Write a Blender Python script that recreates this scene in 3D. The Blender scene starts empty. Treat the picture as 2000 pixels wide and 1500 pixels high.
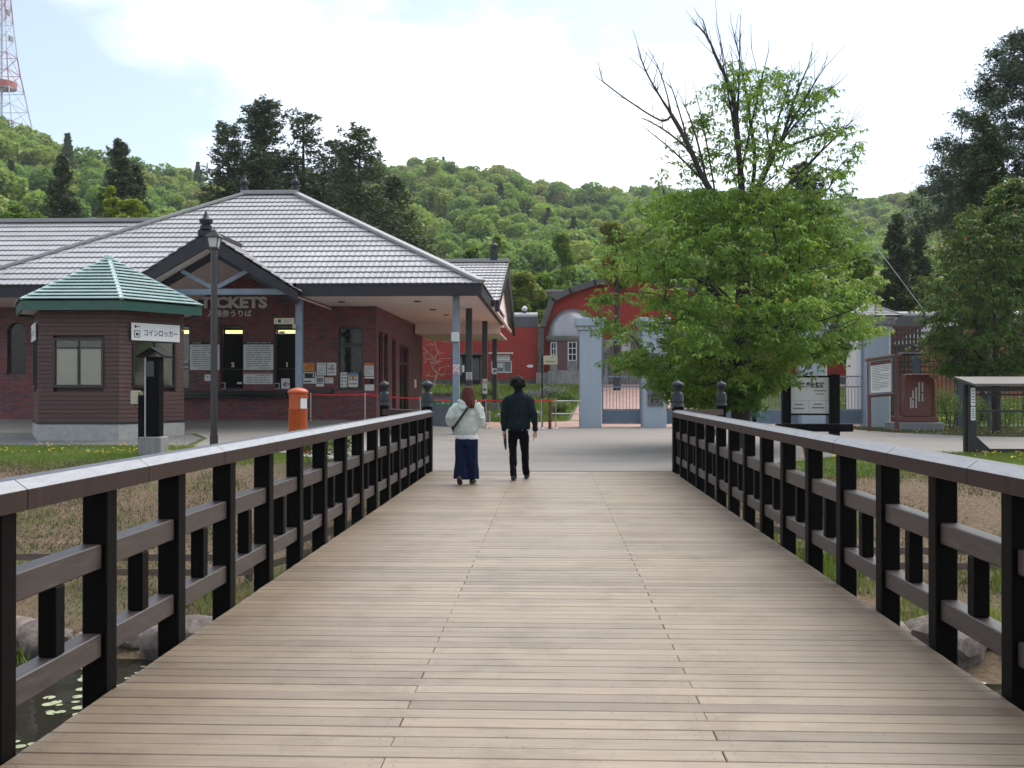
import bpy, bmesh, math, random
import numpy as np
from mathutils import Vector, Matrix, noise as mnoise

R = math.radians
rng = random.Random(11)
SC = bpy.context.scene
COL = SC.collection

# ------------------------------------------------------------------ camera
F = 2050.0                       # focal length in pixels of the 2000 px wide photograph
YAW = math.atan(78 / F)          # bridge vanishing point lies 78 px right of centre
PITCH = math.atan(10 / F)        # horizon lies 10 px under the centre
CAMZ = 1.5
cam_d = bpy.data.cameras.new('camera')
cam = bpy.data.objects.new('camera', cam_d)
COL.objects.link(cam)
cam.location = (0, 0, CAMZ)
cam.rotation_euler = (R(90) + PITCH, 0, YAW)
cam_d.sensor_width = 36
cam_d.lens = F / 2000 * 36
cam_d.clip_end = 4000
cam_d.clip_start = 0.05
SC.camera = cam

# ------------------------------------------------------------------ sky and sun
SUN = Vector((0.42, 0.42, 0.80)).normalized()
SUN_EL = math.asin(SUN.z)
SUN_AZ = math.atan2(SUN.x, SUN.y)
W = bpy.data.worlds.new('World')
SC.world = W
W.use_nodes = True
nt = W.node_tree
for n in list(nt.nodes):
    nt.nodes.remove(n)
wo = nt.nodes.new('ShaderNodeOutputWorld')
bg = nt.nodes.new('ShaderNodeBackground')
bg.inputs['Strength'].default_value = 0.1
sky = nt.nodes.new('ShaderNodeTexSky')
sky.sky_type = 'NISHITA'
sky.sun_disc = False
sky.sun_elevation = SUN_EL
sky.sun_rotation = SUN_AZ
sky.dust_density = 2.0
tc = nt.nodes.new('ShaderNodeTexCoord')
mp = nt.nodes.new('ShaderNodeMapping')
mp.inputs['Scale'].default_value = (1.0, 1.0, 2.6)
mp.inputs['Location'].default_value = (0.72, 0.33, 0.2)
ns = nt.nodes.new('ShaderNodeTexNoise')
ns.inputs['Scale'].default_value = 2.3
ns.inputs['Detail'].default_value = 6
ns.inputs['Roughness'].default_value = 0.55
cr = nt.nodes.new('ShaderNodeValToRGB')
cr.color_ramp.elements[0].position = 0.44
cr.color_ramp.elements[0].color = (0.10, 0.10, 0.10, 1)
cr.color_ramp.elements[1].position = 0.64
cr.color_ramp.elements[1].color = (0.90, 0.90, 0.90, 1)
mx = nt.nodes.new('ShaderNodeMix')
mx.data_type = 'RGBA'
mx.inputs['B'].default_value = (9.2, 9.35, 9.5, 1)
nt.links.new(tc.outputs['Generated'], mp.inputs['Vector'])
nt.links.new(mp.outputs['Vector'], ns.inputs['Vector'])
nt.links.new(ns.outputs['Fac'], cr.inputs['Fac'])
nt.links.new(cr.outputs['Color'], mx.inputs['Factor'])
nt.links.new(sky.outputs['Color'], mx.inputs['A'])
nt.links.new(mx.outputs['Result'], bg.inputs['Color'])
nt.links.new(bg.outputs['Background'], wo.inputs['Surface'])

sun_d = bpy.data.lights.new('sun', 'SUN')
sun_d.energy = 1.5
sun_d.angle = R(60)
sun_d.color = (1.0, 0.96, 0.9)
sun = bpy.data.objects.new('sun', sun_d)
COL.objects.link(sun)
sun.rotation_euler = (-SUN).to_track_quat('-Z', 'Y').to_euler()
sun.location = (20, 20, 60)

vs = SC.view_settings
vs.view_transform = 'Standard'
vs.look = 'None'
vs.exposure = 1.15
vs.gamma = 1.0
vs.use_curve_mapping = False
SC.cycles.max_bounces = 6
SC.cycles.diffuse_bounces = 3
SC.cycles.glossy_bounces = 3
SC.cycles.transmission_bounces = 4
SC.cycles.transparent_max_bounces = 8
SC.cycles.use_denoising = True

# ------------------------------------------------------------------ pixel -> place
_RM = cam.rotation_euler.to_matrix()
def ray(px, py):
    return _RM @ Vector(((px - 1000) / F, -(py - 750) / F, -1.0))
def P(px, py, Y):
    """point of the photograph's pixel on the vertical plane world-Y = Y"""
    d = ray(px, py)
    return Vector((0, 0, CAMZ)) + d * (Y / d.y)
def PX(px, Y):
    return P(px, 760, Y).x
def PZ(py, Y, px=1078):
    return P(px, py, Y).z

def sstep(t):
    t = min(1.0, max(0.0, t))
    return t * t * (3 - 2 * t)

def ground_z(x, y):
    """height of the terrain: stream bed, bank, forecourt, garden slope"""
    # forecourt tilt
    if x <= -7:
        G = 0.49
    elif x >= -2:
        G = 0.12
    else:
        G = 0.49 + (x + 7) / 5 * (0.12 - 0.49)
    t = min(1.0, max(0.0, (y - 20) / 13.5))
    z = G * t
    if y > 46:
        z += (1.77 - G) * min(1.0, (y - 46) / 15.0)
    crest = 21.3 if x < 0 else 20.6
    if abs(x) < 4.6:
        k = sstep((abs(x) - 3.2) / 1.4)
        crest = 19.0 * (1 - k) + crest * k
    if y < crest:
        d = crest - y
        z0 = z
        if d < 5.4:
            z = z0 - 1.3 * (0.25 * sstep(d / 5.4) + 0.75 * d / 5.4)
        elif d < 8.2:
            z = z0 - 1.3 - 0.75 * (d - 5.4) / 2.8
        else:
            z = z0 - 2.05 - 0.6 * min(1.0, (d - 8.2) / 1.2)
        if y < 4.0:
            z = -2.65 + 2.3 * sstep((4.0 - y) / 6.0)
    return z

# ------------------------------------------------------------------ helpers: objects
def tag(o, label=None, cat=None, group=None, kind=None):
    if label: o['label'] = label
    if cat: o['category'] = cat
    if group: o['group'] = group
    if kind: o['kind'] = kind
    return o

def thing(name, label, cat, loc=(0, 0, 0), rotz=0.0, group=None):
    o = bpy.data.objects.new(name, None)
    COL.objects.link(o)
    o.location = loc
    o.rotation_euler = (0, 0, rotz)
    o.empty_display_size = 0.2
    return tag(o, label, cat, group)

def new_obj(name, me, parent=None, mat=None):
    o = bpy.data.objects.new(name, me)
    COL.objects.link(o)
    if parent is not None:
        o.parent = parent
    if mat is not None and len(me.materials) == 0:
        me.materials.append(mat)
    return o

def copy_obj(o, parent=None, loc=None, rot=None):
    c = o.copy()
    COL.objects.link(c)
    c.parent = parent
    if loc is not None: c.location = loc
    if rot is not None: c.rotation_euler = rot
    return c

def copy_tree(o, parent=None):
    c = o.copy()
    COL.objects.link(c)
    c.parent = parent
    for ch in list(o.children):
        copy_tree(ch, c)
    return c

class MB:
    def __init__(self):
        self.v = []
        self.f = []
    def add(self, verts, faces):
        b = len(self.v)
        self.v += [tuple(p) for p in verts]
        self.f += [tuple(b + i for i in f) for f in faces]
        return self
    def box(self, a, b):
        x0, y0, z0 = a; x1, y1, z1 = b
        return self.add([(x0,y0,z0),(x1,y0,z0),(x1,y1,z0),(x0,y1,z0),(x0,y0,z1),(x1,y0,z1),(x1,y1,z1),(x0,y1,z1)],
                        [(0,3,2,1),(4,5,6,7),(0,1,5,4),(1,2,6,5),(2,3,7,6),(3,0,4,7)])
    def cbox(self, a, b, c):
        """box with all edges chamfered by c"""
        x0, y0, z0 = a; x1, y1, z1 = b
        bm = bmesh.new()
        vs = [bm.verts.new(p) for p in [(x0,y0,z0),(x1,y0,z0),(x1,y1,z0),(x0,y1,z0),(x0,y0,z1),(x1,y0,z1),(x1,y1,z1),(x0,y1,z1)]]
        for f in [(0,3,2,1),(4,5,6,7),(0,1,5,4),(1,2,6,5),(2,3,7,6),(3,0,4,7)]:
            bm.faces.new([vs[i] for i in f])
        bmesh.ops.bevel(bm, geom=list(bm.edges), offset=c, segments=1, affect='EDGES')
        bm.verts.index_update()
        self.add([v.co[:] for v in bm.verts], [[v.index for v in f.verts] for f in bm.faces])
        bm.free()
        return self
    def beam(self, p, q, w, h, up=(0, 0, 1)):
        """rectangular bar from p to q, w wide (sideways), h high"""
        p = Vector(p); q = Vector(q)
        d = (q - p).normalized()
        u = Vector(up)
        s = d.cross(u)
        if s.length < 1e-4:
            s = d.cross(Vector((0, 1, 0)))
        s.normalize()
        t = s.cross(d).normalized()
        vs = []
        for c in (p, q):
            for a, b in ((-1,-1),(1,-1),(1,1),(-1,1)):
                vs.append(c + s * (a * w / 2) + t * (b * h / 2))
        return self.add(vs, [(0,1,2,3),(7,6,5,4),(0,4,5,1),(1,5,6,2),(2,6,7,3),(3,7,4,0)])
    def tube(self, pts, rads, n=8, cap=True):
        pts = [Vector(p) for p in pts]
        if not hasattr(rads, '__len__'):
            rads = [rads] * len(pts)
        b = len(self.v)
        ref = Vector((0, 0, 1))
        rings = []
        for i, p in enumerate(pts):
            d = (pts[min(i + 1, len(pts) - 1)] - pts[max(i - 1, 0)]).normalized()
            a = d.cross(ref)
            if a.length < 0.05:
                a = d.cross(Vector((1, 0, 0)))
            a.normalize()
            c = d.cross(a).normalized()
            r = rads[i]
            for k in range(n):
                t = 2 * math.pi * k / n
                self.v.append(tuple(p + a * (math.cos(t) * r) + c * (math.sin(t) * r)))
        for i in range(len(pts) - 1):
            for k in range(n):
                k2 = (k + 1) % n
                self.f.append((b + i*n + k, b + i*n + k2, b + (i+1)*n + k2, b + (i+1)*n + k))
        if cap:
            self.f.append(tuple(b + k for k in reversed(range(n))))
            self.f.append(tuple(b + (len(pts)-1)*n + k for k in range(n)))
        return self
    def lathe(self, prof, c=(0, 0, 0), n=20, a0=0.0, a1=2*math.pi):
        """profile of (radius, z) turned about the z axis through c"""
        b = len(self.v)
        full = abs(a1 - a0 - 2*math.pi) < 1e-6
        m = n if full else n + 1
        for r, z in prof:
            for k in range(m):
                t = a0 + (a1 - a0) * k / n
                self.v.append((c[0] + math.cos(t)*r, c[1] + math.sin(t)*r, c[2] + z))
        for i in range(len(prof) - 1):
            for k in range(n):
                k2 = (k + 1) % m
                self.f.append((b + i*m + k, b + i*m + k2, b + (i+1)*m + k2, b + (i+1)*m + k))
        if full:
            if prof[0][0] > 1e-4: self.f.append(tuple(b + k for k in reversed(range(n))))
            if prof[-1][0] > 1e-4: self.f.append(tuple(b + (len(prof)-1)*m + k for k in range(n)))
        return self
    def prism(self, poly, y0, y1):
        """polygon of (x, z) extruded along y"""
        n = len(poly)
        vs = [(x, y0, z) for x, z in poly] + [(x, y1, z) for x, z in poly]
        fs = [tuple(range(n)), tuple(reversed(range(n, 2*n)))]
        for i in range(n):
            j = (i + 1) % n
            fs.append((i, i + n, j + n, j))
        return self.add(vs, fs)
    def prism_x(self, poly, x0, x1):
        """polygon of (y, z) extruded along x"""
        n = len(poly)
        vs = [(x0, y, z) for y, z in poly] + [(x1, y, z) for y, z in poly]
        fs = [tuple(reversed(range(n))), tuple(range(n, 2*n))]
        for i in range(n):
            j = (i + 1) % n
            fs.append((i, j, j + n, i + n))
        return self.add(vs, fs)
    def prism_z(self, poly, z0, z1):
        n = len(poly)
        vs = [(x, y, z0) for x, y in poly] + [(x, y, z1) for x, y in poly]
        fs = [tuple(reversed(range(n))), tuple(range(n, 2*n))]
        for i in range(n):
            j = (i + 1) % n
            fs.append((i, j, j + n, i + n))
        return self.add(vs, fs)
    def mesh(self, name):
        me = bpy.data.meshes.new(name)
        me.from_pydata(self.v, [], self.f)
        bm = bmesh.new(); bm.from_mesh(me)
        bmesh.ops.recalc_face_normals(bm, faces=bm.faces)
        bm.to_mesh(me); bm.free()
        return me
    def build(self, name, mat=None, parent=None, smooth=False, bevel=0.0, loc=None):
        me = self.mesh(name)
        if smooth:
            me.polygons.foreach_set('use_smooth', [True] * len(me.polygons))
        o = new_obj(name, me, parent, mat)
        if loc is not None: o.location = loc
        if bevel:
            m = o.modifiers.new('bevel', 'BEVEL')
            m.width = bevel; m.segments = 2; m.limit_method = 'ANGLE'; m.angle_limit = R(40)
        if smooth:
            me.set_sharp_from_angle(angle=R(50))
        return o

def np_mesh(name, verts, faces, k):
    """fast mesh out of an (n,3) array and an (m,k) index array"""
    me = bpy.data.meshes.new(name)
    verts = np.asarray(verts, dtype=np.float32); faces = np.asarray(faces, dtype=np.int32)
    me.vertices.add(len(verts)); me.vertices.foreach_set('co', verts.ravel())
    m = len(faces)
    me.loops.add(m * k); me.loops.foreach_set('vertex_index', faces.ravel())
    me.polygons.add(m)
    me.polygons.foreach_set('loop_start', np.arange(0, m * k, k, dtype=np.int32))
    me.polygons.foreach_set('loop_total', np.full(m, k, dtype=np.int32))
    me.update(calc_edges=True)
    return me

# ------------------------------------------------------------------ helpers: materials
MATS = {}
KEEP = {'shelter_roof': 0.42, 'finial_metal': 0.55, 'roof_trim': 0.6, 'soffit': 1.6, 'blind': 1.4, 'column_blue': 0.9, 'gate_paint': 0.9, 'gate_panel': 0.85, 'coping_white': 0.85, 'dome_metal': 0.6, 'letter_grey': 1.65, 'sign_grey': 1.15, 'sign_white': 0.85, 'flower_yellow': 0.9, 'belt_red': 0.8, 'lily': 1.1, 'granite_red': 0.6, 'cap_sheen': 0.62, 'hair_brown': 1.0, 'skin': 0.8}
def nodes_of(name):
    m = bpy.data.materials.new(name)
    m.use_nodes = True
    t = m.node_tree
    b = t.nodes['Principled BSDF']
    MATS[name] = m
    return m, t, b

def add_node(t, typ, **kw):
    n = t.nodes.new(typ)
    for k, v in kw.items():
        if k in n.inputs: n.inputs[k].default_value = v
        else: setattr(n, k, v)
    return n

def mix_rgb(t, fac, a, b, blend='MIX'):
    n = t.nodes.new('ShaderNodeMix'); n.data_type = 'RGBA'; n.blend_type = blend
    for key, val in (('Factor', fac), ('A', a), ('B', b)):
        if hasattr(val, 'is_linked') or hasattr(val, 'links'):
            t.links.new(val, n.inputs[key])
        else:
            n.inputs[key].default_value = val
    return n.outputs['Result']

def ramp(t, fac, stops):
    n = t.nodes.new('ShaderNodeValToRGB')
    e = n.color_ramp.elements
    while len(e) < len(stops): e.new(0.5)
    for i, (p, c) in enumerate(stops):
        e[i].position = p
        e[i].color = c if len(c) == 4 else (*c, 1)
    t.links.new(fac, n.inputs['Fac'])
    return n.outputs['Color']

def coords(t, space='Object', scale=(1, 1, 1)):
    c = t.nodes.new('ShaderNodeTexCoord')
    m = t.nodes.new('ShaderNodeMapping')
    m.inputs['Scale'].default_value = scale
    t.links.new(c.outputs[space], m.inputs['Vector'])
    return m.outputs['Vector']

def geo_pos(t, scale=(1, 1, 1)):
    c = t.nodes.new('ShaderNodeNewGeometry')
    m = t.nodes.new('ShaderNodeMapping')
    m.inputs['Scale'].default_value = scale
    t.links.new(c.outputs['Position'], m.inputs['Vector'])
    return m.outputs['Vector']

def noise_tex(t, vec, scale, detail=4, rough=0.55):
    n = t.nodes.new('ShaderNodeTexNoise')
    n.inputs['Scale'].default_value = scale
    n.inputs['Detail'].default_value = detail
    n.inputs['Roughness'].default_value = rough
    t.links.new(vec, n.inputs['Vector'])
    return n.outputs['Fac']

def bump(t, b, h, strength=0.3, dist=0.01):
    n = t.nodes.new('ShaderNodeBump')
    n.inputs['Strength'].default_value = strength
    n.inputs['Distance'].default_value = dist
    t.links.new(h, n.inputs['Height'])
    t.links.new(n.outputs['Normal'], b.inputs['Normal'])

def c4(c):
    return (c[0], c[1], c[2], 1)

def paint(name, col, rough=0.6, var=0.18, scale=6.0, metal=0.0, spec=0.5, bmp=0.0, stretch=(1, 1, 1)):
    """painted / plain surface with slight uneven weathering"""
    m, t, b = nodes_of(name)
    v = geo_pos(t, stretch)
    n = noise_tex(t, v, scale, 5, 0.6)
    kk = KEEP.get(name, 0.68)
    col = tuple(x * kk for x in col)
    lo = tuple(x * (1 - var) for x in col); hi = tuple(min(1, x * (1 + var)) for x in col)
    c = ramp(t, n, [(0.3, lo), (0.7, hi)])
    t.links.new(c, b.inputs['Base Color'])
    b.inputs['Roughness'].default_value = rough
    b.inputs['Metallic'].default_value = metal
    b.inputs['Specular IOR Level'].default_value = spec
    if bmp:
        n2 = noise_tex(t, v, scale * 8, 3, 0.6)
        bump(t, b, n2, bmp, 0.01)
    return m

def emit(name, col, strength):
    m = bpy.data.materials.new(name); m.use_nodes = True
    t = m.node_tree
    b = t.nodes['Principled BSDF']
    b.inputs['Base Color'].default_value = c4(col)
    b.inputs['Emission Color'].default_value = c4(col)
    b.inputs['Emission Strength'].default_value = strength
    MATS[name] = m
    return m

def brick_mat(name, cols, mortar, bw=0.215, bh=0.068, rough=0.8, vscale=1.0, axis='auto'):
    """running-bond brick; colours picked per brick; works on walls facing x and y"""
    m, t, b = nodes_of(name)
    g = t.nodes.new('ShaderNodeNewGeometry')
    sp = t.nodes.new('ShaderNodeSeparateXYZ'); t.links.new(g.outputs['Position'], sp.inputs[0])
    sn = t.nodes.new('ShaderNodeSeparateXYZ'); t.links.new(g.outputs['True Normal'], sn.inputs[0])
    ab = t.nodes.new('ShaderNodeMath'); ab.operation = 'ABSOLUTE'; t.links.new(sn.outputs['X'], ab.inputs[0])
    gt = t.nodes.new('ShaderNodeMath'); gt.operation = 'GREATER_THAN'; gt.inputs[1].default_value = 0.7
    t.links.new(ab.outputs[0], gt.inputs[0])
    mu = t.nodes.new('ShaderNodeMix'); mu.data_type = 'FLOAT'
    t.links.new(gt.outputs[0], mu.inputs['Factor'])
    t.links.new(sp.outputs['X'], mu.inputs['A']); t.links.new(sp.outputs['Y'], mu.inputs['B'])
    cb = t.nodes.new('ShaderNodeCombineXYZ')
    t.links.new(mu.outputs['Result'], cb.inputs['X']); t.links.new(sp.outputs['Z'], cb.inputs['Y'])
    br = t.nodes.new('ShaderNodeTexBrick')
    br.inputs['Scale'].default_value = 1.0
    br.inputs['Brick Width'].default_value = bw
    br.inputs['Row Height'].default_value = bh
    br.inputs['Mortar Size'].default_value = 0.006
    br.inputs['Mortar Smooth'].default_value = 0.2
    br.inputs['Bias'].default_value = 0.0
    br.inputs['Color1'].default_value = (0, 0, 0, 1)
    br.inputs['Color2'].default_value = (1, 1, 1, 1)
    br.inputs['Mortar'].default_value = (0.5, 0.5, 0.5, 1)
    t.links.new(cb.outputs[0], br.inputs['Vector'])
    stops = [(i / max(1, len(cols) - 1), c) for i, c in enumerate(cols)]
    # patchy tone across the wall
    big = noise_tex(t, cb.outputs[0], 1.3, 4, 0.6)
    add = t.nodes.new('ShaderNodeMath'); add.operation = 'MULTIPLY_ADD'
    t.links.new(big, add.inputs[0]); add.inputs[1].default_value = 1.1
    sc_ = t.nodes.new('ShaderNodeMath'); sc_.operation = 'MULTIPLY_ADD'
    t.links.new(br.outputs['Color'], sc_.inputs[0]); sc_.inputs[1].default_value = 0.6; sc_.inputs[2].default_value = -0.35
    t.links.new(sc_.outputs[0], add.inputs[2])
    colr = ramp(t, add.outputs[0], stops)
    out = mix_rgb(t, br.outputs['Fac'], colr, c4(mortar))
    t.links.new(out, b.inputs['Base Color'])
    b.inputs['Roughness'].default_value = rough
    inv = t.nodes.new('ShaderNodeMath'); inv.operation = 'SUBTRACT'; inv.inputs[0].default_value = 1.0
    t.links.new(br.outputs['Fac'], inv.inputs[1])
    bump(t, b, inv.outputs[0], 0.6, 0.006)
    return m

def leaf_mat(name, stops, trans=0.35, rand=True, nscale=0.6, rough=0.55):
    """foliage: hue varies per object and through the crown; thin leaves let light through"""
    m = bpy.data.materials.new(name); m.use_nodes = True
    t = m.node_tree
    for n in list(t.nodes): t.nodes.remove(n)
    out = t.nodes.new('ShaderNodeOutputMaterial')
    v = geo_pos(t)
    n1 = noise_tex(t, v, nscale, 3, 0.6)
    n2 = noise_tex(t, v, nscale * 3.2, 2, 0.7)
    a = t.nodes.new('ShaderNodeMath'); a.operation = 'MULTIPLY_ADD'
    t.links.new(n2, a.inputs[0]); a.inputs[1].default_value = 0.55
    if rand:
        oi = t.nodes.new('ShaderNodeObjectInfo')
        q = t.nodes.new('ShaderNodeMath'); q.operation = 'MULTIPLY_ADD'
        t.links.new(oi.outputs['Random'], q.inputs[0]); q.inputs[1].default_value = 0.95
        h = t.nodes.new('ShaderNodeMath'); h.operation = 'MULTIPLY_ADD'
        t.links.new(n1, h.inputs[0]); h.inputs[1].default_value = 0.45; h.inputs[2].default_value = -0.48
        t.links.new(h.outputs[0], q.inputs[2])
        t.links.new(q.outputs[0], a.inputs[2])
    else:
        h = t.nodes.new('ShaderNodeMath'); h.operation = 'MULTIPLY_ADD'
        t.links.new(n1, h.inputs[0]); h.inputs[1].default_value = 1.2; h.inputs[2].default_value = -0.38
        t.links.new(h.outputs[0], a.inputs[2])
    col = ramp(t, a.outputs[0], stops)
    p = t.nodes.new('ShaderNodeBsdfPrincipled')
    p.inputs['Roughness'].default_value = rough
    p.inputs['Specular IOR Level'].default_value = 0.35
    tr = t.nodes.new('ShaderNodeBsdfTranslucent')
    t.links.new(col, p.inputs['Base Color'])
    br = mix_rgb(t, 0.5, col, (0.30, 0.42, 0.04, 1))
    t.links.new(br, tr.inputs['Color'])
    ms = t.nodes.new('ShaderNodeMixShader'); ms.inputs[0].default_value = trans
    t.links.new(p.outputs[0], ms.inputs[1]); t.links.new(tr.outputs[0], ms.inputs[2])
    t.links.new(ms.outputs[0], out.inputs['Surface'])
    MATS[name] = m
    return m

def glass_mat(name, tint=(0.03, 0.04, 0.045), clear=0.55):
    """window pane: part clear, part mirror of the surroundings"""
    m = bpy.data.materials.new(name); m.use_nodes = True
    t = m.node_tree
    for n in list(t.nodes): t.nodes.remove(n)
    out = t.nodes.new('ShaderNodeOutputMaterial')
    tr = t.nodes.new('ShaderNodeBsdfTransparent'); tr.inputs['Color'].default_value = (clear, clear, clear * 0.98, 1)
    gl = t.nodes.new('ShaderNodeBsdfGlossy'); gl.inputs['Roughness'].default_value = 0.1
    gl.inputs['Color'].default_value = (0.8, 0.83, 0.82, 1)
    fr = t.nodes.new('ShaderNodeFresnel'); fr.inputs['IOR'].default_value = 1.5
    ms = t.nodes.new('ShaderNodeMixShader')
    t.links.new(fr.outputs[0], ms.inputs[0]); t.links.new(tr.outputs[0], ms.inputs[1]); t.links.new(gl.outputs[0], ms.inputs[2])
    t.links.new(ms.outputs[0], out.inputs['Surface'])
    MATS[name] = m
    return m

# ---- the materials
def make_materials():
    # deck planks: weathered hardwood, each board its own tone
    m, t, b = nodes_of('deck_wood')
    oi = t.nodes.new('ShaderNodeObjectInfo')
    v = geo_pos(t, (0.8, 14, 6))
    g1 = noise_tex(t, v, 3.0, 6, 0.65)
    v2 = geo_pos(t, (1, 1, 1))
    g2 = noise_tex(t, v2, 0.7, 4, 0.6)
    base = ramp(t, g1, [(0.25, (0.27, 0.218, 0.165)), (0.55, (0.365, 0.305, 0.238)), (0.8, (0.43, 0.37, 0.295))])
    tone = ramp(t, oi.outputs['Random'], [(0.0, (0.74, 0.72, 0.70)), (0.3, (0.92, 0.92, 0.92)), (0.7, (1.0, 0.99, 0.97)), (1.0, (1.10, 1.08, 1.05))])
    c = mix_rgb(t, 1.0, base, tone, 'MULTIPLY')
    # the trodden middle carries painted-in sky sheen, paler than the edges; faint scuffs run along the walk
    sp = t.nodes.new('ShaderNodeSeparateXYZ'); gg = t.nodes.new('ShaderNodeNewGeometry')
    t.links.new(gg.outputs['Position'], sp.inputs[0])
    ab = t.nodes.new('ShaderNodeMath'); ab.operation = 'ABSOLUTE'; t.links.new(sp.outputs['X'], ab.inputs[0])
    mr = t.nodes.new('ShaderNodeMapRange'); mr.inputs['From Min'].default_value = 0.9; mr.inputs['From Max'].default_value = 2.2
    t.links.new(ab.outputs[0], mr.inputs['Value'])
    dulling = t.nodes.new('ShaderNodeMath'); dulling.operation = 'MULTIPLY'; t.links.new(mr.outputs[0], dulling.inputs[0]); t.links.new(g2, dulling.inputs[1])
    c = mix_rgb(t, dulling.outputs[0], c, mix_rgb(t, 1.0, c, (0.42, 0.36, 0.32, 1), 'MULTIPLY'))
    vs_ = geo_pos(t, (5.0, 0.22, 1))
    s1 = noise_tex(t, vs_, 2.0, 5, 0.75)
    scf = ramp(t, s1, [(0.66, (1, 1, 1)), (0.72, (0.86, 0.85, 0.84))])
    c = mix_rgb(t, 1.0, c, scf, 'MULTIPLY')
    stn = noise_tex(t, geo_pos(t, (1.0, 0.8, 1)), 1.7, 7, 0.72)
    c = mix_rgb(t, 1.0, c, ramp(t, stn, [(0.36, (0.80, 0.78, 0.76)), (0.50, (1, 1, 1)), (0.68, (1.06, 1.05, 1.04))]), 'MULTIPLY')
    spk = noise_tex(t, geo_pos(t), 38, 2, 0.5)
    c = mix_rgb(t, 1.0, c, ramp(t, spk, [(0.26, (0.45, 0.42, 0.40)), (0.31, (1, 1, 1))]), 'MULTIPLY')
    t.links.new(c, b.inputs['Base Color'])
    b.inputs['Roughness'].default_value = 0.46
    b.inputs['Specular IOR Level'].default_value = 0.45
    bump(t, b, g1, 0.25, 0.004)
    # stained timber of the railing
    m, t, b = nodes_of('black_timber')
    v = coords(t, 'Object', (1, 1, 1))
    vg = geo_pos(t, (10, 10, 1.2))
    g = noise_tex(t, vg, 3, 5, 0.65)
    c = ramp(t, g, [(0.3, (0.0025, 0.0024, 0.0025)), (0.62, (0.005, 0.0045, 0.0045)), (0.85, (0.014, 0.012, 0.011))])
    t.links.new(c, b.inputs['Base Color'])
    b.inputs['Roughness'].default_value = 0.5
    b.inputs['Specular IOR Level'].default_value = 0.07
    bump(t, b, g, 0.2, 0.004)
    m, t, b = nodes_of('rail_timber')
    vg = geo_pos(t, (10, 1.2, 10))
    g = noise_tex(t, vg, 3, 6, 0.65)
    c = ramp(t, g, [(0.25, (0.014, 0.012, 0.012)), (0.6, (0.042, 0.035, 0.033)), (0.85, (0.10, 0.085, 0.078))])
    t.links.new(c, b.inputs['Base Color'])
    b.inputs['Roughness'].default_value = 0.40
    bump(t, b, g, 0.3, 0.004)
    # handrail cap: brown coated sheet
    m, t, b = nodes_of('cap_sheet')
    vg = geo_pos(t, (9, 9, 1.0))
    g = noise_tex(t, vg, 2.0, 5, 0.65)
    c = ramp(t, g, [(0.3, (0.060, 0.040, 0.035)), (0.55, (0.10, 0.070, 0.062)), (0.8, (0.17, 0.125, 0.11))])
    t.links.new(c, b.inputs['Base Color'])
    b.inputs['Roughness'].default_value = 0.45
    b.inputs['Metallic'].default_value = 0.2
    b.inputs['Specular IOR Level'].default_value = 0.25
    # asphalt
    m, t, b = nodes_of('asphalt')
    v = geo_pos(t)
    g = noise_tex(t, v, 60, 3, 0.7); g2 = noise_tex(t, geo_pos(t, (0.35, 1.2, 1)), 0.9, 5, 0.62)
    c = ramp(t, g, [(0.3, (0.235, 0.222, 0.205)), (0.7, (0.345, 0.33, 0.308))])
    c = mix_rgb(t, 1.0, c, ramp(t, g2, [(0.3, (0.86, 0.86, 0.87)), (0.7, (1.08, 1.07, 1.05))]), 'MULTIPLY')
    t.links.new(c, b.inputs['Base Color']); b.inputs['Roughness'].default_value = 0.85
    bump(t, b, g, 0.4, 0.008)
    # pink paving (pavers)
    m, t, b = nodes_of('pink_paving')
    v = geo_pos(t)
    br = t.nodes.new('ShaderNodeTexBrick')
    br.inputs['Scale'].default_value = 1; br.inputs['Brick Width'].default_value = 0.2; br.inputs['Row Height'].default_value = 0.1
    br.inputs['Mortar Size'].default_value = 0.004
    br.inputs['Color1'].default_value = (0.40, 0.245, 0.195, 1); br.inputs['Color2'].default_value = (0.50, 0.32, 0.26, 1); br.inputs['Mortar'].default_value = (0.28, 0.20, 0.17, 1)
    t.links.new(v, br.inputs['Vector'])
    g = noise_tex(t, v, 0.8, 4, 0.6)
    c = mix_rgb(t, 1.0, br.outputs['Color'], ramp(t, g, [(0.3, (0.82, 0.82, 0.82)), (0.7, (1.1, 1.1, 1.1))]), 'MULTIPLY')
    t.links.new(c, b.inputs['Base Color']); b.inputs['Roughness'].default_value = 0.85
    # soil and thin grass of the banks
    m, t, b = nodes_of('bank_soil')
    v = geo_pos(t)
    g = noise_tex(t, v, 0.55, 6, 0.65); g2 = noise_tex(t, v, 14, 5, 0.7)
    c1 = ramp(t, g2, [(0.3, (0.085, 0.055, 0.034)), (0.55, (0.165, 0.118, 0.075)), (0.75, (0.24, 0.185, 0.125))])
    c2 = ramp(t, g2, [(0.3, (0.045, 0.062, 0.02)), (0.7, (0.12, 0.14, 0.055))])
    c = mix_rgb(t, ramp(t, g, [(0.52, (0, 0, 0)), (0.70, (0.7, 0.7, 0.7))]), c1, c2)
    t.links.new(c, b.inputs['Base Color']); b.inputs['Roughness'].default_value = 0.95
    bump(t, b, g2, 0.9, 0.05)
    m, t, b = nodes_of('lawn_soil')
    v = geo_pos(t)
    g = noise_tex(t, v, 1.2, 5, 0.65); g2 = noise_tex(t, v, 25, 4, 0.7)
    c1 = ramp(t, g2, [(0.3, (0.05, 0.085, 0.018)), (0.7, (0.12, 0.17, 0.045))])
    c2 = ramp(t, g2, [(0.3, (0.11, 0.085, 0.05)), (0.7, (0.17, 0.15, 0.08))])
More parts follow.
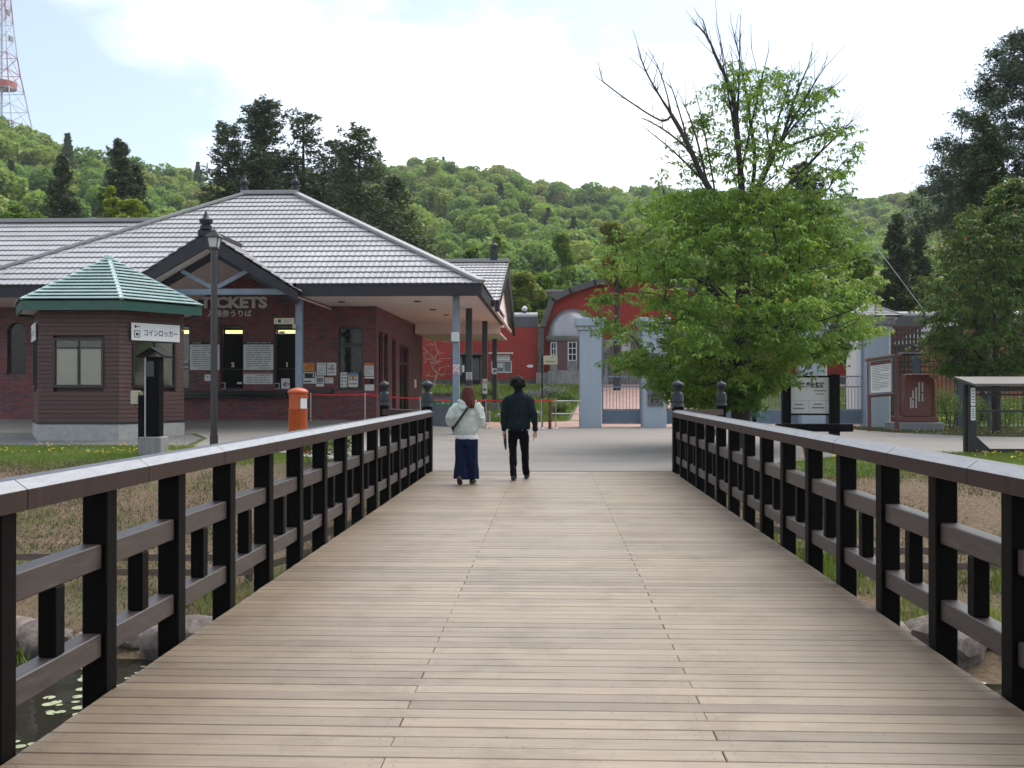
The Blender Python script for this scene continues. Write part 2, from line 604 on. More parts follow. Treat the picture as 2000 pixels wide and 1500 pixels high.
    c = mix_rgb(t, ramp(t, g, [(0.5, (0, 0, 0)), (0.7, (0.7, 0.7, 0.7))]), c1, c2)
    t.links.new(c, b.inputs['Base Color']); b.inputs['Roughness'].default_value = 0.95
    bump(t, b, g2, 0.8, 0.04)
    m, t, b = nodes_of('gravel')
    v = geo_pos(t)
    vo = t.nodes.new('ShaderNodeTexVoronoi'); vo.inputs['Scale'].default_value = 34; t.links.new(v, vo.inputs['Vector'])
    c = ramp(t, vo.outputs['Color'], [(0.2, (0.10, 0.098, 0.095)), (0.8, (0.26, 0.255, 0.245))])
    t.links.new(c, b.inputs['Base Color']); b.inputs['Roughness'].default_value = 0.9
    bump(t, b, vo.outputs['Distance'], 0.8, 0.02)
    # pond water
    m, t, b = nodes_of('pond_water')
    v = geo_pos(t)
    g = noise_tex(t, v, 3, 3, 0.5)
    b.inputs['Base Color'].default_value = (0.022, 0.021, 0.014, 1)
    b.inputs['Roughness'].default_value = 0.06
    b.inputs['IOR'].default_value = 1.33
    bump(t, b, g, 0.06, 0.05)
    # forest floor of the hills
    m, t, b = nodes_of('hill_soil')
    v = geo_pos(t)
    g = noise_tex(t, v, 0.06, 5, 0.65)
    c = ramp(t, g, [(0.3, (0.02, 0.035, 0.01)), (0.7, (0.05, 0.075, 0.02))])
    t.links.new(c, b.inputs['Base Color']); b.inputs['Roughness'].default_value = 1.0
    # rock
    m, t, b = nodes_of('rock')
    v = coords(t, 'Object'); g = noise_tex(t, v, 4, 7, 0.7)
    oi = t.nodes.new('ShaderNodeObjectInfo')
    c = ramp(t, g, [(0.3, (0.13, 0.10, 0.085)), (0.5, (0.24, 0.205, 0.18)), (0.7, (0.38, 0.34, 0.31))])
    c = mix_rgb(t, 1.0, c, ramp(t, oi.outputs['Random'], [(0, (0.65, 0.62, 0.6)), (1, (1.2, 1.15, 1.1))]), 'MULTIPLY')
    t.links.new(c, b.inputs['Base Color']); b.inputs['Roughness'].default_value = 0.9
    bump(t, b, g, 0.7, 0.05)
    # bricks
    brick_mat('ticket_brick', [(0.035, 0.038, 0.05), (0.055, 0.042, 0.052), (0.12, 0.036, 0.040), (0.17, 0.048, 0.046), (0.085, 0.065, 0.078), (0.21, 0.055, 0.046)], (0.085, 0.08, 0.085))
    brick_mat('gate_brick', [(0.175, 0.030, 0.024), (0.22, 0.038, 0.029), (0.26, 0.046, 0.034), (0.30, 0.060, 0.043)], (0.22, 0.08, 0.068), bw=0.23, bh=0.07)
    brick_mat('bay_brick', [(0.11, 0.06, 0.055), (0.17, 0.085, 0.075), (0.14, 0.10, 0.095)], (0.12, 0.09, 0.085))
    brick_mat('orange_brick', [(0.33, 0.10, 0.05), (0.42, 0.14, 0.07), (0.47, 0.17, 0.085)], (0.34, 0.16, 0.10))
    # kiosk siding: boards read through thin grooves
    m, t, b = nodes_of('kiosk_siding')
    gg = t.nodes.new('ShaderNodeNewGeometry'); sp = t.nodes.new('ShaderNodeSeparateXYZ'); t.links.new(gg.outputs['Position'], sp.inputs[0])
    g = noise_tex(t, geo_pos(t, (4, 4, 1)), 2.5, 5, 0.6)
    c = ramp(t, g, [(0.3, (0.066, 0.036, 0.031)), (0.7, (0.105, 0.058, 0.050))])
    t.links.new(c, b.inputs['Base Color']); b.inputs['Roughness'].default_value = 0.6
    # concrete
    m, t, b = nodes_of('concrete')
    v = geo_pos(t); g = noise_tex(t, v, 3, 6, 0.65); gst = noise_tex(t, geo_pos(t, (5, 5, 0.7)), 2.0, 4, 0.6)
    c = ramp(t, g, [(0.3, (0.22, 0.22, 0.215)), (0.7, (0.36, 0.36, 0.35))])
    c = mix_rgb(t, 1.0, c, ramp(t, gst, [(0.35, (0.75, 0.75, 0.74)), (0.6, (1, 1, 1))]), 'MULTIPLY')
    t.links.new(c, b.inputs['Base Color']); b.inputs['Roughness'].default_value = 0.85
    bump(t, b, g, 0.3, 0.01)
    # blue-grey rendered gate pillars
    m, t, b = nodes_of('pillar_render')
    v = geo_pos(t); g = noise_tex(t, v, 30, 4, 0.65); gst = noise_tex(t, geo_pos(t, (4, 4, 0.5)), 1.6, 5, 0.6)
    c = ramp(t, g, [(0.3, (0.265, 0.315, 0.375)), (0.7, (0.33, 0.385, 0.45))])
    c = mix_rgb(t, 1.0, c, ramp(t, gst, [(0.3, (0.93, 0.93, 0.92)), (0.6, (1, 1, 1))]), 'MULTIPLY')
    t.links.new(c, b.inputs['Base Color']); b.inputs['Roughness'].default_value = 0.85
    bump(t, b, g, 0.25, 0.006)
    # roof tile sheet: grey glazed metal
    m, t, b = nodes_of('roof_tile')
    v = geo_pos(t); g = noise_tex(t, v, 1.2, 5, 0.6); oi = t.nodes.new('ShaderNodeObjectInfo')
    c = ramp(t, g, [(0.3, (0.42, 0.415, 0.425)), (0.7, (0.54, 0.535, 0.545))])
    c = mix_rgb(t, 1.0, c, ramp(t, oi.outputs['Random'], [(0, (0.9, 0.9, 0.9)), (1, (1.08, 1.08, 1.08))]), 'MULTIPLY')
    t.links.new(c, b.inputs['Base Color']); b.inputs['Roughness'].default_value = 0.5
    b.inputs['Specular IOR Level'].default_value = 0.5
    m, t, b = nodes_of('green_roof')
    v = geo_pos(t); g = noise_tex(t, v, 2.0, 5, 0.6)
    c = ramp(t, g, [(0.3, (0.26, 0.40, 0.375)), (0.7, (0.36, 0.50, 0.47))])
    t.links.new(c, b.inputs['Base Color']); b.inputs['Roughness'].default_value = 0.32
    b.inputs['Specular IOR Level'].default_value = 0.7
    # plain paints and metals
    paint('cap_sheen', (0.40, 0.40, 0.41), 0.32, 0.18, metal=0.1, stretch=(6, 1, 6))  # sky reflection on the sloping cap faces, put in as pale colour
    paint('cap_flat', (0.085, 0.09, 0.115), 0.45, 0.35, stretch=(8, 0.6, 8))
    paint('dark_glass', (0.008, 0.010, 0.011), 0.08, 0.2, spec=0.25)
    paint('roof_trim', (0.36, 0.355, 0.36), 0.4, 0.1)
    paint('fascia_dark', (0.024, 0.022, 0.028), 0.5, 0.2, spec=0.3)
    paint('soffit', (0.50, 0.41, 0.38), 0.8, 0.08)
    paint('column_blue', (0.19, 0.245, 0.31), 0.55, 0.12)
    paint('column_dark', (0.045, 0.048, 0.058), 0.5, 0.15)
    paint('window_frame', (0.012, 0.012, 0.016), 0.4, 0.2)
    paint('interior_dark', (0.02, 0.02, 0.022), 0.9, 0.2)
    paint('counter_black', (0.012, 0.012, 0.014), 0.35, 0.2)
    paint('letter_grey', (0.42, 0.41, 0.40), 0.5, 0.08)
    paint('sign_white', (0.74, 0.75, 0.75), 0.5, 0.04)
    paint('sign_grey', (0.52, 0.55, 0.54), 0.55, 0.06)
    paint('sign_cream', (0.68, 0.64, 0.44), 0.5, 0.05)
    paint('ink', (0.02, 0.02, 0.025), 0.6, 0.1)
    paint('ink_pale', (0.23, 0.24, 0.25), 0.6, 0.1)
    paint('ink_red', (0.5, 0.05, 0.04), 0.6, 0.1)
    paint('poster_orange', (0.70, 0.20, 0.03), 0.5, 0.1)
    paint('poster_pink', (0.50, 0.20, 0.22), 0.5, 0.1)
    paint('poster_blue', (0.15, 0.30, 0.55), 0.5, 0.1)
    paint('poster_yellow', (0.75, 0.60, 0.12), 0.5, 0.1)
    paint('green_fascia', (0.012, 0.095, 0.065), 0.4, 0.15)
    paint('green_sign', (0.02, 0.26, 0.09), 0.5, 0.05)
    paint('blind', (0.58, 0.55, 0.46), 0.7, 0.08, stretch=(8, 8, 0.3))
    paint('mortar_plinth', (0.44, 0.44, 0.42), 0.85, 0.15, bmp=0.3)
    paint('lamp_metal', (0.032, 0.028, 0.030), 0.42, 0.25)
    paint('lamp_glass', (0.70, 0.76, 0.74), 0.25, 0.05)
    paint('post_red', (0.62, 0.105, 0.018), 0.38, 0.08)
    paint('belt_red', (0.62, 0.012, 0.02), 0.5, 0.08)
    paint('steel', (0.62, 0.62, 0.62), 0.25, 0.06, metal=0.9)
    paint('white_pipe', (0.75, 0.75, 0.75), 0.35, 0.05)
    paint('cream_box', (0.58, 0.53, 0.38), 0.5, 0.08)
    paint('gate_paint', (0.20, 0.255, 0.32), 0.5, 0.12)
    paint('gate_panel', (0.135, 0.19, 0.26), 0.5, 0.12)
    paint('cabinet_grey', (0.14, 0.175, 0.21), 0.6, 0.12)
    paint('dome_metal', (0.44, 0.45, 0.47), 0.36, 0.10, metal=0.5, scale=2.5)
    paint('slate_trim', (0.13, 0.125, 0.13), 0.7, 0.25, scale=4)
    paint('coping_white', (0.62, 0.63, 0.64), 0.45, 0.08)
    paint('door_wood', (0.33, 0.29, 0.27), 0.7, 0.2, stretch=(10, 10, 0.8))
    paint('iron_black', (0.012, 0.013, 0.016), 0.45, 0.2)
    paint('weathered_wood', (0.085, 0.072, 0.065), 0.8, 0.3, stretch=(6, 6, 1.5))
    paint('fence_wood', (0.16, 0.12, 0.09), 0.85, 0.3, stretch=(2, 12, 12))
    paint('stick_brown', (0.16, 0.055, 0.045), 0.6, 0.25)
    paint('granite_red', (0.20, 0.036, 0.026), 0.35, 0.22, scale=25, bmp=0.05)
    paint('granite_red_rough', (0.26, 0.07, 0.055), 0.9, 0.35, scale=14, bmp=0.8)
    paint('granite_grey', (0.29, 0.30, 0.32), 0.7, 0.15, scale=40)
    paint('shelter_roof', (0.25, 0.225, 0.205), 0.4, 0.12)
    paint('finial_metal', (0.034, 0.042, 0.050), 0.42, 0.15, spec=0.25)
    paint('skin', (0.50, 0.30, 0.22), 0.55, 0.06)
    paint('hair_black', (0.005, 0.0045, 0.0045), 0.65, 0.3, scale=60, bmp=0.6, spec=0.15)
    paint('hair_brown', (0.062, 0.017, 0.010), 0.6, 0.35, scale=40, bmp=0.6, spec=0.12, stretch=(1, 1, 0.15))
    paint('sweater', (0.011, 0.021, 0.027), 0.95, 0.2, scale=120, bmp=0.2, spec=0.1)
    paint('trousers_black', (0.005, 0.0045, 0.007), 0.9, 0.2, spec=0.1)
    paint('hoodie', (0.58, 0.64, 0.57), 0.9, 0.05, scale=30)
    paint('shirt_white', (0.74, 0.74, 0.74), 0.85, 0.04)
    paint('denim', (0.010, 0.016, 0.050), 0.95, 0.28, scale=30, spec=0.1)
    paint('shoe_black', (0.016, 0.016, 0.018), 0.5, 0.2)
    paint('strap_black', (0.008, 0.008, 0.009), 0.5, 0.1)
    paint('coat_teal', (0.015, 0.075, 0.075), 0.8, 0.2)
    paint('bark', (0.050, 0.042, 0.038), 0.9, 0.4, scale=9, bmp=0.8, stretch=(1, 1, 0.5))
    paint('bark_pale', (0.34, 0.27, 0.22), 0.9, 0.3, scale=9)
    paint('tower_red', (0.52, 0.10, 0.08), 0.5, 0.1)
    paint('tower_white', (0.66, 0.68, 0.72), 0.5, 0.06)
    paint('lily', (0.30, 0.33, 0.18), 0.5, 0.2)
    paint('flower_yellow', (0.72, 0.52, 0.02), 0.6, 0.1)
    paint('flower_white', (0.78, 0.78, 0.76), 0.7, 0.05)
    paint('flower_red', (0.55, 0.05, 0.05), 0.7, 0.1)
    paint('seam_tar', (0.20, 0.195, 0.19), 0.9, 0.25)
    paint('road_white', (0.60, 0.60, 0.58), 0.8, 0.15)
    emit('tube_light', (1.0, 0.88, 0.35), 1.3)
    # foliage
    leaf_mat('leaf_cherry', [(0.05, (0.026, 0.072, 0.018)), (0.34, (0.080, 0.180, 0.030)), (0.58, (0.180, 0.315, 0.045)), (0.88, (0.34, 0.44, 0.08))], 0.36, False, 0.7)
    leaf_mat('leaf_red', [(0.1, (0.36, 0.09, 0.03)), (0.9, (0.45, 0.17, 0.04))], 0.4, False, 0.7)
    leaf_mat('leaf_right', [(0.05, (0.016, 0.045, 0.012)), (0.5, (0.045, 0.105, 0.022)), (0.9, (0.14, 0.21, 0.045))], 0.28, False, 0.7)
    leaf_mat('leaf_conifer', [(0.05, (0.018, 0.034, 0.016)), (0.5, (0.034, 0.060, 0.025)), (0.9, (0.07, 0.10, 0.036))], 0.12, False, 0.4)
    leaf_mat('leaf_pine', [(0.05, (0.014, 0.034, 0.026)), (0.5, (0.03, 0.062, 0.042)), (0.9, (0.06, 0.10, 0.06))], 0.12, False, 0.5)
    leaf_mat('leaf_fresh', [(0.05, (0.045, 0.10, 0.016)), (0.5, (0.10, 0.19, 0.025)), (0.9, (0.19, 0.28, 0.04))], 0.35, False, 0.4)
    leaf_mat('leaf_yellow', [(0.05, (0.14, 0.19, 0.02)), (0.5, (0.24, 0.30, 0.03)), (0.9, (0.36, 0.40, 0.05))], 0.35, False, 0.5)
    leaf_mat('leaf_yellow2', [(0.05, (0.09, 0.12, 0.02)), (0.5, (0.16, 0.19, 0.03)), (0.9, (0.26, 0.27, 0.05))], 0.35, False, 0.5)
    leaf_mat('leaf_maple', [(0.05, (0.08, 0.11, 0.02)), (0.5, (0.15, 0.15, 0.03)), (0.75, (0.30, 0.14, 0.04)), (0.95, (0.36, 0.12, 0.04))], 0.35, False, 0.8)
    leaf_mat('leaf_forest', [(0.0, (0.065, 0.145, 0.055)), (0.25, (0.100, 0.205, 0.060)), (0.45, (0.150, 0.265, 0.062)), (0.65, (0.215, 0.315, 0.068)), (0.85, (0.27, 0.32, 0.08)), (1.0, (0.26, 0.24, 0.11))], 0.46, True, 0.02)
    leaf_mat('leaf_shrub', [(0.05, (0.03, 0.07, 0.015)), (0.5, (0.06, 0.13, 0.025)), (0.9, (0.12, 0.19, 0.04))], 0.3, False, 1.5)
    leaf_mat('grass_green', [(0.05, (0.06, 0.10, 0.018)), (0.5, (0.12, 0.18, 0.03)), (0.9, (0.20, 0.25, 0.05))], 0.3, False, 1.0)
    leaf_mat('grass_dry', [(0.05, (0.055, 0.045, 0.02)), (0.45, (0.085, 0.075, 0.032)), (0.7, (0.065, 0.085, 0.022)), (0.95, (0.12, 0.11, 0.05))], 0.10, False, 0.9)
    leaf_mat('lavender', [(0.05, (0.10, 0.11, 0.13)), (0.9, (0.22, 0.23, 0.27))], 0.2, False, 1.0)
    glass_mat('pane', clear=0.8)
make_materials()
M = MATS
def tone(name, k):
    t = M[name].node_tree; b = t.nodes['Principled BSDF']
    src = b.inputs['Base Color'].links[0].from_socket
    k = k if isinstance(k, tuple) else (k, k, k)
    t.links.new(mix_rgb(t, 1.0, src, c4(k), 'MULTIPLY'), b.inputs['Base Color'])
for nm_, k_ in (('deck_wood', (.765, .735, .685)), ('black_timber', .40), ('rail_timber', (1.15, 1.04, .96)), ('cap_sheet', (.40, .32, .31)), ('asphalt', (.80, .77, .735)), ('pink_paving', .85), ('bank_soil', (.92, .86, .78)), ('lawn_soil', .8), ('gravel', .85), ('rock', .7),
                ('ticket_brick', (1.30, 1.18, 1.10)), ('gate_brick', (1.20, .60, .52)), ('bay_brick', .8), ('orange_brick', .75), ('kiosk_siding', (.70, .50, .47)), ('concrete', .78), ('pillar_render', (1.20, 1.20, 1.19)), ('roof_tile', (.72, .715, .71)), ('green_roof', (1.12, 1.04, 1.06))):
    tone(nm_, k_)

# ------------------------------------------------------------------ lettering
_fd_cache = {}
def text_mesh(name, s, bold=0.0, extrude=0.0):
    cu = bpy.data.curves.new('txt', 'FONT')
    cu.body = s
    cu.size = 1.0
    cu.offset = bold
    cu.extrude = extrude
    cu.resolution_u = 3
    cu.align_x = 'CENTER'; cu.align_y = 'CENTER'
    o = bpy.data.objects.new('txt', cu)
    COL.objects.link(o)
    bpy.context.view_layer.update()
    dg = bpy.context.evaluated_depsgraph_get()
    me = bpy.data.meshes.new_from_object(o.evaluated_get(dg))
    me.name = name
    bpy.data.objects.remove(o); bpy.data.curves.remove(cu)
    return me

def text(name, s, mat, parent, c, w=None, h=None, rotz=0.0, bold=0.0, extrude=0.0):
    """lettering standing upright, facing -Y turned by rotz, centred at c, fitted to w x h metres"""
    me = text_mesh(name, s, bold, extrude)
    n = len(me.vertices)
    co = np.empty(n * 3, dtype=np.float32); me.vertices.foreach_get('co', co); co = co.reshape(-1, 3)
    lo, hi = co[:, :2].min(0), co[:, :2].max(0)
    mid = (lo + hi) / 2; ext = np.maximum(hi - lo, 1e-4)
    sx = w / ext[0] if w else None
    sy = h / ext[1] if h else None
    if sx is None: sx = sy
    if sy is None: sy = sx
    x = (co[:, 0] - mid[0]) * sx; z = (co[:, 1] - mid[1]) * sy; y = -co[:, 2]
    out = np.stack([x, y, z], 1).astype(np.float32)
    me.vertices.foreach_set('co', out.ravel()); me.update()
    o = new_obj(name, me, parent, mat)
    o.location = c; o.rotation_euler = (0, 0, rotz)
    return o

# ------------------------------------------------------------------ placing children built in world coordinates
def wloc(parent):
    L = Vector((0, 0, 0))
    while parent is not None:
        L += Vector(parent.location)
        parent = parent.parent
    return L
def wb(mb, name, mat, parent=None, **kw):
    o = mb.build(name, M[mat] if isinstance(mat, str) else mat, parent, **kw)
    if parent is not None:
        o.location = -wloc(parent)
    return o
def wtext(name, s, mat, parent, c, **kw):
    o = text(name, s, M[mat], parent, c, **kw)
    if parent is not None:
        o.location = Vector(c) - wloc(parent)
    return o

# ------------------------------------------------------------------ terrain
def build_ground():
    xs = np.concatenate([np.arange(-70, -30, 2.0), np.arange(-30, 30, 0.45), np.arange(30, 72, 2.0)])
    ys = np.concatenate([np.arange(-14, 8, 0.9), np.arange(8, 38, 0.4), np.arange(38, 92.1, 1.2)])
    nx, ny = len(xs), len(ys)
    V = []
    for y in ys:
        for x in xs:
            z = ground_z(x, y)
            crest = 21.3 if x < 0 else 20.6
            if y < crest - 0.4 and abs(x) > 3.5:
                z += 0.10 * mnoise.noise(Vector((x * 0.5, y * 0.6, 0))) + 0.05 * mnoise.noise(Vector((x * 1.9, y * 1.9, 3)))
            V.append((x, y, z - 0.01))
    Fc = []
    for j in range(ny - 1):
        for i in range(nx - 1):
            a = j * nx + i
            Fc.append((a, a + 1, a + nx + 1, a + nx))
    me = np_mesh('ground', V, Fc, 4)
    me.materials.append(M['bank_soil']); me.materials.append(M['lawn_soil'])
    idx = []
    for j in range(ny - 1):
        for i in range(nx - 1):
            x, y = xs[i], ys[j]
            cr_ = (21.0 if x < 0 else 20.0) + 0.35 * mnoise.noise(Vector((x * 0.8, y * 0.8, 9)))
            idx.append(0 if y < cr_ else 1)
    me.polygons.foreach_set('material_index', idx)
    me.polygons.foreach_set('use_smooth', [True] * len(me.polygons))
    o = new_obj('ground', me); tag(o, kind='structure')
    return o
build_ground()

def lerp_tab(tab, y):
    for (a, va), (b, vb) in zip(tab, tab[1:]):
        if y <= b:
            return va + (vb - va) * max(0.0, (y - a)) / (b - a)
    return tab[-1][1]

def sheet(name, mat, tabl, tabr, y0, y1, dy, dz, dx=0.8):
    """strip of ground cover lying dz above the terrain between two edges given as (Y, X) tables"""
    V, Fc = [], []
    ys = np.arange(y0, y1 + 1e-6, dy)
    n = 90
    for y in ys:
        xl, xr = lerp_tab(tabl, y), lerp_tab(tabr, y)
        for k in range(n + 1):
            # more columns in the middle
            u = k / n
            x = xl + (xr - xl) * u
            V.append((x, y, ground_z(x, max(y, 19.3)) + dz))
    for j in range(len(ys) - 1):
        for k in range(n):
            a = j * (n + 1) + k
            Fc.append((a, a + 1, a + n + 2, a + n + 1))
    me = np_mesh(name, V, Fc, 4)
    o = new_obj(name, me, None, M[mat])
    tag(o, kind='structure')
    return o
sheet('forecourt', 'asphalt',
      [(19.15, -3.2), (21, -4.1), (23, -6.0), (24.3, -8.4), (26.5, -8.8), (28.0, -9.6), (28.4, -20), (28.8, -30), (40, -30)],
      [(19.15, 3.2), (20.5, 4.0), (22, 5.2), (24, 7.0), (24.8, 12), (25.2, 30), (29.5, 30), (30, 16), (31.5, 12.5), (33.5, 10.8), (36, 10.2), (38, 10.2)],
      19.15, 37.6, 0.15, 0.006)
sheet('gravel_strip', 'gravel',
      [(24.3, -24), (29, -24)], [(24.3, -8.6), (26.5, -8.95), (28.0, -9.75), (28.3, -12.0)], 24.5, 28.3, 0.25, 0.002)
sheet('garden_path', 'pink_paving',
      [(37.6, -9), (41, -9), (43.2, -1.0), (45, 0.7), (58, 1.9), (59.6, 1.7), (60.2, -16), (63, -16)],
      [(37.6, 13.5), (42, 13), (44, 10.5), (58, 9.5), (59.6, 10), (60.2, 22), (63, 22)],
      37.6, 62.2, 0.2, 0.008)
# parking lines painted in front of the ticket hall
for (pa, pb, py) in ((350, 396, 830.5), (459, 513, 831.5), (371, 410, 825.5), (485, 539, 826.5)):
    Yl = 34.0
    for _ in range(6):
        x = PX((pa + pb) / 2, Yl); hc = CAMZ - ground_z(x, Yl); Yl = hc * F / (py - 760)
    mbx = MB()
    xa, xb = PX(pa, Yl), PX(pb, Yl)
    mbx.add([(xa, Yl, ground_z(xa, Yl) + .011), (xb, Yl, ground_z(xb, Yl) + .011), (xb, Yl + .12, ground_z(xb, Yl + .12) + .011), (xa, Yl + .12, ground_z(xa, Yl + .12) + .011)], [(0, 1, 2, 3)])
    o = mbx.build('road_marking', M['road_white']); tag(o, kind='structure')

# seams between the asphalt lanes
for ys_, xa_, xb_ in ((21.6, -3.6, 4.6), (23.9, -5.8, 6.6), (26.8, -8.4, 12.0), (29.2, -9.0, 13.0), (32.1, -8.0, 11.4), (35.0, -3.0, 10.0)):
    V_, F_ = [], []
    n_ = 40
    for i_ in range(n_ + 1):
        x_ = xa_ + (xb_ - xa_) * i_ / n_
        y_ = ys_ + .05 * mnoise.noise(Vector((x_ * .7, ys_, 0)))
        w_ = .012 + .008 * mnoise.noise(Vector((x_ * 2.1, ys_, 4)))
        V_ += [(x_, y_ - w_, ground_z(x_, y_) + .0105), (x_, y_ + w_, ground_z(x_, y_) + .0105)]
        if i_ < n_: F_.append((2*i_, 2*i_ + 2, 2*i_ + 3, 2*i_ + 1))
    o = new_obj('asphalt_seam', np_mesh('asphalt_seam', np.array(V_), np.array(F_), 4), None, M['seam_tar']); tag(o, kind='structure')
# pond
def build_pond():
    V = [(-70, 1.0, -1.98), (70, 1.0, -1.98), (70, 13.6, -1.98), (-70, 13.6, -1.98)]
    me = np_mesh('pond_water', V, [(0, 1, 2, 3)], 4)
    o = new_obj('pond_water', me, None, M['pond_water']); tag(o, kind='structure')
build_pond()

# ------------------------------------------------------------------ the timber footbridge
BR = thing('footbridge', 'wooden footbridge with plank deck and black timber railings crossing the pond', 'bridge', (0, 9.4, 0))
DECK_END = 19.15
def build_bridge():
    PW = 0.1306
    jl, jr = -0.68, 0.705
    def plank_mesh(x0, x1):
        mb = MB()
        c = 0.004
        h = PW / 2 - 0.0028
        mb.add([(x0, -h, -0.04), (x1, -h, -0.04), (x1, h, -0.04), (x0, h, -0.04),
                (x0, -h, -c), (x1, -h, -c), (x1, h, -c), (x0, h, -c),
                (x0 + c, -h + c, 0), (x1 - c, -h + c, 0), (x1 - c, h - c, 0), (x0 + c, h - c, 0)],
               [(0,3,2,1),(0,1,5,4),(1,2,6,5),(2,3,7,6),(3,0,4,7),(4,5,9,8),(5,6,10,9),(6,7,11,10),(7,4,8,11),(8,9,10,11)])
        me = mb.mesh('plank'); me.materials.append(M['deck_wood'])
        return me
    g = 0.0016
    kinds = [[plank_mesh(-2.2, jl - g), plank_mesh(jl + g, 2.2)], [plank_mesh(-2.2, jr - g), plank_mesh(jr + g, 2.2)]]
    L = Vector(BR.location)
    rows = 149
    for k in range(rows):
        y = DECK_END - PW / 2 - k * PW
        for me in kinds[k % 2]:
            o = new_obj('plank', me, BR)
            o.location = (rng.uniform(-.002, .002), y - L.y + rng.uniform(-.0012, .0012), rng.uniform(-.0025, 0.0))
            o.rotation_euler = (0, 0, rng.uniform(-.0006, .0006))
            o.scale = (1, rng.uniform(0.968, 1.020), 1)
    sv, sf = [], []
    for k in range(rows):
        y = DECK_END - PW / 2 - k * PW
        jx = (jl, jr)[k % 2]
        for x in (-2.12, jx - .05, jx + .05, 2.12)[k % 3 == 0:]:
            for dy in (-.033, .033):
                cx_, cy_ = x + rng.uniform(-.008, .008), y + dy + rng.uniform(-.004, .004)
                b0 = len(sv)
                sv += [(cx_ + .0036 * math.cos(a_ * math.pi / 3), cy_ + .0036 * math.sin(a_ * math.pi / 3), .0012) for a_ in range(6)]
                sf += [(b0, b0 + 1, b0 + 2, b0 + 3), (b0, b0 + 3, b0 + 4, b0 + 5)]
    so = new_obj('screw_heads', np_mesh('screw_heads', np.array(sv), np.array(sf), 4), BR, M['iron_black'])
    so.location = -L; so['kind'] = 'stuff'
    # girders, cross bearers
    for x in (-2.05, -0.7, 0.7, 2.05):
        wb(MB().box((x - .12, -1, -.55), (x + .12, 19.0, -.13)), 'girder', 'black_timber', BR)
    mb = MB()
    for y in np.arange(-0.5, 19.0, 0.6):
        mb.box((-2.16, y - .05, -.128), (2.16, y + .05, -.042))
    wb(mb, 'bearer', 'black_timber', BR)
    wb(MB().box((-2.14, -1, -.62), (2.14, 19.0, -.56)), 'light_blocker', 'black_timber', BR)  # unseen dark panel added to block light, so plank gaps stay dark
    for s in (-1, 1):
        wb(MB().box((s*1.9 - .2, 8.6, -2.9), (s*1.9 + .2, 9.0, -.62)), 'pier', 'concrete', BR)
    wb(MB().box((-2.6, 19.17, -1.6), (2.6, 19.45, -.012)), 'abutment', 'concrete', BR)
    # posts
    pm = MB().cbox((-.063, -.063, -.34), (.063, .063, 1.0), .007).mesh('post'); pm.materials.append(M['black_timber'])
    shoe = MB().box((-.072, -.072, -.0), (.072, .072, .008)).mesh('post_shoe'); shoe.materials.append(M['iron_black'])
    bal = MB().cbox((-.042, -.045, .292), (.042, .045, .608), .005).mesh('baluster'); bal.materials.append(M['black_timber'])
    ys = [5.19 + k for k in range(-5, 14)]
    for s in (-1, 1):
        for y in ys:
            o = new_obj('railing_post', pm, BR); o.location = (s * 2.268, y - L.y, 0)
            b = new_obj('baluster', bal, BR); b.location = (s * 2.272, y + .5 - L.y, 0)
        # rails run from post to post
        for z0, z1 in ((.172, .290), (.61, .732)):
            rm = MB().cbox((-.052, -.437, z0), (.052, .437, z1), .006).mesh('rail'); rm.materials.append(M['rail_timber'])
            for y in ys:
                o = new_obj('rail', rm, BR); o.location = (s * 2.282, y + .5 - L.y, 0)
        # handrail cap in pieces of 1.31 m with hair joints
        prof = [(-.098, 1.0), (.098, 1.0), (.098, 1.086), (.045, 1.125), (-.045, 1.125), (-.098, 1.086)]
        y = 4.26 - 1.31 * 4
        while y < 18.9:
            y1 = min(y + 1.31, 19.02)
            mb = MB().prism([(a + s * 2.262, z) for a, z in prof], y + .003, y1 - .003)
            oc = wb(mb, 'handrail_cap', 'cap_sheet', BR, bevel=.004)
            oc.data.materials.append(M['cap_sheen']); oc.data.materials.append(M['cap_flat'])
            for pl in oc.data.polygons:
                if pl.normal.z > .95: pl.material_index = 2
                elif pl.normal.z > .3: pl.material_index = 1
            y += 1.31
        # end post with bronze finial, wing rail and second finial post
        def finial_post(x, y, w, nm='end_post'):
            z0 = -.35 if y < 19.5 else ground_z(x, y) - .1
            p = wb(MB().cbox((x - w/2, y - w/2, z0), (x + w/2, y + w/2, 1.18), .01), nm, 'black_timber', BR)
            pr = [(w*.66, 1.18), (w*.66, 1.205), (w*.60, 1.215), (w*.60, 1.27), (w*.615, 1.28), (w*.60, 1.29), (w*.57, 1.40), (w*.50, 1.432), (w*.28, 1.45), (w*.25, 1.48),
                  (w*.34, 1.51), (w*.55, 1.545), (w*.62, 1.575), (w*.58, 1.60), (w*.38, 1.63), (w*.14, 1.65), (w*.04, 1.68), (0.001, 1.695)]
            wb(MB().lathe(pr, (x, y, 0), 24), 'finial', 'finial_metal', p, smooth=True)
        finial_post(s * 2.275, 19.1, .185)
        xo, yo = s * 3.3, 20.6
        finial_post(xo, yo, .17)
        a = Vector((s * 2.36, 19.2, 0)); b_ = Vector((xo - s * .06, yo - .08, 0))
        for z0, w, h, mt, nm in ((1.055, .19, .11, 'cap_sheet', 'handrail_cap'), (.67, .1, .12, 'rail_timber', 'rail'), (.23, .1, .118, 'rail_timber', 'rail')):
            wb(MB().beam(a + Vector((0, 0, z0)), b_ + Vector((0, 0, z0)), w, h), nm, mt, BR)
        mid = (a + b_) / 2
        wb(MB().cbox((mid.x - .06, mid.y - .06, -.1), (mid.x + .06, mid.y + .06, 1.0), .006), 'railing_post', 'black_timber', BR)
build_bridge()

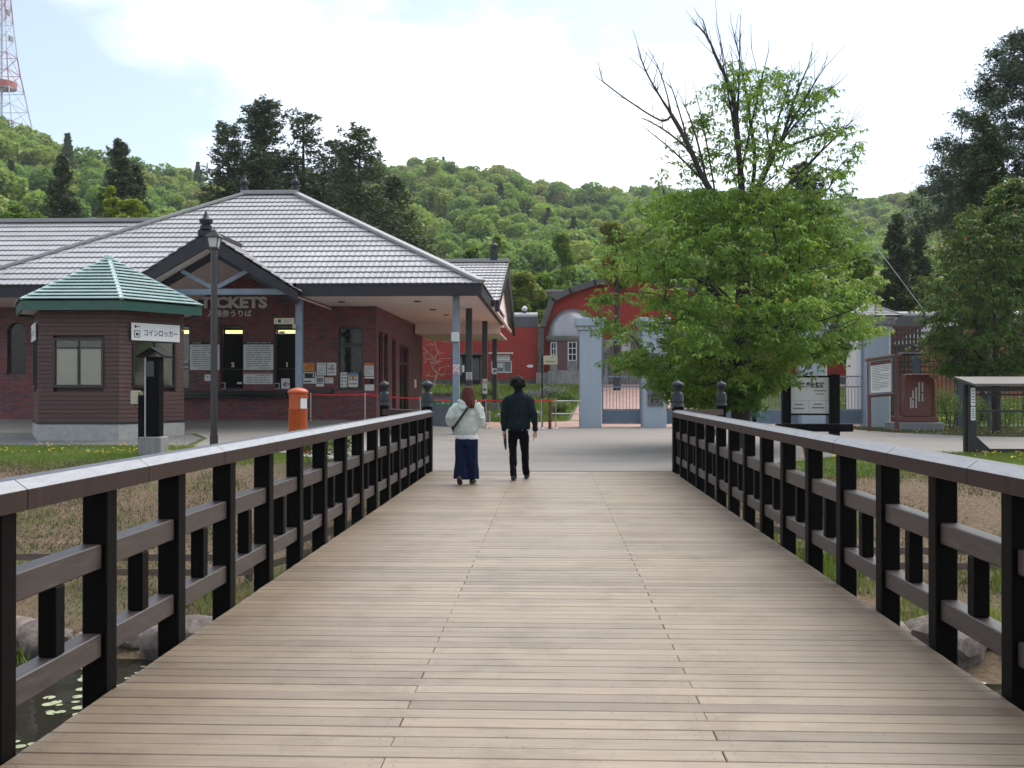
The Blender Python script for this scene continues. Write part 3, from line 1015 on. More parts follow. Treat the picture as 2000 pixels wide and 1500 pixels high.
# ------------------------------------------------------------------ hills with forest
SKY_TAB = [(-900, 250), (-400, 275), (-150, 300), (0, 318), (100, 342), (200, 364), (300, 380), (380, 392), (470, 378), (560, 372), (680, 366), (770, 355), (870, 345), (960, 353), (1040, 372), (1120, 388), (1200, 396),
           (1300, 398), (1450, 415), (1600, 428), (1720, 430), (1820, 428), (2000, 430), (2200, 430), (2700, 410)]
DIST_TAB = [(-900, 330), (0, 340), (300, 350), (420, 400), (560, 430), (870, 440), (1150, 470), (1300, 560), (1600, 660), (2000, 700), (2700, 600)]
def hill_h(px, r):
    s = (760 - lerp_tab(SKY_TAB, px)) / F
    D = lerp_tab(DIST_TAB, px)
    top = s * D - 7.0
    t = (r - 85.0) / (D - 85.0)
    if t <= 0: return 1.75
    if t <= 1:
        base = 0.35 * t + 0.65 * sstep(t)
        h = 1.75 + (top - 1.75) * base
        h += 5.0 * math.sin(math.pi * t) * mnoise.noise(Vector((px / 170.0, r / 90.0, 2.0)))
        return h
    return top - (t - 1) * 60
def hill_dir(px):
    d = ray(px, 760); d.z = 0; d.normalize(); return d
def build_hills():
    pxs = list(np.arange(-900, 2701, 50)); rs = [82, 90, 100, 115, 130, 150, 170, 195, 220, 250, 280, 310, 340, 370, 400, 440, 480, 520, 560, 620, 680, 740, 820]
    V, Fc = [], []
    for r in rs:
        for px in pxs:
            d = hill_dir(px)
            V.append((d.x * r, d.y * r, hill_h(px, r) if r > 84 else 1.2))
    n = len(pxs)
    for j in range(len(rs) - 1):
        for i in range(n - 1):
            a = j * n + i
            Fc.append((a, a + 1, a + n + 1, a + n))
    me = np_mesh('hills', V, Fc, 4)
    me.polygons.foreach_set('use_smooth', [True] * len(me.polygons))
    o = new_obj('hills', me, None, M['hill_soil']); tag(o, kind='structure')
build_hills()

# ---- leaf cards
def leaf_quads(pos, size, nrng, droop=0.35, aspect=0.5, fold=0.25, up=None):
    """folded rhombic leaves: (n,3) centres -> verts, quads"""
    n = len(pos)
    ang = nrng.uniform(0, 2*np.pi, n)
    pit = nrng.normal(-droop, 0.45, n)
    d = np.stack([np.cos(ang)*np.cos(pit), np.sin(ang)*np.cos(pit), np.sin(pit)], 1)
    rnd = nrng.normal(0, 1, (n, 3)); rnd[:, 2] += 1.6
    s = np.cross(d, rnd); s /= (np.linalg.norm(s, axis=1, keepdims=True) + 1e-6)
    nn = np.cross(s, d)
    L = (size * nrng.uniform(0.65, 1.25, n))[:, None]
    base = pos - d * L * 0.5; tip = pos + d * L * 0.5
    m = pos - d * L * 0.06
    a = m + s * L * aspect * 0.5 + nn * L * fold * 0.3
    b = m - s * L * aspect * 0.5 + nn * L * fold * 0.3
    V = np.stack([base, a, tip, b], 1).reshape(-1, 3)
    Q = np.arange(n * 4).reshape(-1, 4)
    return V, Q

def leaf_clusters(pos, size, nrng, k=5, droop=0.55, aspect=0.42, fold=0.3):
    """rosettes of k leaves spreading and drooping from each point"""
    pos = np.asarray(pos); n = len(pos)
    c = np.repeat(pos, k, axis=0); m = n * k
    a0 = np.repeat(nrng.uniform(0, 2*np.pi, n), k)
    ang = a0 + np.tile(np.arange(k) * 2*np.pi / k, n) + nrng.normal(0, .35, m)
    pit = nrng.normal(-droop, .32, m)
    d = np.stack([np.cos(ang)*np.cos(pit), np.sin(ang)*np.cos(pit), np.sin(pit)], 1)
    rnd = nrng.normal(0, .35, (m, 3)); rnd[:, 2] += 1.0
    s = np.cross(d, rnd); s /= (np.linalg.norm(s, axis=1, keepdims=True) + 1e-6)
    nn = np.cross(s, d)
    L = (size * nrng.uniform(.55, 1.3, m))[:, None]
    base = c + d * L * .12; mid = c + d * L * .55; tip = c + d * L * 1.1 - np.array([0, 0, 1.0]) * L * .12
    a = mid + s * L * aspect * .5 + nn * L * fold * .3; b = mid - s * L * aspect * .5 + nn * L * fold * .3
    V = np.stack([base, a, tip, b], 1).reshape(-1, 3)
    return V, np.arange(m * 4).reshape(-1, 4)

def crown_points(n, nrng, lobes, shell=0.55):
    """points in a set of ellipsoid lobes [(centre, radii, weight)], pushed to the outside"""
    w = np.array([l[2] for l in lobes], float); w /= w.sum()
    k = nrng.choice(len(lobes), n, p=w)
    u = nrng.normal(0, 1, (n, 3)); u /= np.linalg.norm(u, axis=1, keepdims=True)
    rad = nrng.uniform(shell, 1.0, n) ** 0.7
    C = np.array([l[0] for l in lobes]); Rr = np.array([l[1] for l in lobes])
    return C[k] + u * rad[:, None] * Rr[k]

def forest():
    nr = np.random.default_rng(5)
    protos = bpy.data.collections.new('forest_kinds')
    for i in range(7):
        lobes = []
        if i < 5:      # broadleaf crowns
            for k in range(11 + i):
                a = nr.uniform(0, 2*np.pi); rr = nr.uniform(0, 2.7); zz = nr.uniform(3.0, 8.5)
                rr *= 1.0 - max(0, (zz - 5.5)) / 5.5
                q = nr.uniform(1.2, 2.0)
                lobes.append(((rr*np.cos(a), rr*np.sin(a), zz), (q, q, q * 0.75), q ** 2))
            pts = crown_points(1500, nr, lobes, 0.7)
            V, Q = leaf_quads(pts, 0.72, nr, 0.1, 0.75, 0.2)
        else:          # conifers
            n = 1300
            t = nr.uniform(0, 1, n) ** 0.75
            a = nr.uniform(0, 2*np.pi, n)
            layer = np.floor(t * 12) / 12
            rr = (1 - layer) * 2.4 * nr.uniform(0.3, 1.0, n) ** 0.6 + 0.1
            pts = np.stack([rr*np.cos(a), rr*np.sin(a), 1.5 + t * 10.5 - rr * 0.25], 1)
            V, Q = leaf_quads(pts, 0.7, nr, 0.3, 0.4, 0.1)
        me = np_mesh('crown_kind', V, Q, 4)
        me.materials.append(M['leaf_forest'] if i < 5 else M['leaf_conifer'])
        o = bpy.data.objects.new('crown_kind', me)
        protos.objects.link(o)
    pts, scl, idx = [], [], []
    r = 92.0
    while r < 720:
        step_r = 3.6 + r * 0.006
        for px in np.arange(-420, 2480, 4.6 / r * F * (0.9 + r * 0.0006)):
            p = px + nr.uniform(-2, 2) / r * F; q = r + nr.uniform(-2, 2)
            D = lerp_tab(DIST_TAB, p)
            if q > D + 18: continue
            d = hill_dir(p)
            pts.append((d.x*q, d.y*q, hill_h(p, q) - 1.2))
            con = mnoise.noise(Vector((d.x*q/60, d.y*q/60, 7))) > 0.42 or nr.uniform() < 0.012
            if con: idx.append(int(nr.integers(5, 7)))
            else: idx.append(int(nr.integers(0, 5)))
            scl.append(nr.choice([.55, .8, 1.0, 1.25], p=[.2, .35, .3, .15]) * nr.uniform(0.85, 1.15) * (0.85 if r < 140 else 1.0))
        r += step_r
    me = bpy.data.meshes.new('forest')
    me.from_pydata(pts, [], [])
    me.attributes.new('tsc', 'FLOAT', 'POINT').data.foreach_set('value', scl)
    me.attributes.new('tix', 'INT', 'POINT').data.foreach_set('value', idx)
    me.attributes.new('trz', 'FLOAT', 'POINT').data.foreach_set('value', list(nr.uniform(0, 6.28, len(pts))))
    o = new_obj('forest', me)
    tag(o, 'mixed spring-green forest covering the hills behind the buildings', 'forest', kind='stuff')
    ng = bpy.data.node_groups.new('forest_nodes', 'GeometryNodeTree')
    ng.interface.new_socket('Geometry', in_out='INPUT', socket_type='NodeSocketGeometry')
    ng.interface.new_socket('Geometry', in_out='OUTPUT', socket_type='NodeSocketGeometry')
    N = ng.nodes; L = ng.links
    gi = N.new('NodeGroupInput'); go = N.new('NodeGroupOutput')
    m2p = N.new('GeometryNodeMeshToPoints')
    ip = N.new('GeometryNodeInstanceOnPoints')
    ci = N.new('GeometryNodeCollectionInfo')
    ci.inputs['Collection'].default_value = protos
    ci.inputs['Separate Children'].default_value = True
    ci.inputs['Reset Children'].default_value = True
    ip.inputs['Pick Instance'].default_value = True
    def attr(nm, typ):
        a = N.new('GeometryNodeInputNamedAttribute'); a.data_type = typ; a.inputs['Name'].default_value = nm
        return a.outputs['Attribute']
    cx = N.new('ShaderNodeCombineXYZ')
    L.new(attr('trz', 'FLOAT'), cx.inputs['Z'])
    L.new(gi.outputs[0], m2p.inputs[0])
    L.new(m2p.outputs[0], ip.inputs['Points'])
    L.new(ci.outputs[0], ip.inputs['Instance'])
    L.new(attr('tix', 'INT'), ip.inputs['Instance Index'])
    L.new(attr('tsc', 'FLOAT'), ip.inputs['Scale'])
    L.new(cx.outputs[0], ip.inputs['Rotation'])
    L.new(ip.outputs[0], go.inputs[0])
    md = o.modifiers.new('trees', 'NODES'); md.node_group = ng
    print('forest trees', len(pts))
forest()

# ------------------------------------------------------------------ roofs made of courses
def tile_slope(parent, O, U, Vd, length, n, ul, ur, mat='roof_tile', name='tile_course', period=0.176, amp=0.010, step=0.046, wave=True, hole=None):
    """n courses climbing from the eave: O origin on the eave, U along it, Vd up the slope (unit vectors);
    ul(v), ur(v) bound each course; each course is a strip with a thick wavy lower edge"""
    O = Vector(O); U = Vector(U).normalized(); Vd = Vector(Vd).normalized()
    N = U.cross(Vd).normalized()
    if N.z < 0: N = -N
    for i in range(n):
        v0 = length * i / n - 0.02; v1 = length * (i + 1) / n + 0.01
        rows = [(v0 + .07, step - .02, True), (v0, step - .02, True), (v0, step, True), (v1, 0.004, False)]
        lo = min(ul(v0), ul(v1)); hi = max(ur(v0), ur(v1))
        if hi - lo < 0.05: continue
        du = period / 5 if wave else max(0.3, (hi - lo) / 4)
        us = [lo + k * du for k in range(int((hi - lo) / du) + 2)]
        V = []
        for v, hgt, _ in rows:
            a, b = ul(v), ur(v)
            for u in us:
                uu = min(max(u, a), b)
                ph = (uu / period) % 1.0
                w = (amp * (math.cos(2 * math.pi * ph) * 0.7 + 0.3 * math.cos(4 * math.pi * ph))) if wave else 0.0
                V.append(O + U * uu + Vd * v + N * (hgt + w + 0.03))
        m = len(us); Fc = []
        for r in range(len(rows) - 1):
            for k in range(m - 1):
                q = (r*m + k, r*m + k + 1, (r+1)*m + k + 1, (r+1)*m + k)
                if (V[q[0]] - V[q[1]]).length < 1e-5 and (V[q[2]] - V[q[3]]).length < 1e-5: continue
                if hole is not None and hole((V[q[0]] + V[q[2]])/2): continue
                Fc.append(q)
        wb(MB().add(V, Fc), name, mat, parent)

# ================================================================== ticket hall
YE, YC, YW = 30.0, 31.0, 34.6          # eave, column row, ticket wall
ZE, ZF, ZS = 4.5, 4.18, 4.25           # eave top, fascia foot, soffit
XR = -2.02                             # right eave corner
XL = -17.6                             # left eave corner
YR, ZR = 37.15, 8.42                   # ridge
RXR, RXL = -9.17, -11.0
TH = thing('ticket_hall', 'dark brick ticket hall with grey tiled hip roof and gabled porch over the counter', 'building', (-9.5, 36.0, 0.4))
def build_hall():
    g = 0.3
    gx0 = PX(405, 29.7); pm_ = (ZR - ZE)/(YR - YE); yg_ = YE + (5.86 - ZE)/pm_
    roof = wb(MB().add([(XL + .1, YE + .1, ZE - .06), (XR - .1, YE + .1, ZE - .06), (RXR, YR, ZR - .06), (RXL, YR, ZR - .06),
                        (XL + .1, 2*YR - YE, ZE - .06), (XR - .1, 2*YR - YE, ZE - .06), (gx0 - 2.2, YE + .1, ZE - .06), (gx0 + 2.2, YE + .1, ZE - .06), (gx0, yg_, 5.80)],
                       [(0, 6, 8, 3), (7, 1, 2, 3, 8), (1, 5, 2), (4, 0, 3), (5, 4, 3, 2)]), 'roof', 'fascia_dark', TH)
    def in_porch(p):
        return p.z < 5.93 - abs(p.x - gx0)*((5.93 - 4.27)/2.62) - .06
    sl = Vector((0, YR - YE, ZR - ZE)); Lf = sl.length
    tile_slope(roof, (0, YE, ZE), (1, 0, 0), sl, Lf, 19,
               lambda v: XL + (RXL - XL) * v / Lf, lambda v: XR + (RXR - XR) * v / Lf, hole=in_porch)
    # right hand hip face
    sr = Vector((RXR - XR, 0, ZR - ZE)); Lr = sr.length
    tile_slope(roof, (XR, YE, ZE), (0, 1, 0), sr, Lr, 19,
               lambda v: (YR - YE) * v / Lr, lambda v: 2 * (YR - YE) - (YR - YE) * v / Lr)
    # hip and ridge cappings
    for a, b in (((XR, YE, ZE), (RXR, YR, ZR)), ((XL, YE, ZE), (RXL, YR, ZR))):
        a = Vector(a) + Vector((0, 0, .10)); b = Vector(b) + Vector((0, 0, .10))
        wb(MB().beam(a, b, .30, .10), 'hip_capping', 'roof_trim', roof, bevel=.02)
    wb(MB().beam((RXL - .1, YR, ZR + .1), (RXR + .1, YR, ZR + .1), .36, .14), 'ridge_capping', 'roof_trim', roof, bevel=.02)
    for x in (RXL, RXR):
        pr = [(.14, 0), (.14, .12), (.10, .14), (.10, .2), (.16, .24), (.16, .34), (.09, .38), (.07, .44), (.005, .62)]
        wb(MB().lathe(pr, (x, YR, ZR + .17), 14), 'ridge_finial', 'finial_metal', roof, smooth=True)
    # fascia boards round the eave, and the soffit
    for a_, b_ in ((XL, gx0 - 2.5), (gx0 + 2.5, XR - .02)):
        wb(MB().box((a_, YE, ZF), (b_, YE + .12, ZE + .02)), 'fascia', 'fascia_dark', TH)
    wb(MB().box((XR - .12, YE + .125, ZF), (XR, 44.2, ZE + .02)), 'fascia', 'fascia_dark', TH)
    for a_, b_ in ((XL, gx0 - 2.5), (gx0 + 2.5, XR)):
        wb(MB().box((a_, YE - .03, ZE + .0), (b_, YE - .005, ZE + .06)), 'gutter', 'fascia_dark', TH)
    gx_ = PX(405, 29.7)
    for a_, b_, c_, d_ in ((XL, gx_ - 2.45, YE + .13, YW - .003), (gx_ + 2.45, XR - .13, YE + .13, YW - .003), (PX(735, YW), XR - .13, YW, 47.0)):
        wb(MB().box((a_, c_, ZS), (b_, d_, ZS + .06)), 'soffit', 'soffit', TH)
    for (x, y) in ((-4.2, 32.6), (-6.6, 32.7), (-3.9, 38.6), (-3.8, 42.0), (-4.1, 36.0)):
        wb(MB().lathe([(.11, ZS - .03), (.11, ZS - .004)], (x, y, 0), 14), 'downlight', 'iron_black', TH)
    # sloping bulkhead under the porch at the far right of the soffit
    wb(MB().box((-5.75, 44.0, ZS - .42), (XR - .14, 50.2, ZS - .36)), 'porch_soffit', 'soffit', TH)
    wb(MB().box((-5.75, 43.9, ZS - .42), (XR - .14, 43.98, ZS - .002)), 'porch_bulkhead', 'soffit', TH)
    # walls with real openings: front wall built of panels between the openings
    xr = PX(735, YW)
    xl = -21.0
    z0 = 0.2
    wins = [(PX(a, YW), PX(b, YW), PZ(760.5, YW), PZ(634, YW)) for a, b in ((220, 265), (325, 370), (430, 475), (535, 580))]
    wins.append((PX(661, YW), PX(708, YW), PZ(762, YW), PZ(638, YW)))
    wins.insert(0, (PX(14, YW), PX(50, YW), PZ(731, YW), PZ(627, YW)))
    wins.sort()
    wall = MB()
    x = xl
    for (a, b, zb, zt) in wins:
        wall.box((x, YW, z0), (a, YW + .25, ZS + .0))
        wall.box((a, YW, z0), (b, YW + .25, zb))
        wall.box((a, YW, zt), (b, YW + .25, ZS))
        x = b
    wall.box((x, YW, z0), (xr, YW + .25, ZS))
    wall.box((xl, YW, ZS + .002), (xr, YW + .25, ZS + .9))
    w = wb(wall, 'wall', 'ticket_brick', TH)
    # right side wall with tall windows and the door
    sw = MB(); y = YW + .25
    def yat(px): return xr * F / (px - 1078)
    sopen = [(yat(738.5), yat(746), 0.9, 3.45), (yat(749), yat(756), 0.9, 3.45), (yat(765), yat(772), 0.75, 3.35), (yat(779), yat(797), 0.42, 3.2)]
    for (a, b, zb, zt) in sopen:
        sw.box((xr - .25, y, z0), (xr - .002, a, ZS))
        sw.box((xr - .25, a, z0), (xr - .002, b, zb))
        sw.box((xr - .25, a, zt), (xr - .002, b, ZS))
        y = b
    sw.box((xr - .25, y, z0), (xr - .002, 47.0, ZS))
    wb(sw, 'side_wall', 'ticket_brick', TH)
    wb(MB().box((xl, 46.75, z0), (xr - .26, 47, ZS)), 'back_wall', 'ticket_brick', TH)
    # dark room behind the windows, with lit tubes
    rm = MB()
    rm.box((xl, YW + 3.4, .2), (xr - .3, YW + 3.5, ZS)); rm.box((xl, YW + .26, .36), (xr - .3, YW + 3.4, .42))
    wb(rm, 'interior', 'interior_dark', TH)
    # windows
    for i, (a, b, zb, zt) in enumerate(wins):
        fr = MB(); t = .055
        yy = YW + .10
        fr.box((a, yy, zb), (a + t, yy + .07, zt)); fr.box((b - t, yy, zb), (b, yy + .07, zt))
        fr.box((a + t, yy, zt - t), (b - t, yy + .07, zt)); fr.box((a + t, yy, zb), (b - t, yy + .07, zb + t))
        if i == len(wins) - 1:
            zm = PZ(677, YW); fr.box((a + t, yy, zm), (b - t, yy + .07, zm + .14))
        elif i > 0:
            zm = PZ(721, YW); fr.box((a + t, yy, zm), (b - t, yy + .07, zm + .03))
        o = wb(fr, 'window', 'window_frame', TH)
        wb(MB().box((a + t, yy + .03, zb + t), (b - t, yy + .036, zt - t)), 'pane', 'pane' if 0 < i < len(wins) - 1 else 'dark_glass', o)
        if 0 < i < len(wins) - 1 and i >= 2:
            zl = PZ(645, YW)
            wb(MB().box((a + .02, YW + .5, zl - .06), (b + .02, YW + .56, zl + .05)), 'tube_lamp', 'tube_light', o)
    # arched head of the end window
    a, b, zb, zt = wins[0]
    ar = MB()
    pts = [((a + b)/2 + math.cos(t)*(b - a)/2*0.999, zt - .32 + .315*math.sin(t)) for t in np.linspace(0, math.pi, 13)]
    ar.prism([(b, zt), *[(p[0], p[1]) for p in pts], (a, zt)], YW + .002, YW + .22)
    wb(ar, 'arch_brick', 'ticket_brick', TH)
    for (a, b, zb, zt) in sopen:
        fr = MB(); t = .05; xx = xr - .14
        fr.box((xx, a, zb), (xx + .06, a + t, zt)); fr.box((xx, b - t, zb), (xx + .06, b, zt))
        fr.box((xx, a + t, zt - t), (xx + .06, b - t, zt)); fr.box((xx, a + t, zb), (xx + .06, b - t, zb + t))
        nm = 'window'
        if zb < .5:
            nm = 'door'
            fr.box((xx, a + t, 2.45), (xx + .06, b - t, 2.56)); m_ = (a + b)/2
            fr.box((xx, m_ - .03, zb + t), (xx + .06, m_ + .03, zt - t))
        o = wb(fr, nm, 'window_frame', TH)
        wb(MB().box((xx + .02, a + t, zb + t), (xx + .026, b - t, zt - t)), 'pane', 'dark_glass', o)
    # counter shelf under the ticket windows
    xa, xb = PX(215, YW), PX(563, YW)
    wb(MB().box((xa, YW - .42, PZ(772, YW)), (xb, YW - .003, PZ(763, YW))), 'counter', 'counter_black', TH, bevel=.01)
    wb(MB().box((xa, YW - .30, PZ(777, YW)), (xb, YW - .003, PZ(772.4, YW))), 'counter_apron', 'counter_black', TH)
    wb(MB().box((PX(607, YW), YW - .25, PZ(768, YW)), (PX(650, YW), YW - .003, PZ(761, YW))), 'wall_shelf', 'counter_black', TH)
    # columns
    def column(x, y, w, zb, zt, mat):
        o = wb(MB().cbox((x - w/2, y - w/2, zb), (x + w/2, y + w/2, zt), .012), 'column', mat, TH)
        return o
    cx = PX(891, YC)
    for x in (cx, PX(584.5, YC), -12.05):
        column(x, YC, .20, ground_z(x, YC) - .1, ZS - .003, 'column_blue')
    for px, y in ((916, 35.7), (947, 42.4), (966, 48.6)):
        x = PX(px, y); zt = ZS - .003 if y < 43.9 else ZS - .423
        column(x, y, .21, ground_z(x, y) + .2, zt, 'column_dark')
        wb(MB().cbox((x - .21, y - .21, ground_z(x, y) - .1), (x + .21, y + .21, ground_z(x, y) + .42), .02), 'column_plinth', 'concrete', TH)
    # gabled porch over the counter
    gx, gy, gz = PX(405, 29.7), 29.55, 5.93
    hw, ez = 2.62, 4.27
    sl_ = (gz - ez) / hw
    for s in (-1, 1):
        mb = MB()
        prof_top = [(gx, gz), (gx + s*hw, ez)]
        th = .30
        poly = [(gx, gz), (gx + s*hw, ez), (gx + s*(hw + .02), ez - .26), (gx, gz - .42)]
        mb.prism(poly, gy, gy + .10)
        wb(mb, 'barge_board', 'fascia_dark', TH)
        # soffit of the porch roof
        wb(MB().add([(gx, gy + .11, gz - .36), (gx + s*hw*.97, gy + .11, ez - .14), (gx + s*hw*.97, YW - .01, ez - .14), (gx, YW - .01, gz - .36),
                     (gx, gy + .11, gz - .32), (gx + s*hw*.97, gy + .11, ez - .10), (gx + s*hw*.97, YW - .01, ez - .10), (gx, YW - .01, gz - .32)],
                    [(0,1,2,3),(4,7,6,5),(0,4,5,1),(1,5,6,2),(2,6,7,3),(3,7,4,0)]), 'porch_lining', 'soffit', TH)
        # inner rafter seen under the porch
        wb(MB().beam((gx, gy + .9, gz - .47), (gx + s*hw*.93, gy + .9, ez - .22), .12, .18), 'rafter', 'fascia_dark', TH)
        # tiles
        S = Vector((-s*hw, 0, gz - ez)); Ls = S.length
        def ue(v, Ls=Ls):
            z = ez + (gz - ez)*v/Ls
            return max(.5, (YE + (z - ZE)/((ZR - ZE)/(YR - YE))) - gy + .12)
        tile_slope(roof, (gx + s*hw, gy, ez), (0, 1, 0), S, Ls, 10, lambda v: 0.0, ue)
    wb(MB().beam((gx, gy - .04, gz + .08), (gx, 32.8, gz + .08), .24, .14), 'ridge_capping', 'fascia_dark', roof, bevel=.02)
    wb(MB().cbox((gx - .22, gy - .1, gz - .08), (gx + .22, gy + .15, gz + .12), .04), 'gable_ornament', 'fascia_dark', TH)
    wb(MB().lathe([(.17, .1), (.17, .2), (.12, .24), (.19, .30), (.19, .38), (.10, .44), (.07, .5), (.004, .66)], (gx, gy + .02, gz + .02), 14), 'gable_finial', 'fascia_dark', TH, smooth=True)
    # truss in the gable
    ty = 30.35; tz = PZ(568, ty)
    tr = wb(MB().box((gx - 2.25, ty - .08, tz - .085), (gx + 2.25, ty + .08, tz + .085)), 'truss', 'column_blue', TH)
    wb(MB().box((gx - .08, ty - .075, tz + .088), (gx + .08, ty + .075, gz - .44)), 'king_post', 'column_blue', tr)
    for s in (-1, 1):
        wb(MB().beam((gx + s*.09, ty, tz + .14), (gx + s*.98, ty, tz + .62), .11, .12), 'strut', 'column_blue', tr)
    # end wall above the counter, within the gable
    wb(MB().prism([(gx - 2.4, ZS + .065), (gx + 2.4, ZS + .065), (gx, 5.6)], YW + .03, YW + .2), 'gable_wall', 'ticket_brick', TH)
    # lettering
    zc = PZ(589, YW)
    a, b = PX(391, YW), PX(522, YW)
    wtext('lettering', 'TICKETS', 'letter_grey', TH, ((a + b)/2, YW - .03, zc), w=b - a, h=PZ(578, YW) - PZ(601, YW), bold=.045, extrude=.02)
    a, b = PX(405, YW), PX(492, YW)
    wtext('lettering', '入場券うりば', 'letter_grey', TH, ((a + b)/2, YW - .03, PZ(610.5, YW)), w=b - a, h=PZ(603.5, YW) - PZ(617.5, YW), bold=.012, extrude=.02)
    # cross-gabled entrance porch on the right hand side
    px0, px1 = -1.75, -8.0
    fy, by, ry, pz, rz = 35.0, 50.8, 42.6, 4.42, 6.6
    for (ya, nm) in ((fy, 'front'), (by, 'back')):
        S = Vector((0, ry - ya, rz - pz)); Ls = S.length
        if nm == 'front':
            # shows only where it stands clear of the main roof's hip face
            pitch = (ZR - ZE)/(XR - RXR)
            tile_slope(roof, (0, ya, pz), (1, 0, 0), S, Ls, 13,
                       lambda v: XR - ((pz + (rz - pz)*v/Ls) - ZE)/pitch - .2 if (pz + (rz - pz)*v/Ls) > ZE else XR + .02, lambda v: px0)
        else:
            tile_slope(roof, (0, ya, pz), (1, 0, 0), S, Ls, 13, lambda v: px1, lambda v: px0)
    wb(MB().beam((px0 + .02, ry, rz + .12), (px1, ry, rz + .12), .3, .14), 'ridge_capping', 'roof_trim', roof, bevel=.02)
    for (ya, sgn) in ((fy, 1), (by, -1)):
        poly = [(ry, rz + .05), (ya, pz), (ya - sgn*.05, pz - .34), (ry, rz - .46)]
        wb(MB().prism_x(poly, px0 - .14, px0 - .02), 'barge_board', 'fascia_dark', TH)
    wb(MB().prism_x([(fy + 1.0, pz + .02), (by - 1.0, pz + .02), (ry, rz - .3)], px0 - .45, px0 - .3), 'gable_panel', 'soffit', TH)
    wb(MB().box((XR - .02, fy + .05, ZS - .05), (px0 - .16, by - .1, ZS + .0)), 'porch_edge', 'soffit', TH)
    wb(MB().cbox((-2.35 - .16, ry - .16, rz + .1), (-2.35 + .16, ry + .16, rz + .42), .03).lathe([(.12, .42), (.12, .62), (.17, .66), (.17, .76), (.06, .84), (.004, 1.08)], (-2.35, ry, rz), 14), 'ridge_finial', 'finial_metal', roof)
    # rear left wing with its own lower ridge
    wy, wr, wz = 32.6, 38.1, 7.62
    S = Vector((0, wr - wy, wz - ZE)); Ls = S.length
    wing = wb(MB().add([(-34, wy, ZE - .05), (-12.5, wy, ZE - .05), (-12.5, wr, wz - .05), (-34, wr, wz - .05), (-34, 2*wr - wy, ZE - .05), (-12.5, 2*wr - wy, ZE - .05)], [(0,1,2,3),(3,2,5,4)]), 'wing_roof', 'fascia_dark', TH)
    tile_slope(wing, (0, wy, ZE), (1, 0, 0), S, Ls, 14, lambda v: -34.0, lambda v: -17.4 + (4.3) * v / Ls)
    wb(MB().beam((-34, wr, wz + .1), (-13.0, wr, wz + .1), .34, .14), 'ridge_capping', 'roof_trim', wing, bevel=.02)
    wb(MB().box((-34, wy, ZF), (XL + .01, wy + .12, ZE + .02)), 'fascia', 'fascia_dark', TH)
    wb(MB().box((-34, wy + .13, ZS), (XL - .01, 36.0, ZS + .06)), 'wing_soffit', 'soffit', TH)
    wb(MB().box((-34, YW + .01, .2), (xl - .005, YW + .26, ZS - .002)), 'wing_wall', 'ticket_brick', TH)
build_hall()

# ------------------------------------------------------------------ flat notices
def notice(name, label, cat, box, Y, mat, lines=None, group=None, ink='ink_pale', header=None, extra=None, thick=.012, off=.014, line_h=None):
    """a flat printed sheet or board on a wall: box = (x0,y0,x1,y1) in photograph pixels at depth Y"""
    x0, y0, x1, y1 = box
    xa, xb, za, zb = PX(x0, Y), PX(x1, Y), PZ(y1, Y), PZ(y0, Y)
    t = thing(name, label, cat, ((xa + xb)/2, Y - off, za), group=group)
    wb(MB().box((xa, Y - off - thick, za), (xb, Y - off, zb)), 'board', mat, t)
    yf = Y - off - thick - .003
    H = zb - za; Wd = xb - xa
    if header:
        wb(MB().box((xa + .001, yf, zb - H*header[1]), (xb - .001, yf + .002, zb - .002)), 'heading', header[0], t)
    if lines:
        mb = MB(); r2 = random.Random(hash(box) % 1000)
        top = zb - H*(header[1] if header else .0)
        n = lines
        for i in range(n):
            zc = top - (i + .75) * (top - za) / (n + .6)
            hh = (top - za) / (n + .6) * .32
            x = xa + Wd*.09
            while x < xb - Wd*.16:
                l = Wd * r2.uniform(.10, .32); x2 = min(x + l, xb - Wd*.08)
                if r2.random() < .85:
                    mb.box((x, yf, zc - hh/2), (x2, yf + .002, zc + hh/2))
                x = x2 + Wd*.03
        wb(mb, 'print', ink, t)['kind'] = 'stuff'
    if extra: extra(t, xa, xb, za, zb, yf - .001)
    return t
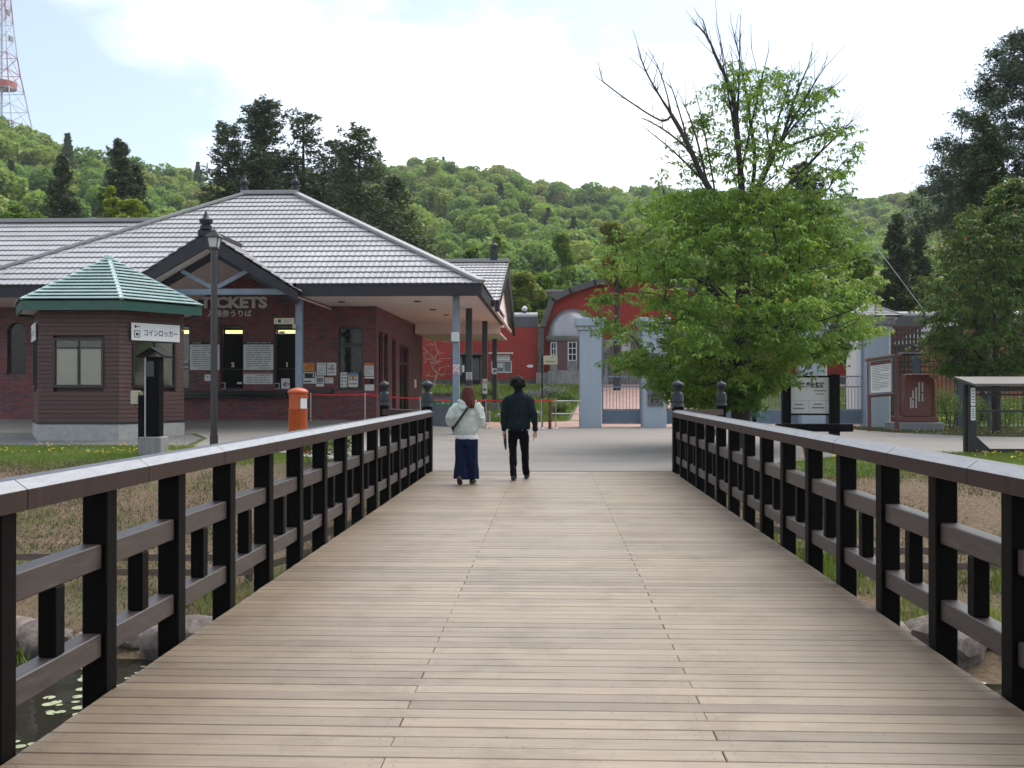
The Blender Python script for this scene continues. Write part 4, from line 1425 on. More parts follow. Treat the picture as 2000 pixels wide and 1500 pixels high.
def build_notices():
    Y = YW
    notice('price_board', 'white price board between the number 1 and number 2 ticket windows', 'sign', (476, 672, 534, 722), Y, 'sign_grey', 11)
    notice('price_heading', 'dark heading strip above the price board beside ticket window 1', 'sign', (476, 666.5, 534, 671), Y, 'ink', 1, ink='sign_grey')
    notice('price_board', 'white price board left of ticket window 2, half behind the lamp post', 'sign', (371, 672, 429, 722), Y, 'sign_grey', 11)
    notice('price_heading', 'dark heading strip above the price board behind the lamp post', 'sign', (371, 666.5, 429, 671), Y, 'ink', 1, ink='sign_grey')
    notice('notice_board', 'wide notice with pink heading under the price board', 'sign', (476, 727, 533, 750), Y, 'sign_grey', 5, header=('poster_pink', .16))
    notice('paper_notice', 'small square paper with a blue mark under the left price board', 'notice', (400, 731, 412, 744), Y, 'sign_white', None,
           extra=lambda t, a, b, c, d, y: wb(MB().box((a + .07, y, c + .12), (a + .13, y + .002, c + .17)), 'mark', 'poster_blue', t))
    def num(s):
        def f(t, a, b, c, d, y): pass
        return f
    # window stickers
    for s, px in (('2', 453), ('1', 559)):
        t = thing('window_number', 'white numeral two on the middle ticket window' if s == '2' else 'white numeral one on the ticket window beside the blue column', 'number', (PX(px, Y), Y + .09, PZ(716, Y)))
        wtext('numeral', s, 'sign_white', t, (PX(px, Y), Y + .095, PZ(711.5, Y)), h=PZ(707, Y) - PZ(716.5, Y), bold=.05, extrude=.003)
    t = notice('window_plate', 'white plate reading group in the ticket window next to the coin locker hut', 'sign', (346, 704, 368, 718), Y + .1, 'sign_grey', None)
    wtext('lettering', '団体', 'ink', t, (PX(357, Y), Y + .066, PZ(711, Y)), w=PX(366, Y) - PX(348, Y), bold=.01)
    t = notice('arrow_notice', 'white sheet with a black left arrow at ticket window 1', 'notice', (549.5, 739, 566, 759.5), Y + .1, 'sign_white', None)
    wtext('arrow', '←', 'ink', t, (PX(558, Y), Y + .066, PZ(750, Y)), w=.2, bold=.03)
    notice('card_reader_notice', 'small dark framed card left of the arrow sheet at the ticket window', 'notice', (536, 748, 546, 759.5), Y + .1, 'sign_grey', None,
           extra=lambda t, a, b, c, d, y: wb(MB().box((a + .02, y, c + .02), (b - .02, y + .002, d - .02)), 'panel', 'interior_dark', t))
    notice('card_reader_notice', 'small dark framed card in the middle ticket window, beside the lamp post', 'notice', (431, 747, 440.5, 759.5), Y + .1, 'sign_grey', None,
           extra=lambda t, a, b, c, d, y: wb(MB().box((a + .02, y, c + .02), (b - .02, y + .002, d - .02)), 'panel', 'interior_dark', t))
    notice('paper_slip', 'white slip low at the right of ticket window 2', 'notice', (463.5, 746, 472.5, 750), Y + .1, 'sign_white', None)
    # posters beside the column
    notice('poster', 'orange poster on the brick wall beside the blue column', 'poster', (590, 708, 615, 726), Y, 'poster_orange', 4, ink='poster_yellow')
    def bw(t, a, b, c, d, y):
        wb(MB().box((a + .02, y, c + (d - c)*.48), (b - .02, y + .002, d - .03)), 'panel', 'ink', t)
        for x in (a + .05, b - .09):
            wb(MB().box((x, y - .003, c + (d - c)*.55), (x + .04, y - .001, d - .06)), 'figure', 'sign_white', t)
        wb(MB().box((a + .03, y, c + .05), (b - .15, y + .002, c + .09)), 'print', 'ink', t)
    notice('poster', 'black and white distancing poster with two figures below the orange poster', 'poster', (590, 727, 617, 749), Y, 'sign_white', None, extra=bw)
    notice('poster', 'plain white sheet right of the orange poster', 'poster', (619, 708, 637, 733), Y, 'sign_grey', 6)
    def nos(t, a, b, c, d, y):
        wb(ring((a + b)/2, y, (c + d)/2 + .02, .075, .055), 'ring', 'ink_red', t)
    notice('poster', 'white sheet with a small red circle beside the dark window', 'poster', (639, 708, 657, 733), Y, 'sign_grey', 3, extra=nos)
    def pic(t, a, b, c, d, y):
        wb(MB().box((a + .03, y, c + (d - c)*.45), (b - .03, y + .002, d - .04)), 'picture', 'ink_pale', t)
    notice('poster', 'white sheet with a grey picture in the lower poster row', 'poster', (617.5, 735, 633, 755), Y, 'sign_white', 2, extra=pic)
    notice('poster', 'small white card with a yellow edge in the lower poster row', 'poster', (635, 737, 651, 748.5), Y, 'sign_white', 2, header=('poster_yellow', .15))
    notice('poster', 'pale sheet stuck at the left inside the dark window', 'poster', (665, 727, 678.5, 756.5), Y + .11, 'sign_grey', 4)
    def colr(t, a, b, c, d, y):
        for i, mt in enumerate(('poster_yellow', 'poster_orange', 'poster_yellow')):
            wb(MB().box((a + .03 + i*.09, y, c + .26), (a + .10 + i*.09, y + .002, c + .36)), 'picture', mt, t)
        wb(MB().box((a, y, d - .07), (b, y + .002, d - .002)), 'heading', 'poster_blue', t)
    notice('poster', 'sheet with yellow and orange pictures inside the dark window', 'poster', (680.5, 728, 699.5, 756), Y + .11, 'sign_white', 3, extra=colr)
    notice('poster', 'white sheet with orange heading on the corner of the brick wall', 'poster', (712, 708, 730, 734.5), Y, 'sign_grey', 5, header=('poster_orange', .22))
    def smk(t, a, b, c, d, y):
        wb(MB().box((a, y, c + (d - c)*.45), (b, y + .002, d - (d - c)*.12)), 'panel', 'interior_dark', t)
        wb(ring(a + .10, y - .002, c + (d - c)*.65, .07, .05), 'ring', 'ink_red', t)
    notice('poster', 'sheet with a red no-smoking ring under the orange headed sheet', 'poster', (712.5, 736, 731, 763), Y, 'sign_white', 0, extra=smk)
def ring(x, y, z, ro, ri, n=20):
    mb = MB(); V = []; Fc = []
    for k in range(n):
        t = 2*math.pi*k/n
        V += [(x + math.cos(t)*ro, y, z + math.sin(t)*ro), (x + math.cos(t)*ri, y, z + math.sin(t)*ri)]
    for k in range(n):
        a = 2*k; b = 2*((k + 1) % n)
        Fc.append((a, b, b + 1, a + 1))
    mb.add(V, Fc)
    d = (ro + ri)/2*.707; w = (ro - ri)*.7
    mb.beam((x - d, y, z + d), (x + d, y, z - d), .002, w, up=(0, 0, 1))
    return mb
build_notices()
def column_signs():
    # signs carried by the columns
    for px, y, py0, py1, lab in ((891, YC, 712, 729, 'no-smoking plate on the front blue column of the ticket hall'), (916, 35.7, 727, 742, 'no-smoking plate on the second column from the front')):
        Yp = y - .11
        def f(t, a, b, c, d, yy):
            wb(ring((a + b)/2, yy, c + (d - c)*.6, .075, .055), 'ring', 'ink_red' if y < 32 else 'ink', t)
            wb(MB().box((a + .02, yy, c + .015), (b - .02, yy + .002, c + .05)), 'print', 'ink_red', t)
        notice('no_smoking_plate', lab, 'sign', (px - 5.7, py0, px + 5.7, py1), Yp, 'sign_white' if y < 32 else 'sign_grey', None, extra=f, off=.004)
    def g(t, a, b, c, d, yy):
        wb(ring((a + b)/2, yy, c + (d - c)*.78, .07, .05), 'ring', 'ink_red', t)
        wb(MB().box((a + .03, yy, c + .13), (b - .05, yy + .002, c + .21)), 'mark', 'ink', t)
    notice('no_smoking_plate', 'tall double plate on the third column from the front', 'sign', (942.5, 740, 951.5, 769), 42.4 - .115, 'sign_grey', None, extra=g, off=.004)
    notice('camera_plate', 'small plate with a black camera mark on the rearmost column', 'sign', (961.5, 719, 970.5, 731), 48.6 - .115, 'sign_grey', None, off=.004,
           extra=lambda t, a, b, c, d, yy: wb(MB().beam((a + .04, yy, c + .12), (b - .03, yy, c + .18), .002, .07), 'mark', 'ink', t))
    # white floodlight box on the front column
    Yb = YC - .101
    a, b = PX(882, Yb), PX(896, Yb)
    t = thing('security_light', 'white box lamp fixed high on the front blue column', 'lamp', ((a + b)/2, Yb, PZ(667, Yb)))
    wb(MB().cbox((a, Yb - .16, PZ(667, Yb)), (b, Yb, PZ(649, Yb)), .015), 'housing', 'sign_white', t)
    wb(MB().box((a + .02, Yb - .164, PZ(665, Yb)), (b - .02, Yb - .161, PZ(651, Yb))), 'lens', 'lamp_glass', t)
    # cream hanging sign beside the left blue column
    Ys = YC - .12
    t = thing('hanging_sign', 'cream direction sign with arrow hung from the blue column at the ticket counter', 'sign', (PX(555, Ys), Ys, PZ(633, Ys)))
    wb(MB().cbox((PX(535.5, Ys), Ys - .05, PZ(632, Ys)), (PX(575, Ys), Ys, PZ(620, Ys)), .01), 'board', 'sign_cream', t)
    wtext('arrow', '←', 'green_sign', t, (PX(540.5, Ys), Ys - .053, PZ(626, Ys)), w=.08)
    wb(MB().box((PX(544, Ys), Ys - .053, PZ(629, Ys)), (PX(549.5, Ys), Ys - .051, PZ(622.5, Ys))), 'pictogram', 'ink', t)
    mb = MB()
    for i, zz in enumerate((623.5, 626, 628.5)):
        wb(MB().box((PX(554, Ys), Ys - .053, PZ(zz + .6, Ys)), (PX(571 - 3*i, Ys), Ys - .051, PZ(zz - .6, Ys))), 'print', 'ink_pale', t)
    t = thing('speaker_box', 'small cream speaker box clipped to the blue column at the counter', 'speaker', (PX(577, Ys), Ys - .05, PZ(641, Ys)))
    wb(MB().cbox((PX(573.5, Ys), Ys - .17, PZ(641, Ys)), (PX(580, Ys), Ys - .02, PZ(631.5, Ys)), .012), 'housing', 'cream_box', t)
    wb(MB().box((PX(581, Ys), Ys - .03, PZ(642, Ys)), (PX(584, Ys), Ys + .02, PZ(633, Ys))), 'bracket', 'poster_blue', t)
    # white arrow plate within the window
    t = thing('arrow_plate', 'small white left arrow plate high in ticket window 1', 'sign', (PX(546, YW), YW + .08, PZ(651, YW)))
    wb(MB().box((PX(544, YW), YW + .07, PZ(651.5, YW)), (PX(555, YW), YW + .08, PZ(645.5, YW))), 'board', 'sign_white', t)
    wtext('arrow', '←', 'sign_white', t, (PX(540, YW), YW + .075, PZ(648.5, YW)), w=.12, bold=.04)
    # intercom plate on the side wall by the door
    xr = PX(735, YW)
    yy = xr * F / (810 - 1078)
    t = thing('wall_plate', 'pale plate on the side wall beyond the dark glass door', 'sign', (xr, yy, 1.2))
    wb(MB().box((xr + .002, yy - .28, PZ(757, yy)), (xr + .02, yy + .28, PZ(741, yy))), 'board', 'soffit', t)
column_signs()

# ================================================================== coin locker hut
def build_kiosk():
    KY = 25.8
    xa, xb = PX(75, KY), PX(232, KY)
    s = xb - xa
    cx, cy = (xa + xb)/2, KY + s*math.sqrt(3)/2
    zg = ground_z(cx, KY)
    K = thing('coin_locker_hut', 'hexagonal brown coin locker hut with pale green metal roof', 'hut', (cx, cy, zg))
    def hexa(r, rot=0):
        return [(cx + r*math.cos(math.pi/3*k + rot), cy + r*math.sin(math.pi/3*k + rot)) for k in range(6)]
    z_p = PZ(829, KY, 150); z_w = PZ(604, KY, 150)
    hx = hexa(s)
    wb(MB().prism_z(hexa(s*1.008), zg - .2, z_p), 'plinth', 'mortar_plinth', K)
    wb(MB().prism_z(hexa(s*1.012), z_p + .002, z_p + .06), 'base_trim', 'window_frame', K)
    # faces: k-th vertex at angle 60k ; front face between vertex 4 (240deg) and 5 (300deg)
    # boards: horizontal siding, each board proud of the next
    core = wb(MB().prism_z(hexa(s*.93), z_p + .06, z_w), 'wall', 'kiosk_siding', K)
    nb = 26; bh = (z_w - z_p - .06)/nb
    wins = {4: (PX(104, KY), PX(203, KY), PZ(756, KY), PZ(659, KY))}
    def face_frame(k):
        a = Vector((*hx[k], 0)); b = Vector((*hx[(k + 1) % 6], 0))
        u = (b - a).normalized(); n = Vector((u.y, -u.x, 0))
        return a, b, u, n
    for k in (3, 4, 5):
        a, b, u, n = face_frame(k)
        Lf = (b - a).length
        if k == 4:
            w0, w1 = .185*Lf, .815*Lf; wz0, wz1 = PZ(757, KY), PZ(659, KY)
        elif k == 5:
            w0, w1 = .20*Lf, .86*Lf; wz0, wz1 = PZ(757, KY), PZ(660, KY)
        else:
            w0, w1 = .18*Lf, .82*Lf; wz0, wz1 = PZ(757, KY), PZ(660, KY)
        for i in range(nb):
            z0 = z_p + .062 + i*bh; z1 = z0 + bh - .008
            segs = [(0.0, Lf)]
            if z1 > wz0 and z0 < wz1:
                segs = [(0.0, w0), (w1, Lf)]
            for (p, q) in segs:
                v = []
                for uu in (p, q):
                    for dd, zz in ((-.04, z0), (.006, z0), (-.006, z1), (-.04, z1)):
                        v.append(a + u*uu + n*dd + Vector((0, 0, zz)))
                wb(MB().add(v, [(0,1,2,3),(7,6,5,4),(0,4,5,1),(1,5,6,2),(2,6,7,3),(3,7,4,0)]), 'siding_board', 'kiosk_siding', K)
        # window
        fr = MB(); t = .06
        def bx(u0, u1, za, zb, d0, d1, mb):
            v = []
            for uu in (u0, u1):
                for dd, zz in ((d0, za), (d1, za), (d1, zb), (d0, zb)):
                    v.append(a + u*uu + n*dd + Vector((0, 0, zz)))
            mb.add(v, [(0,1,2,3),(7,6,5,4),(0,4,5,1),(1,5,6,2),(2,6,7,3),(3,7,4,0)])
        bx(w0, w0 + t, wz0, wz1, -.03, .03, fr); bx(w1 - t, w1, wz0, wz1, -.03, .03, fr)
        bx(w0 + t, w1 - t, wz0, wz0 + t*1.2, -.03, .04, fr); bx(w0 + t, w1 - t, wz1 - t, wz1, -.03, .03, fr)
        mid = (w0 + w1)/2
        bx(mid - .025, mid + .025, wz0 + t*1.2, wz1 - t, -.025, .02, fr)
        if k == 4: bx(w0 + t, w1 - t, wz1 - .26, wz1 - .22, -.025, .02, fr)
        o = wb(fr, 'window', 'window_frame', K)
        for (p, q) in ((w0 + t, mid - .026), (mid + .026, w1 - t)):
            pn = MB(); bx(p, q, wz0 + t*1.2, wz1 - t, -.012, -.008, pn); wb(pn, 'pane', 'pane', o)
            if k == 4:
                bl = MB(); bx(p + .01, q - .01, wz0 + t*1.2, wz1 - .24, -.05, -.04, bl); wb(bl, 'blind', 'blind', o)
        bk = MB(); bx(w0, w1, wz0, wz1, -.058, -.053, bk); wb(bk, 'window_back', 'interior_dark', o)
        # sign board over the window on the side faces
        if k in (3, 5):
            sg = MB(); p, q = (.16*Lf, .90*Lf) if k == 5 else (.12*Lf, .88*Lf)
            za, zb = wz1 - .02, wz1 + .42
            bx(p, q, za, zb, .045, .07, sg)
            c = a + u*((p + q)/2) + n*.09
            if k == 5:
                T = thing('coin_locker_sign', 'white coin locker sign facing the ticket counter side of the brown hut', 'sign', (c.x, c.y, za))
            else:
                T = thing('coin_locker_sign', 'white coin locker sign on the far left face of the brown hut', 'sign', (c.x, c.y, za))
            wb(sg, 'board', 'sign_white', T)
            rz = math.atan2(u.y, u.x)
            ctr = a + u*(p + (q - p)*.60) + n*.076
            tx = wtext('lettering', 'コインロッカー', 'ink', T, (ctr.x, ctr.y, (za + zb)/2 - .02), w=(q - p)*.70, h=.17, bold=.012, rotz=rz)
            pc = MB(); x0 = p + (q - p)*.045; x1 = p + (q - p)*.17
            bx(x0, x1, za + .07, za + .25, .0715, .073, pc)
            wb(pc, 'pictogram', 'ink', T)
            pc = MB(); bx(x0 + .022, x1 - .022, za + .09, za + .23, .0735, .0745, pc)
            wb(pc, 'pictogram_field', 'sign_white', T)
            pc = MB(); bx(x0 + .05, x1 - .05, za + .12, za + .19, .075, .076, pc)
            bx(x0 + .02, x1, za + .335, za + .355, .072, .073, pc); bx(x0 + .02, x0 + .07, za + .31, za + .38, .072, .073, pc)
            wb(pc, 'pictogram_key', 'ink', T)
    # roof: eave ring, green fascia, six faces of stepped sheet courses
    ro = s*1.235
    ez = PZ(588, KY - .3, 150); fz = PZ(606, KY - .3, 150)
    apex = Vector((cx, cy, PZ(507, cy, 203)))
    rf = wb(MB().add([(x, y, ez - .03) for x, y in hexa(ro*.985)] + [tuple(apex - Vector((0, 0, .05)))], [(k, (k + 1) % 6, 6) for k in range(6)]), 'roof', 'green_fascia', K)
    ho = hexa(ro); hi = hexa(ro*.975)
    for k in range(6):
        j = (k + 1) % 6
        wb(MB().add([(*ho[k], fz), (*ho[j], fz), (*hi[j], fz), (*hi[k], fz), (*ho[k], ez), (*ho[j], ez), (*hi[j], ez), (*hi[k], ez)],
                    [(0,1,5,4),(2,3,7,6),(0,3,2,1),(4,5,6,7),(0,4,7,3),(1,2,6,5)]), 'fascia', 'green_fascia', K)
        a = Vector((*ho[k], ez)); b = Vector((*ho[j], ez)); m = (a + b)/2
        Vv = apex - m; Lv = Vv.length; U = (b - a); Lu = U.length
        tile_slope(rf, a, U, Vv, Lv, 13, lambda v, Lv=Lv, Lu=Lu: Lu*.5*v/Lv, lambda v, Lv=Lv, Lu=Lu: Lu - Lu*.5*v/Lv, mat='green_roof', name='roof_course', wave=False, step=.062)
        wb(MB().beam(a + Vector((0, 0, .05)), apex + Vector((0, 0, .05)), .10, .05), 'hip_capping', 'green_roof', rf)
    wb(MB().prism_z(hexa(ro*.97), fz + .06, fz + .10), 'soffit', 'soffit', K)
    wb(MB().lathe([(.10, -.02), (.14, .04), (.13, .10), (.03, .13)], tuple(apex), 12), 'roof_cap', 'green_roof', rf)
build_kiosk()

# ================================================================== street furniture left of the bridge
def build_left():
    # lamp post
    Y = 21.5; x = PX(418, Y); zg = ground_z(x, Y)
    L = thing('lamp_post', 'slender dark lamp post with four-sided lantern beside the coin locker hut', 'lamp post', (x, Y, zg))
    zt = PZ(484, Y)
    wb(MB().tube([(x, Y, zg - .1), (x, Y, zg + .5)], [.085, .085], 14), 'base_sleeve', 'lamp_metal', L, smooth=True)
    wb(MB().tube([(x, Y, zg + .5), (x, Y, zt)], [.072, .066], 14), 'pole', 'lamp_metal', L, smooth=True)
    la = wb(MB().cbox((x - .09, Y - .09, zt), (x + .09, Y + .09, zt + .05), .01), 'lantern', 'lamp_metal', L)
    zl = zt + .05; hl = PZ(461, Y) - zl
    for sx, sy in ((1, 1), (1, -1), (-1, -1), (-1, 1)):
        wb(MB().beam((x + sx*.085, Y + sy*.085, zl), (x + sx*.115, Y + sy*.115, zl + hl), .018, .018), 'lantern_bar', 'lamp_metal', la)
    for k, (a, b) in enumerate((((-1, -1), (1, -1)), ((1, -1), (1, 1)), ((1, 1), (-1, 1)), ((-1, 1), (-1, -1)))):
        wb(MB().add([(x + a[0]*.078, Y + a[1]*.078, zl + .002), (x + b[0]*.078, Y + b[1]*.078, zl + .002), (x + b[0]*.108, Y + b[1]*.108, zl + hl - .002), (x + a[0]*.108, Y + a[1]*.108, zl + hl - .002)], [(0, 1, 2, 3)]), 'lantern_pane', 'lamp_glass', la)
    zc = zl + hl
    wb(MB().add([(x - .15, Y - .15, zc), (x + .15, Y - .15, zc), (x + .15, Y + .15, zc), (x - .15, Y + .15, zc), (x - .15, Y - .15, zc + .02), (x + .15, Y - .15, zc + .02), (x + .15, Y + .15, zc + .02), (x - .15, Y + .15, zc + .02),
                 (x - .07, Y - .07, zc + .11), (x + .07, Y - .07, zc + .11), (x + .07, Y + .07, zc + .11), (x - .07, Y + .07, zc + .11)],
                [(0,3,2,1),(0,1,5,4),(1,2,6,5),(2,3,7,6),(3,0,4,7),(4,5,9,8),(5,6,10,9),(6,7,11,10),(7,4,8,11),(8,9,10,11)]), 'lantern_hood', 'lamp_metal', la)
    wb(MB().lathe([(.045, .11), (.05, .14), (.03, .17), (.004, .2)], (x, Y, zc), 10), 'lantern_knob', 'lamp_metal', la, smooth=True)
    # black timber post cabinet with a small gable roof
    Y = 22.3; xa, xb = PX(290, Y), PX(315, Y); xc = (xa + xb)/2
    zb = PZ(854, Y); zg = ground_z(xc, Y)
    C = thing('timber_post_cabinet', 'narrow black timber cabinet post with tiny gable roof on a concrete block', 'cabinet', (xc, Y, zg))
    wb(MB().cbox((PX(278, Y), Y - .24, zg - .15), (PX(322, Y), Y + .24, zb), .02), 'concrete_block', 'concrete', C)
    zt = PZ(696, Y)
    wb(MB().cbox((xa, Y - .14, zb + .002), (xb, Y + .14, zt), .008), 'body', 'black_timber', C)
    wb(MB().cbox((PX(273, Y), Y - .1, zg + .02), (PX(289, Y), Y + .12, PZ(772, Y)), .008), 'side_cabinet', 'black_timber', C)
    ra = (PX(293.5, Y) + xc)/2 + .05; hw = .30; rz = PZ(678, Y); ez = PZ(695, Y)
    for s in (-1, 1):
        wb(MB().prism([(xc, rz), (xc + s*hw, ez), (xc + s*hw, ez - .035), (xc, rz - .04)], Y - .26, Y + .26), 'roof_board', 'black_timber', C)
    wb(MB().box((PX(290, Y), Y - .165, PZ(735, Y)), (PX(306, Y), Y - .142, PZ(705, Y))), 'hatch', 'lamp_metal', C)
    wb(MB().tube([(xa - .03, Y - .1, zg + .1), (xa - .03, Y - .1, zt - .02)], .017, 8), 'conduit', 'white_pipe', C, smooth=True)
    M_ = thing('meter_box', 'cream metal meter box fixed beside the black cabinet post', 'box', (PX(267, Y), Y, PZ(790, Y)))
    wb(MB().cbox((PX(257, Y), Y - .06, PZ(790, Y)), (PX(272.5, Y), Y + .08, PZ(763, Y)), .012), 'housing', 'cream_box', M_)
    wb(MB().box((PX(272.6, Y), Y, PZ(788, Y)), (PX(277, Y), Y + .07, PZ(765, Y))), 'door_edge', 'cream_box', M_)
    wb(MB().tube([(PX(262, Y), Y, PZ(790, Y)), (PX(273, Y), Y - .05, PZ(806, Y))], .012, 6), 'bracket', 'lamp_metal', M_)
    # pillar box
    Y = 23.0; x = PX(582, Y); zg = ground_z(x, Y)
    B = thing('pillar_box', 'round orange-red post box behind the bridge railing', 'post box', (x, Y, zg))
    H = PZ(757, Y) - zg
    wb(MB().lathe([(.235, -.05), (.235, .10), (.215, .13)], (x, Y, zg), 28), 'base_ring', 'post_red', B, smooth=True)
    zj = PZ(799, Y) - zg
    wb(MB().lathe([(.205, .13), (.205, zj - .02), (.212, zj - .01), (.212, zj + .01), (.196, zj + .015), (.196, H - .20), (.20, H - .15)], (x, Y, zg), 28), 'body', 'post_red', B, smooth=True)
    wb(MB().lathe([(.20, H - .15), (.232, H - .11), (.232, H - .085), (.18, H - .04), (.10, H - .012), (.01, H)], (x, Y, zg), 28), 'cap', 'post_red', B, smooth=True)
    sl = MB()
    a0 = math.radians(-38)
    c, s = math.cos(a0), math.sin(a0)
    def pb(u, d, z): return (x + c*(.196 + d) - s*u, Y + s*(.196 + d) + c*u, zg + z)
    def bb(u0, u1, z0, z1, d0, d1):
        return MB().add([pb(u0, d0, z0), pb(u1, d0, z0), pb(u1, d1, z0), pb(u0, d1, z0), pb(u0, d0, z1), pb(u1, d0, z1), pb(u1, d1, z1), pb(u0, d1, z1)],
                        [(0,3,2,1),(4,5,6,7),(0,1,5,4),(1,2,6,5),(2,3,7,6),(3,0,4,7)])
    wb(bb(-.085, .085, H - .46, H - .23, -.01, .012), 'notice_plate', 'sign_white', B)
    wb(bb(-.11, .11, H - .215, H - .17, -.02, .03), 'mail_slot', 'post_red', B)
build_left()

# ================================================================== stanchions and belts
def build_barriers():
    sp = []
    def stanchion(px, Y, ytop, label, zg=None):
        x = PX(px, Y); z = ground_z(x, Y)
        zt = PZ(ytop, Y)
        S = thing('stanchion', label, 'barrier post', (x, Y, z), group='belt barrier posts before the entrance')
        wb(MB().lathe([(.17, .006), (.17, .02), (.05, .04), (.022, .06)], (x, Y, z), 20), 'base', 'steel', S, smooth=True)
        wb(MB().tube([(x, Y, z + .05), (x, Y, zt - .05)], .021, 10), 'pole', 'steel', S, smooth=True)
        wb(MB().tube([(x, Y, zt - .05), (x, Y, zt + .01)], .032, 10), 'belt_head', 'steel', S, smooth=True)
        sp.append(Vector((x, Y, zt - .03)))
    stanchion(607, 33.2, 768, 'steel belt post right beside the orange post box')
    stanchion(713, 33.4, 768, 'steel belt post below the no-smoking sheet on the wall corner')
    stanchion(821, 34.4, 776, 'steel belt post partly hidden by the bridge end finial')
    stanchion(949, 36.2, 780, 'steel belt post between the two walkers')
    stanchion(1058, 36.2, 780, 'steel belt post under the cream direction sign')
    stanchion(1085.5, 36.4, 779, 'steel post holding the white bars beside the gate pillar')
    labs = ['red belt in front of the brick wall under the posters', 'red belt crossing behind the outer finial post', 'red belt running past the grey entrance cabinet', 'red belt behind the walking man', 'short red belt ending at the brown post']
    for i in range(5):
        a, b = sp[i], sp[i + 1]
        n = 8; mb = MB(); V = []; Fc = []
        for k in range(n + 1):
            t = k/n; p = a.lerp(b, t); sag = .05*4*t*(1 - t) * min(1, (b - a).length/3)
            V += [p + Vector((0, -.03, -.026 - sag)), p + Vector((0, -.03, .026 - sag)), p + Vector((0, -.026, .026 - sag)), p + Vector((0, -.026, -.026 - sag))]
        for k in range(n):
            q = 4*k
            for j in range(4):
                j2 = (j + 1) % 4
                Fc.append((q + j, q + j2, q + 4 + j2, q + 4 + j))
        mb.add(V, Fc)
        o = mb.build('barrier_belt', M['belt_red']); tag(o, labs[i], 'belt', 'red belts between the barrier posts')
    # brown square post and white bars
    Y = 36.3; x = PX(1074, Y); zg = ground_z(x, Y)
    p = MB().cbox((x - .055, Y - .055, zg - .05), (x + .055, Y + .055, PZ(784, Y)), .008).build('barrier_bollard', M['stick_brown'])
    tag(p, 'short brown square post where the red belt ends', 'post')
    Yp = 36.45
    for py, lab in ((783, 'upper white bar from the steel post to the gate pillar'), (808, 'lower white bar from the steel post to the gate pillar')):
        o = MB().tube([(PX(1074, Yp) + .06, Yp, PZ(py, Yp)), (PX(1134, 37.3), 37.3, PZ(py, 37.3))], .022, 10).build('barrier_bar', M['white_pipe'], smooth=True)
        tag(o, lab, 'barrier bar', 'white bars by the gate pillar')
    # grey cabinet with green entrance plate
    Y = 35.2; xa, xb = PX(843, Y), PX(886, Y); zg = ground_z(xa, Y)
    C = thing('entrance_cabinet', 'grey entrance counter with a green entrance plate behind the bridge end', 'counter', ((xa + xb)/2, Y, zg))
    wb(MB().cbox((xa, Y, zg - .05), (xb, Y + .6, PZ(776, Y)), .012), 'body', 'cabinet_grey', C)
    wb(MB().box((xa + .02, Y - .012, PZ(791, Y)), (xb - .03, Y - .002, PZ(780, Y))), 'plate', 'green_sign', C)
    wtext('lettering', '入 場 口', 'sign_white', C, ((xa + xb)/2, Y - .015, PZ(787.6, Y)), w=(xb - xa)*.6, h=.085)
    wtext('lettering', 'ENTRANCE', 'sign_white', C, ((xa + xb)/2, Y - .015, PZ(782, Y)), w=(xb - xa)*.7, h=.04)
    # pole with cream direction sign
    Y = 36.6; x = PX(1059, Y); zg = ground_z(x, Y)
    D = thing('direction_sign', 'thin black pole with cream direction board at the gate', 'sign', (x, Y, zg))
    wb(MB().tube([(x, Y, zg - .05), (x, Y, PZ(693, Y))], .028, 8), 'pole', 'iron_black', D, smooth=True)
    xa, xb = PX(1061.5, Y), PX(1089, Y)
    wb(MB().cbox((xa, Y - .03, PZ(712, Y)), (xb, Y + .02, PZ(695, Y)), .006), 'board', 'sign_cream', D)
    mb = MB()
    for (a, b, c) in ((.12, .80, .34), (.55, .72, .78), (.9, .95, .78), (.9, .95, .34)):
        w = xb - xa; h = PZ(695, Y) - PZ(712, Y)
        mb.box((xa + w*a, Y - .034, PZ(712, Y) + h*c - .018), (xa + w*b, Y - .031, PZ(712, Y) + h*c + .018))
    wb(mb, 'print', 'ink_pale', D)
    wb(MB().box((PX(1028, Y), Y - .02, PZ(716, Y) + .0), (x - .02, Y, PZ(715, Y))), 'arm', 'iron_black', D)
    wb(MB().box((PX(1031.5, Y), Y - .03, PZ(717.5, Y)), (PX(1041, Y), Y - .021, PZ(712.5, Y))), 'arrow_plate', 'sign_white', D)
    wb(MB().add([(PX(1031.3, Y), Y - .028, PZ(713, Y)), (PX(1027.5, Y), Y - .028, PZ(715, Y)), (PX(1031.3, Y), Y - .028, PZ(717, Y))], [(0, 1, 2)]), 'arrow_head', 'sign_white', D)
build_barriers()

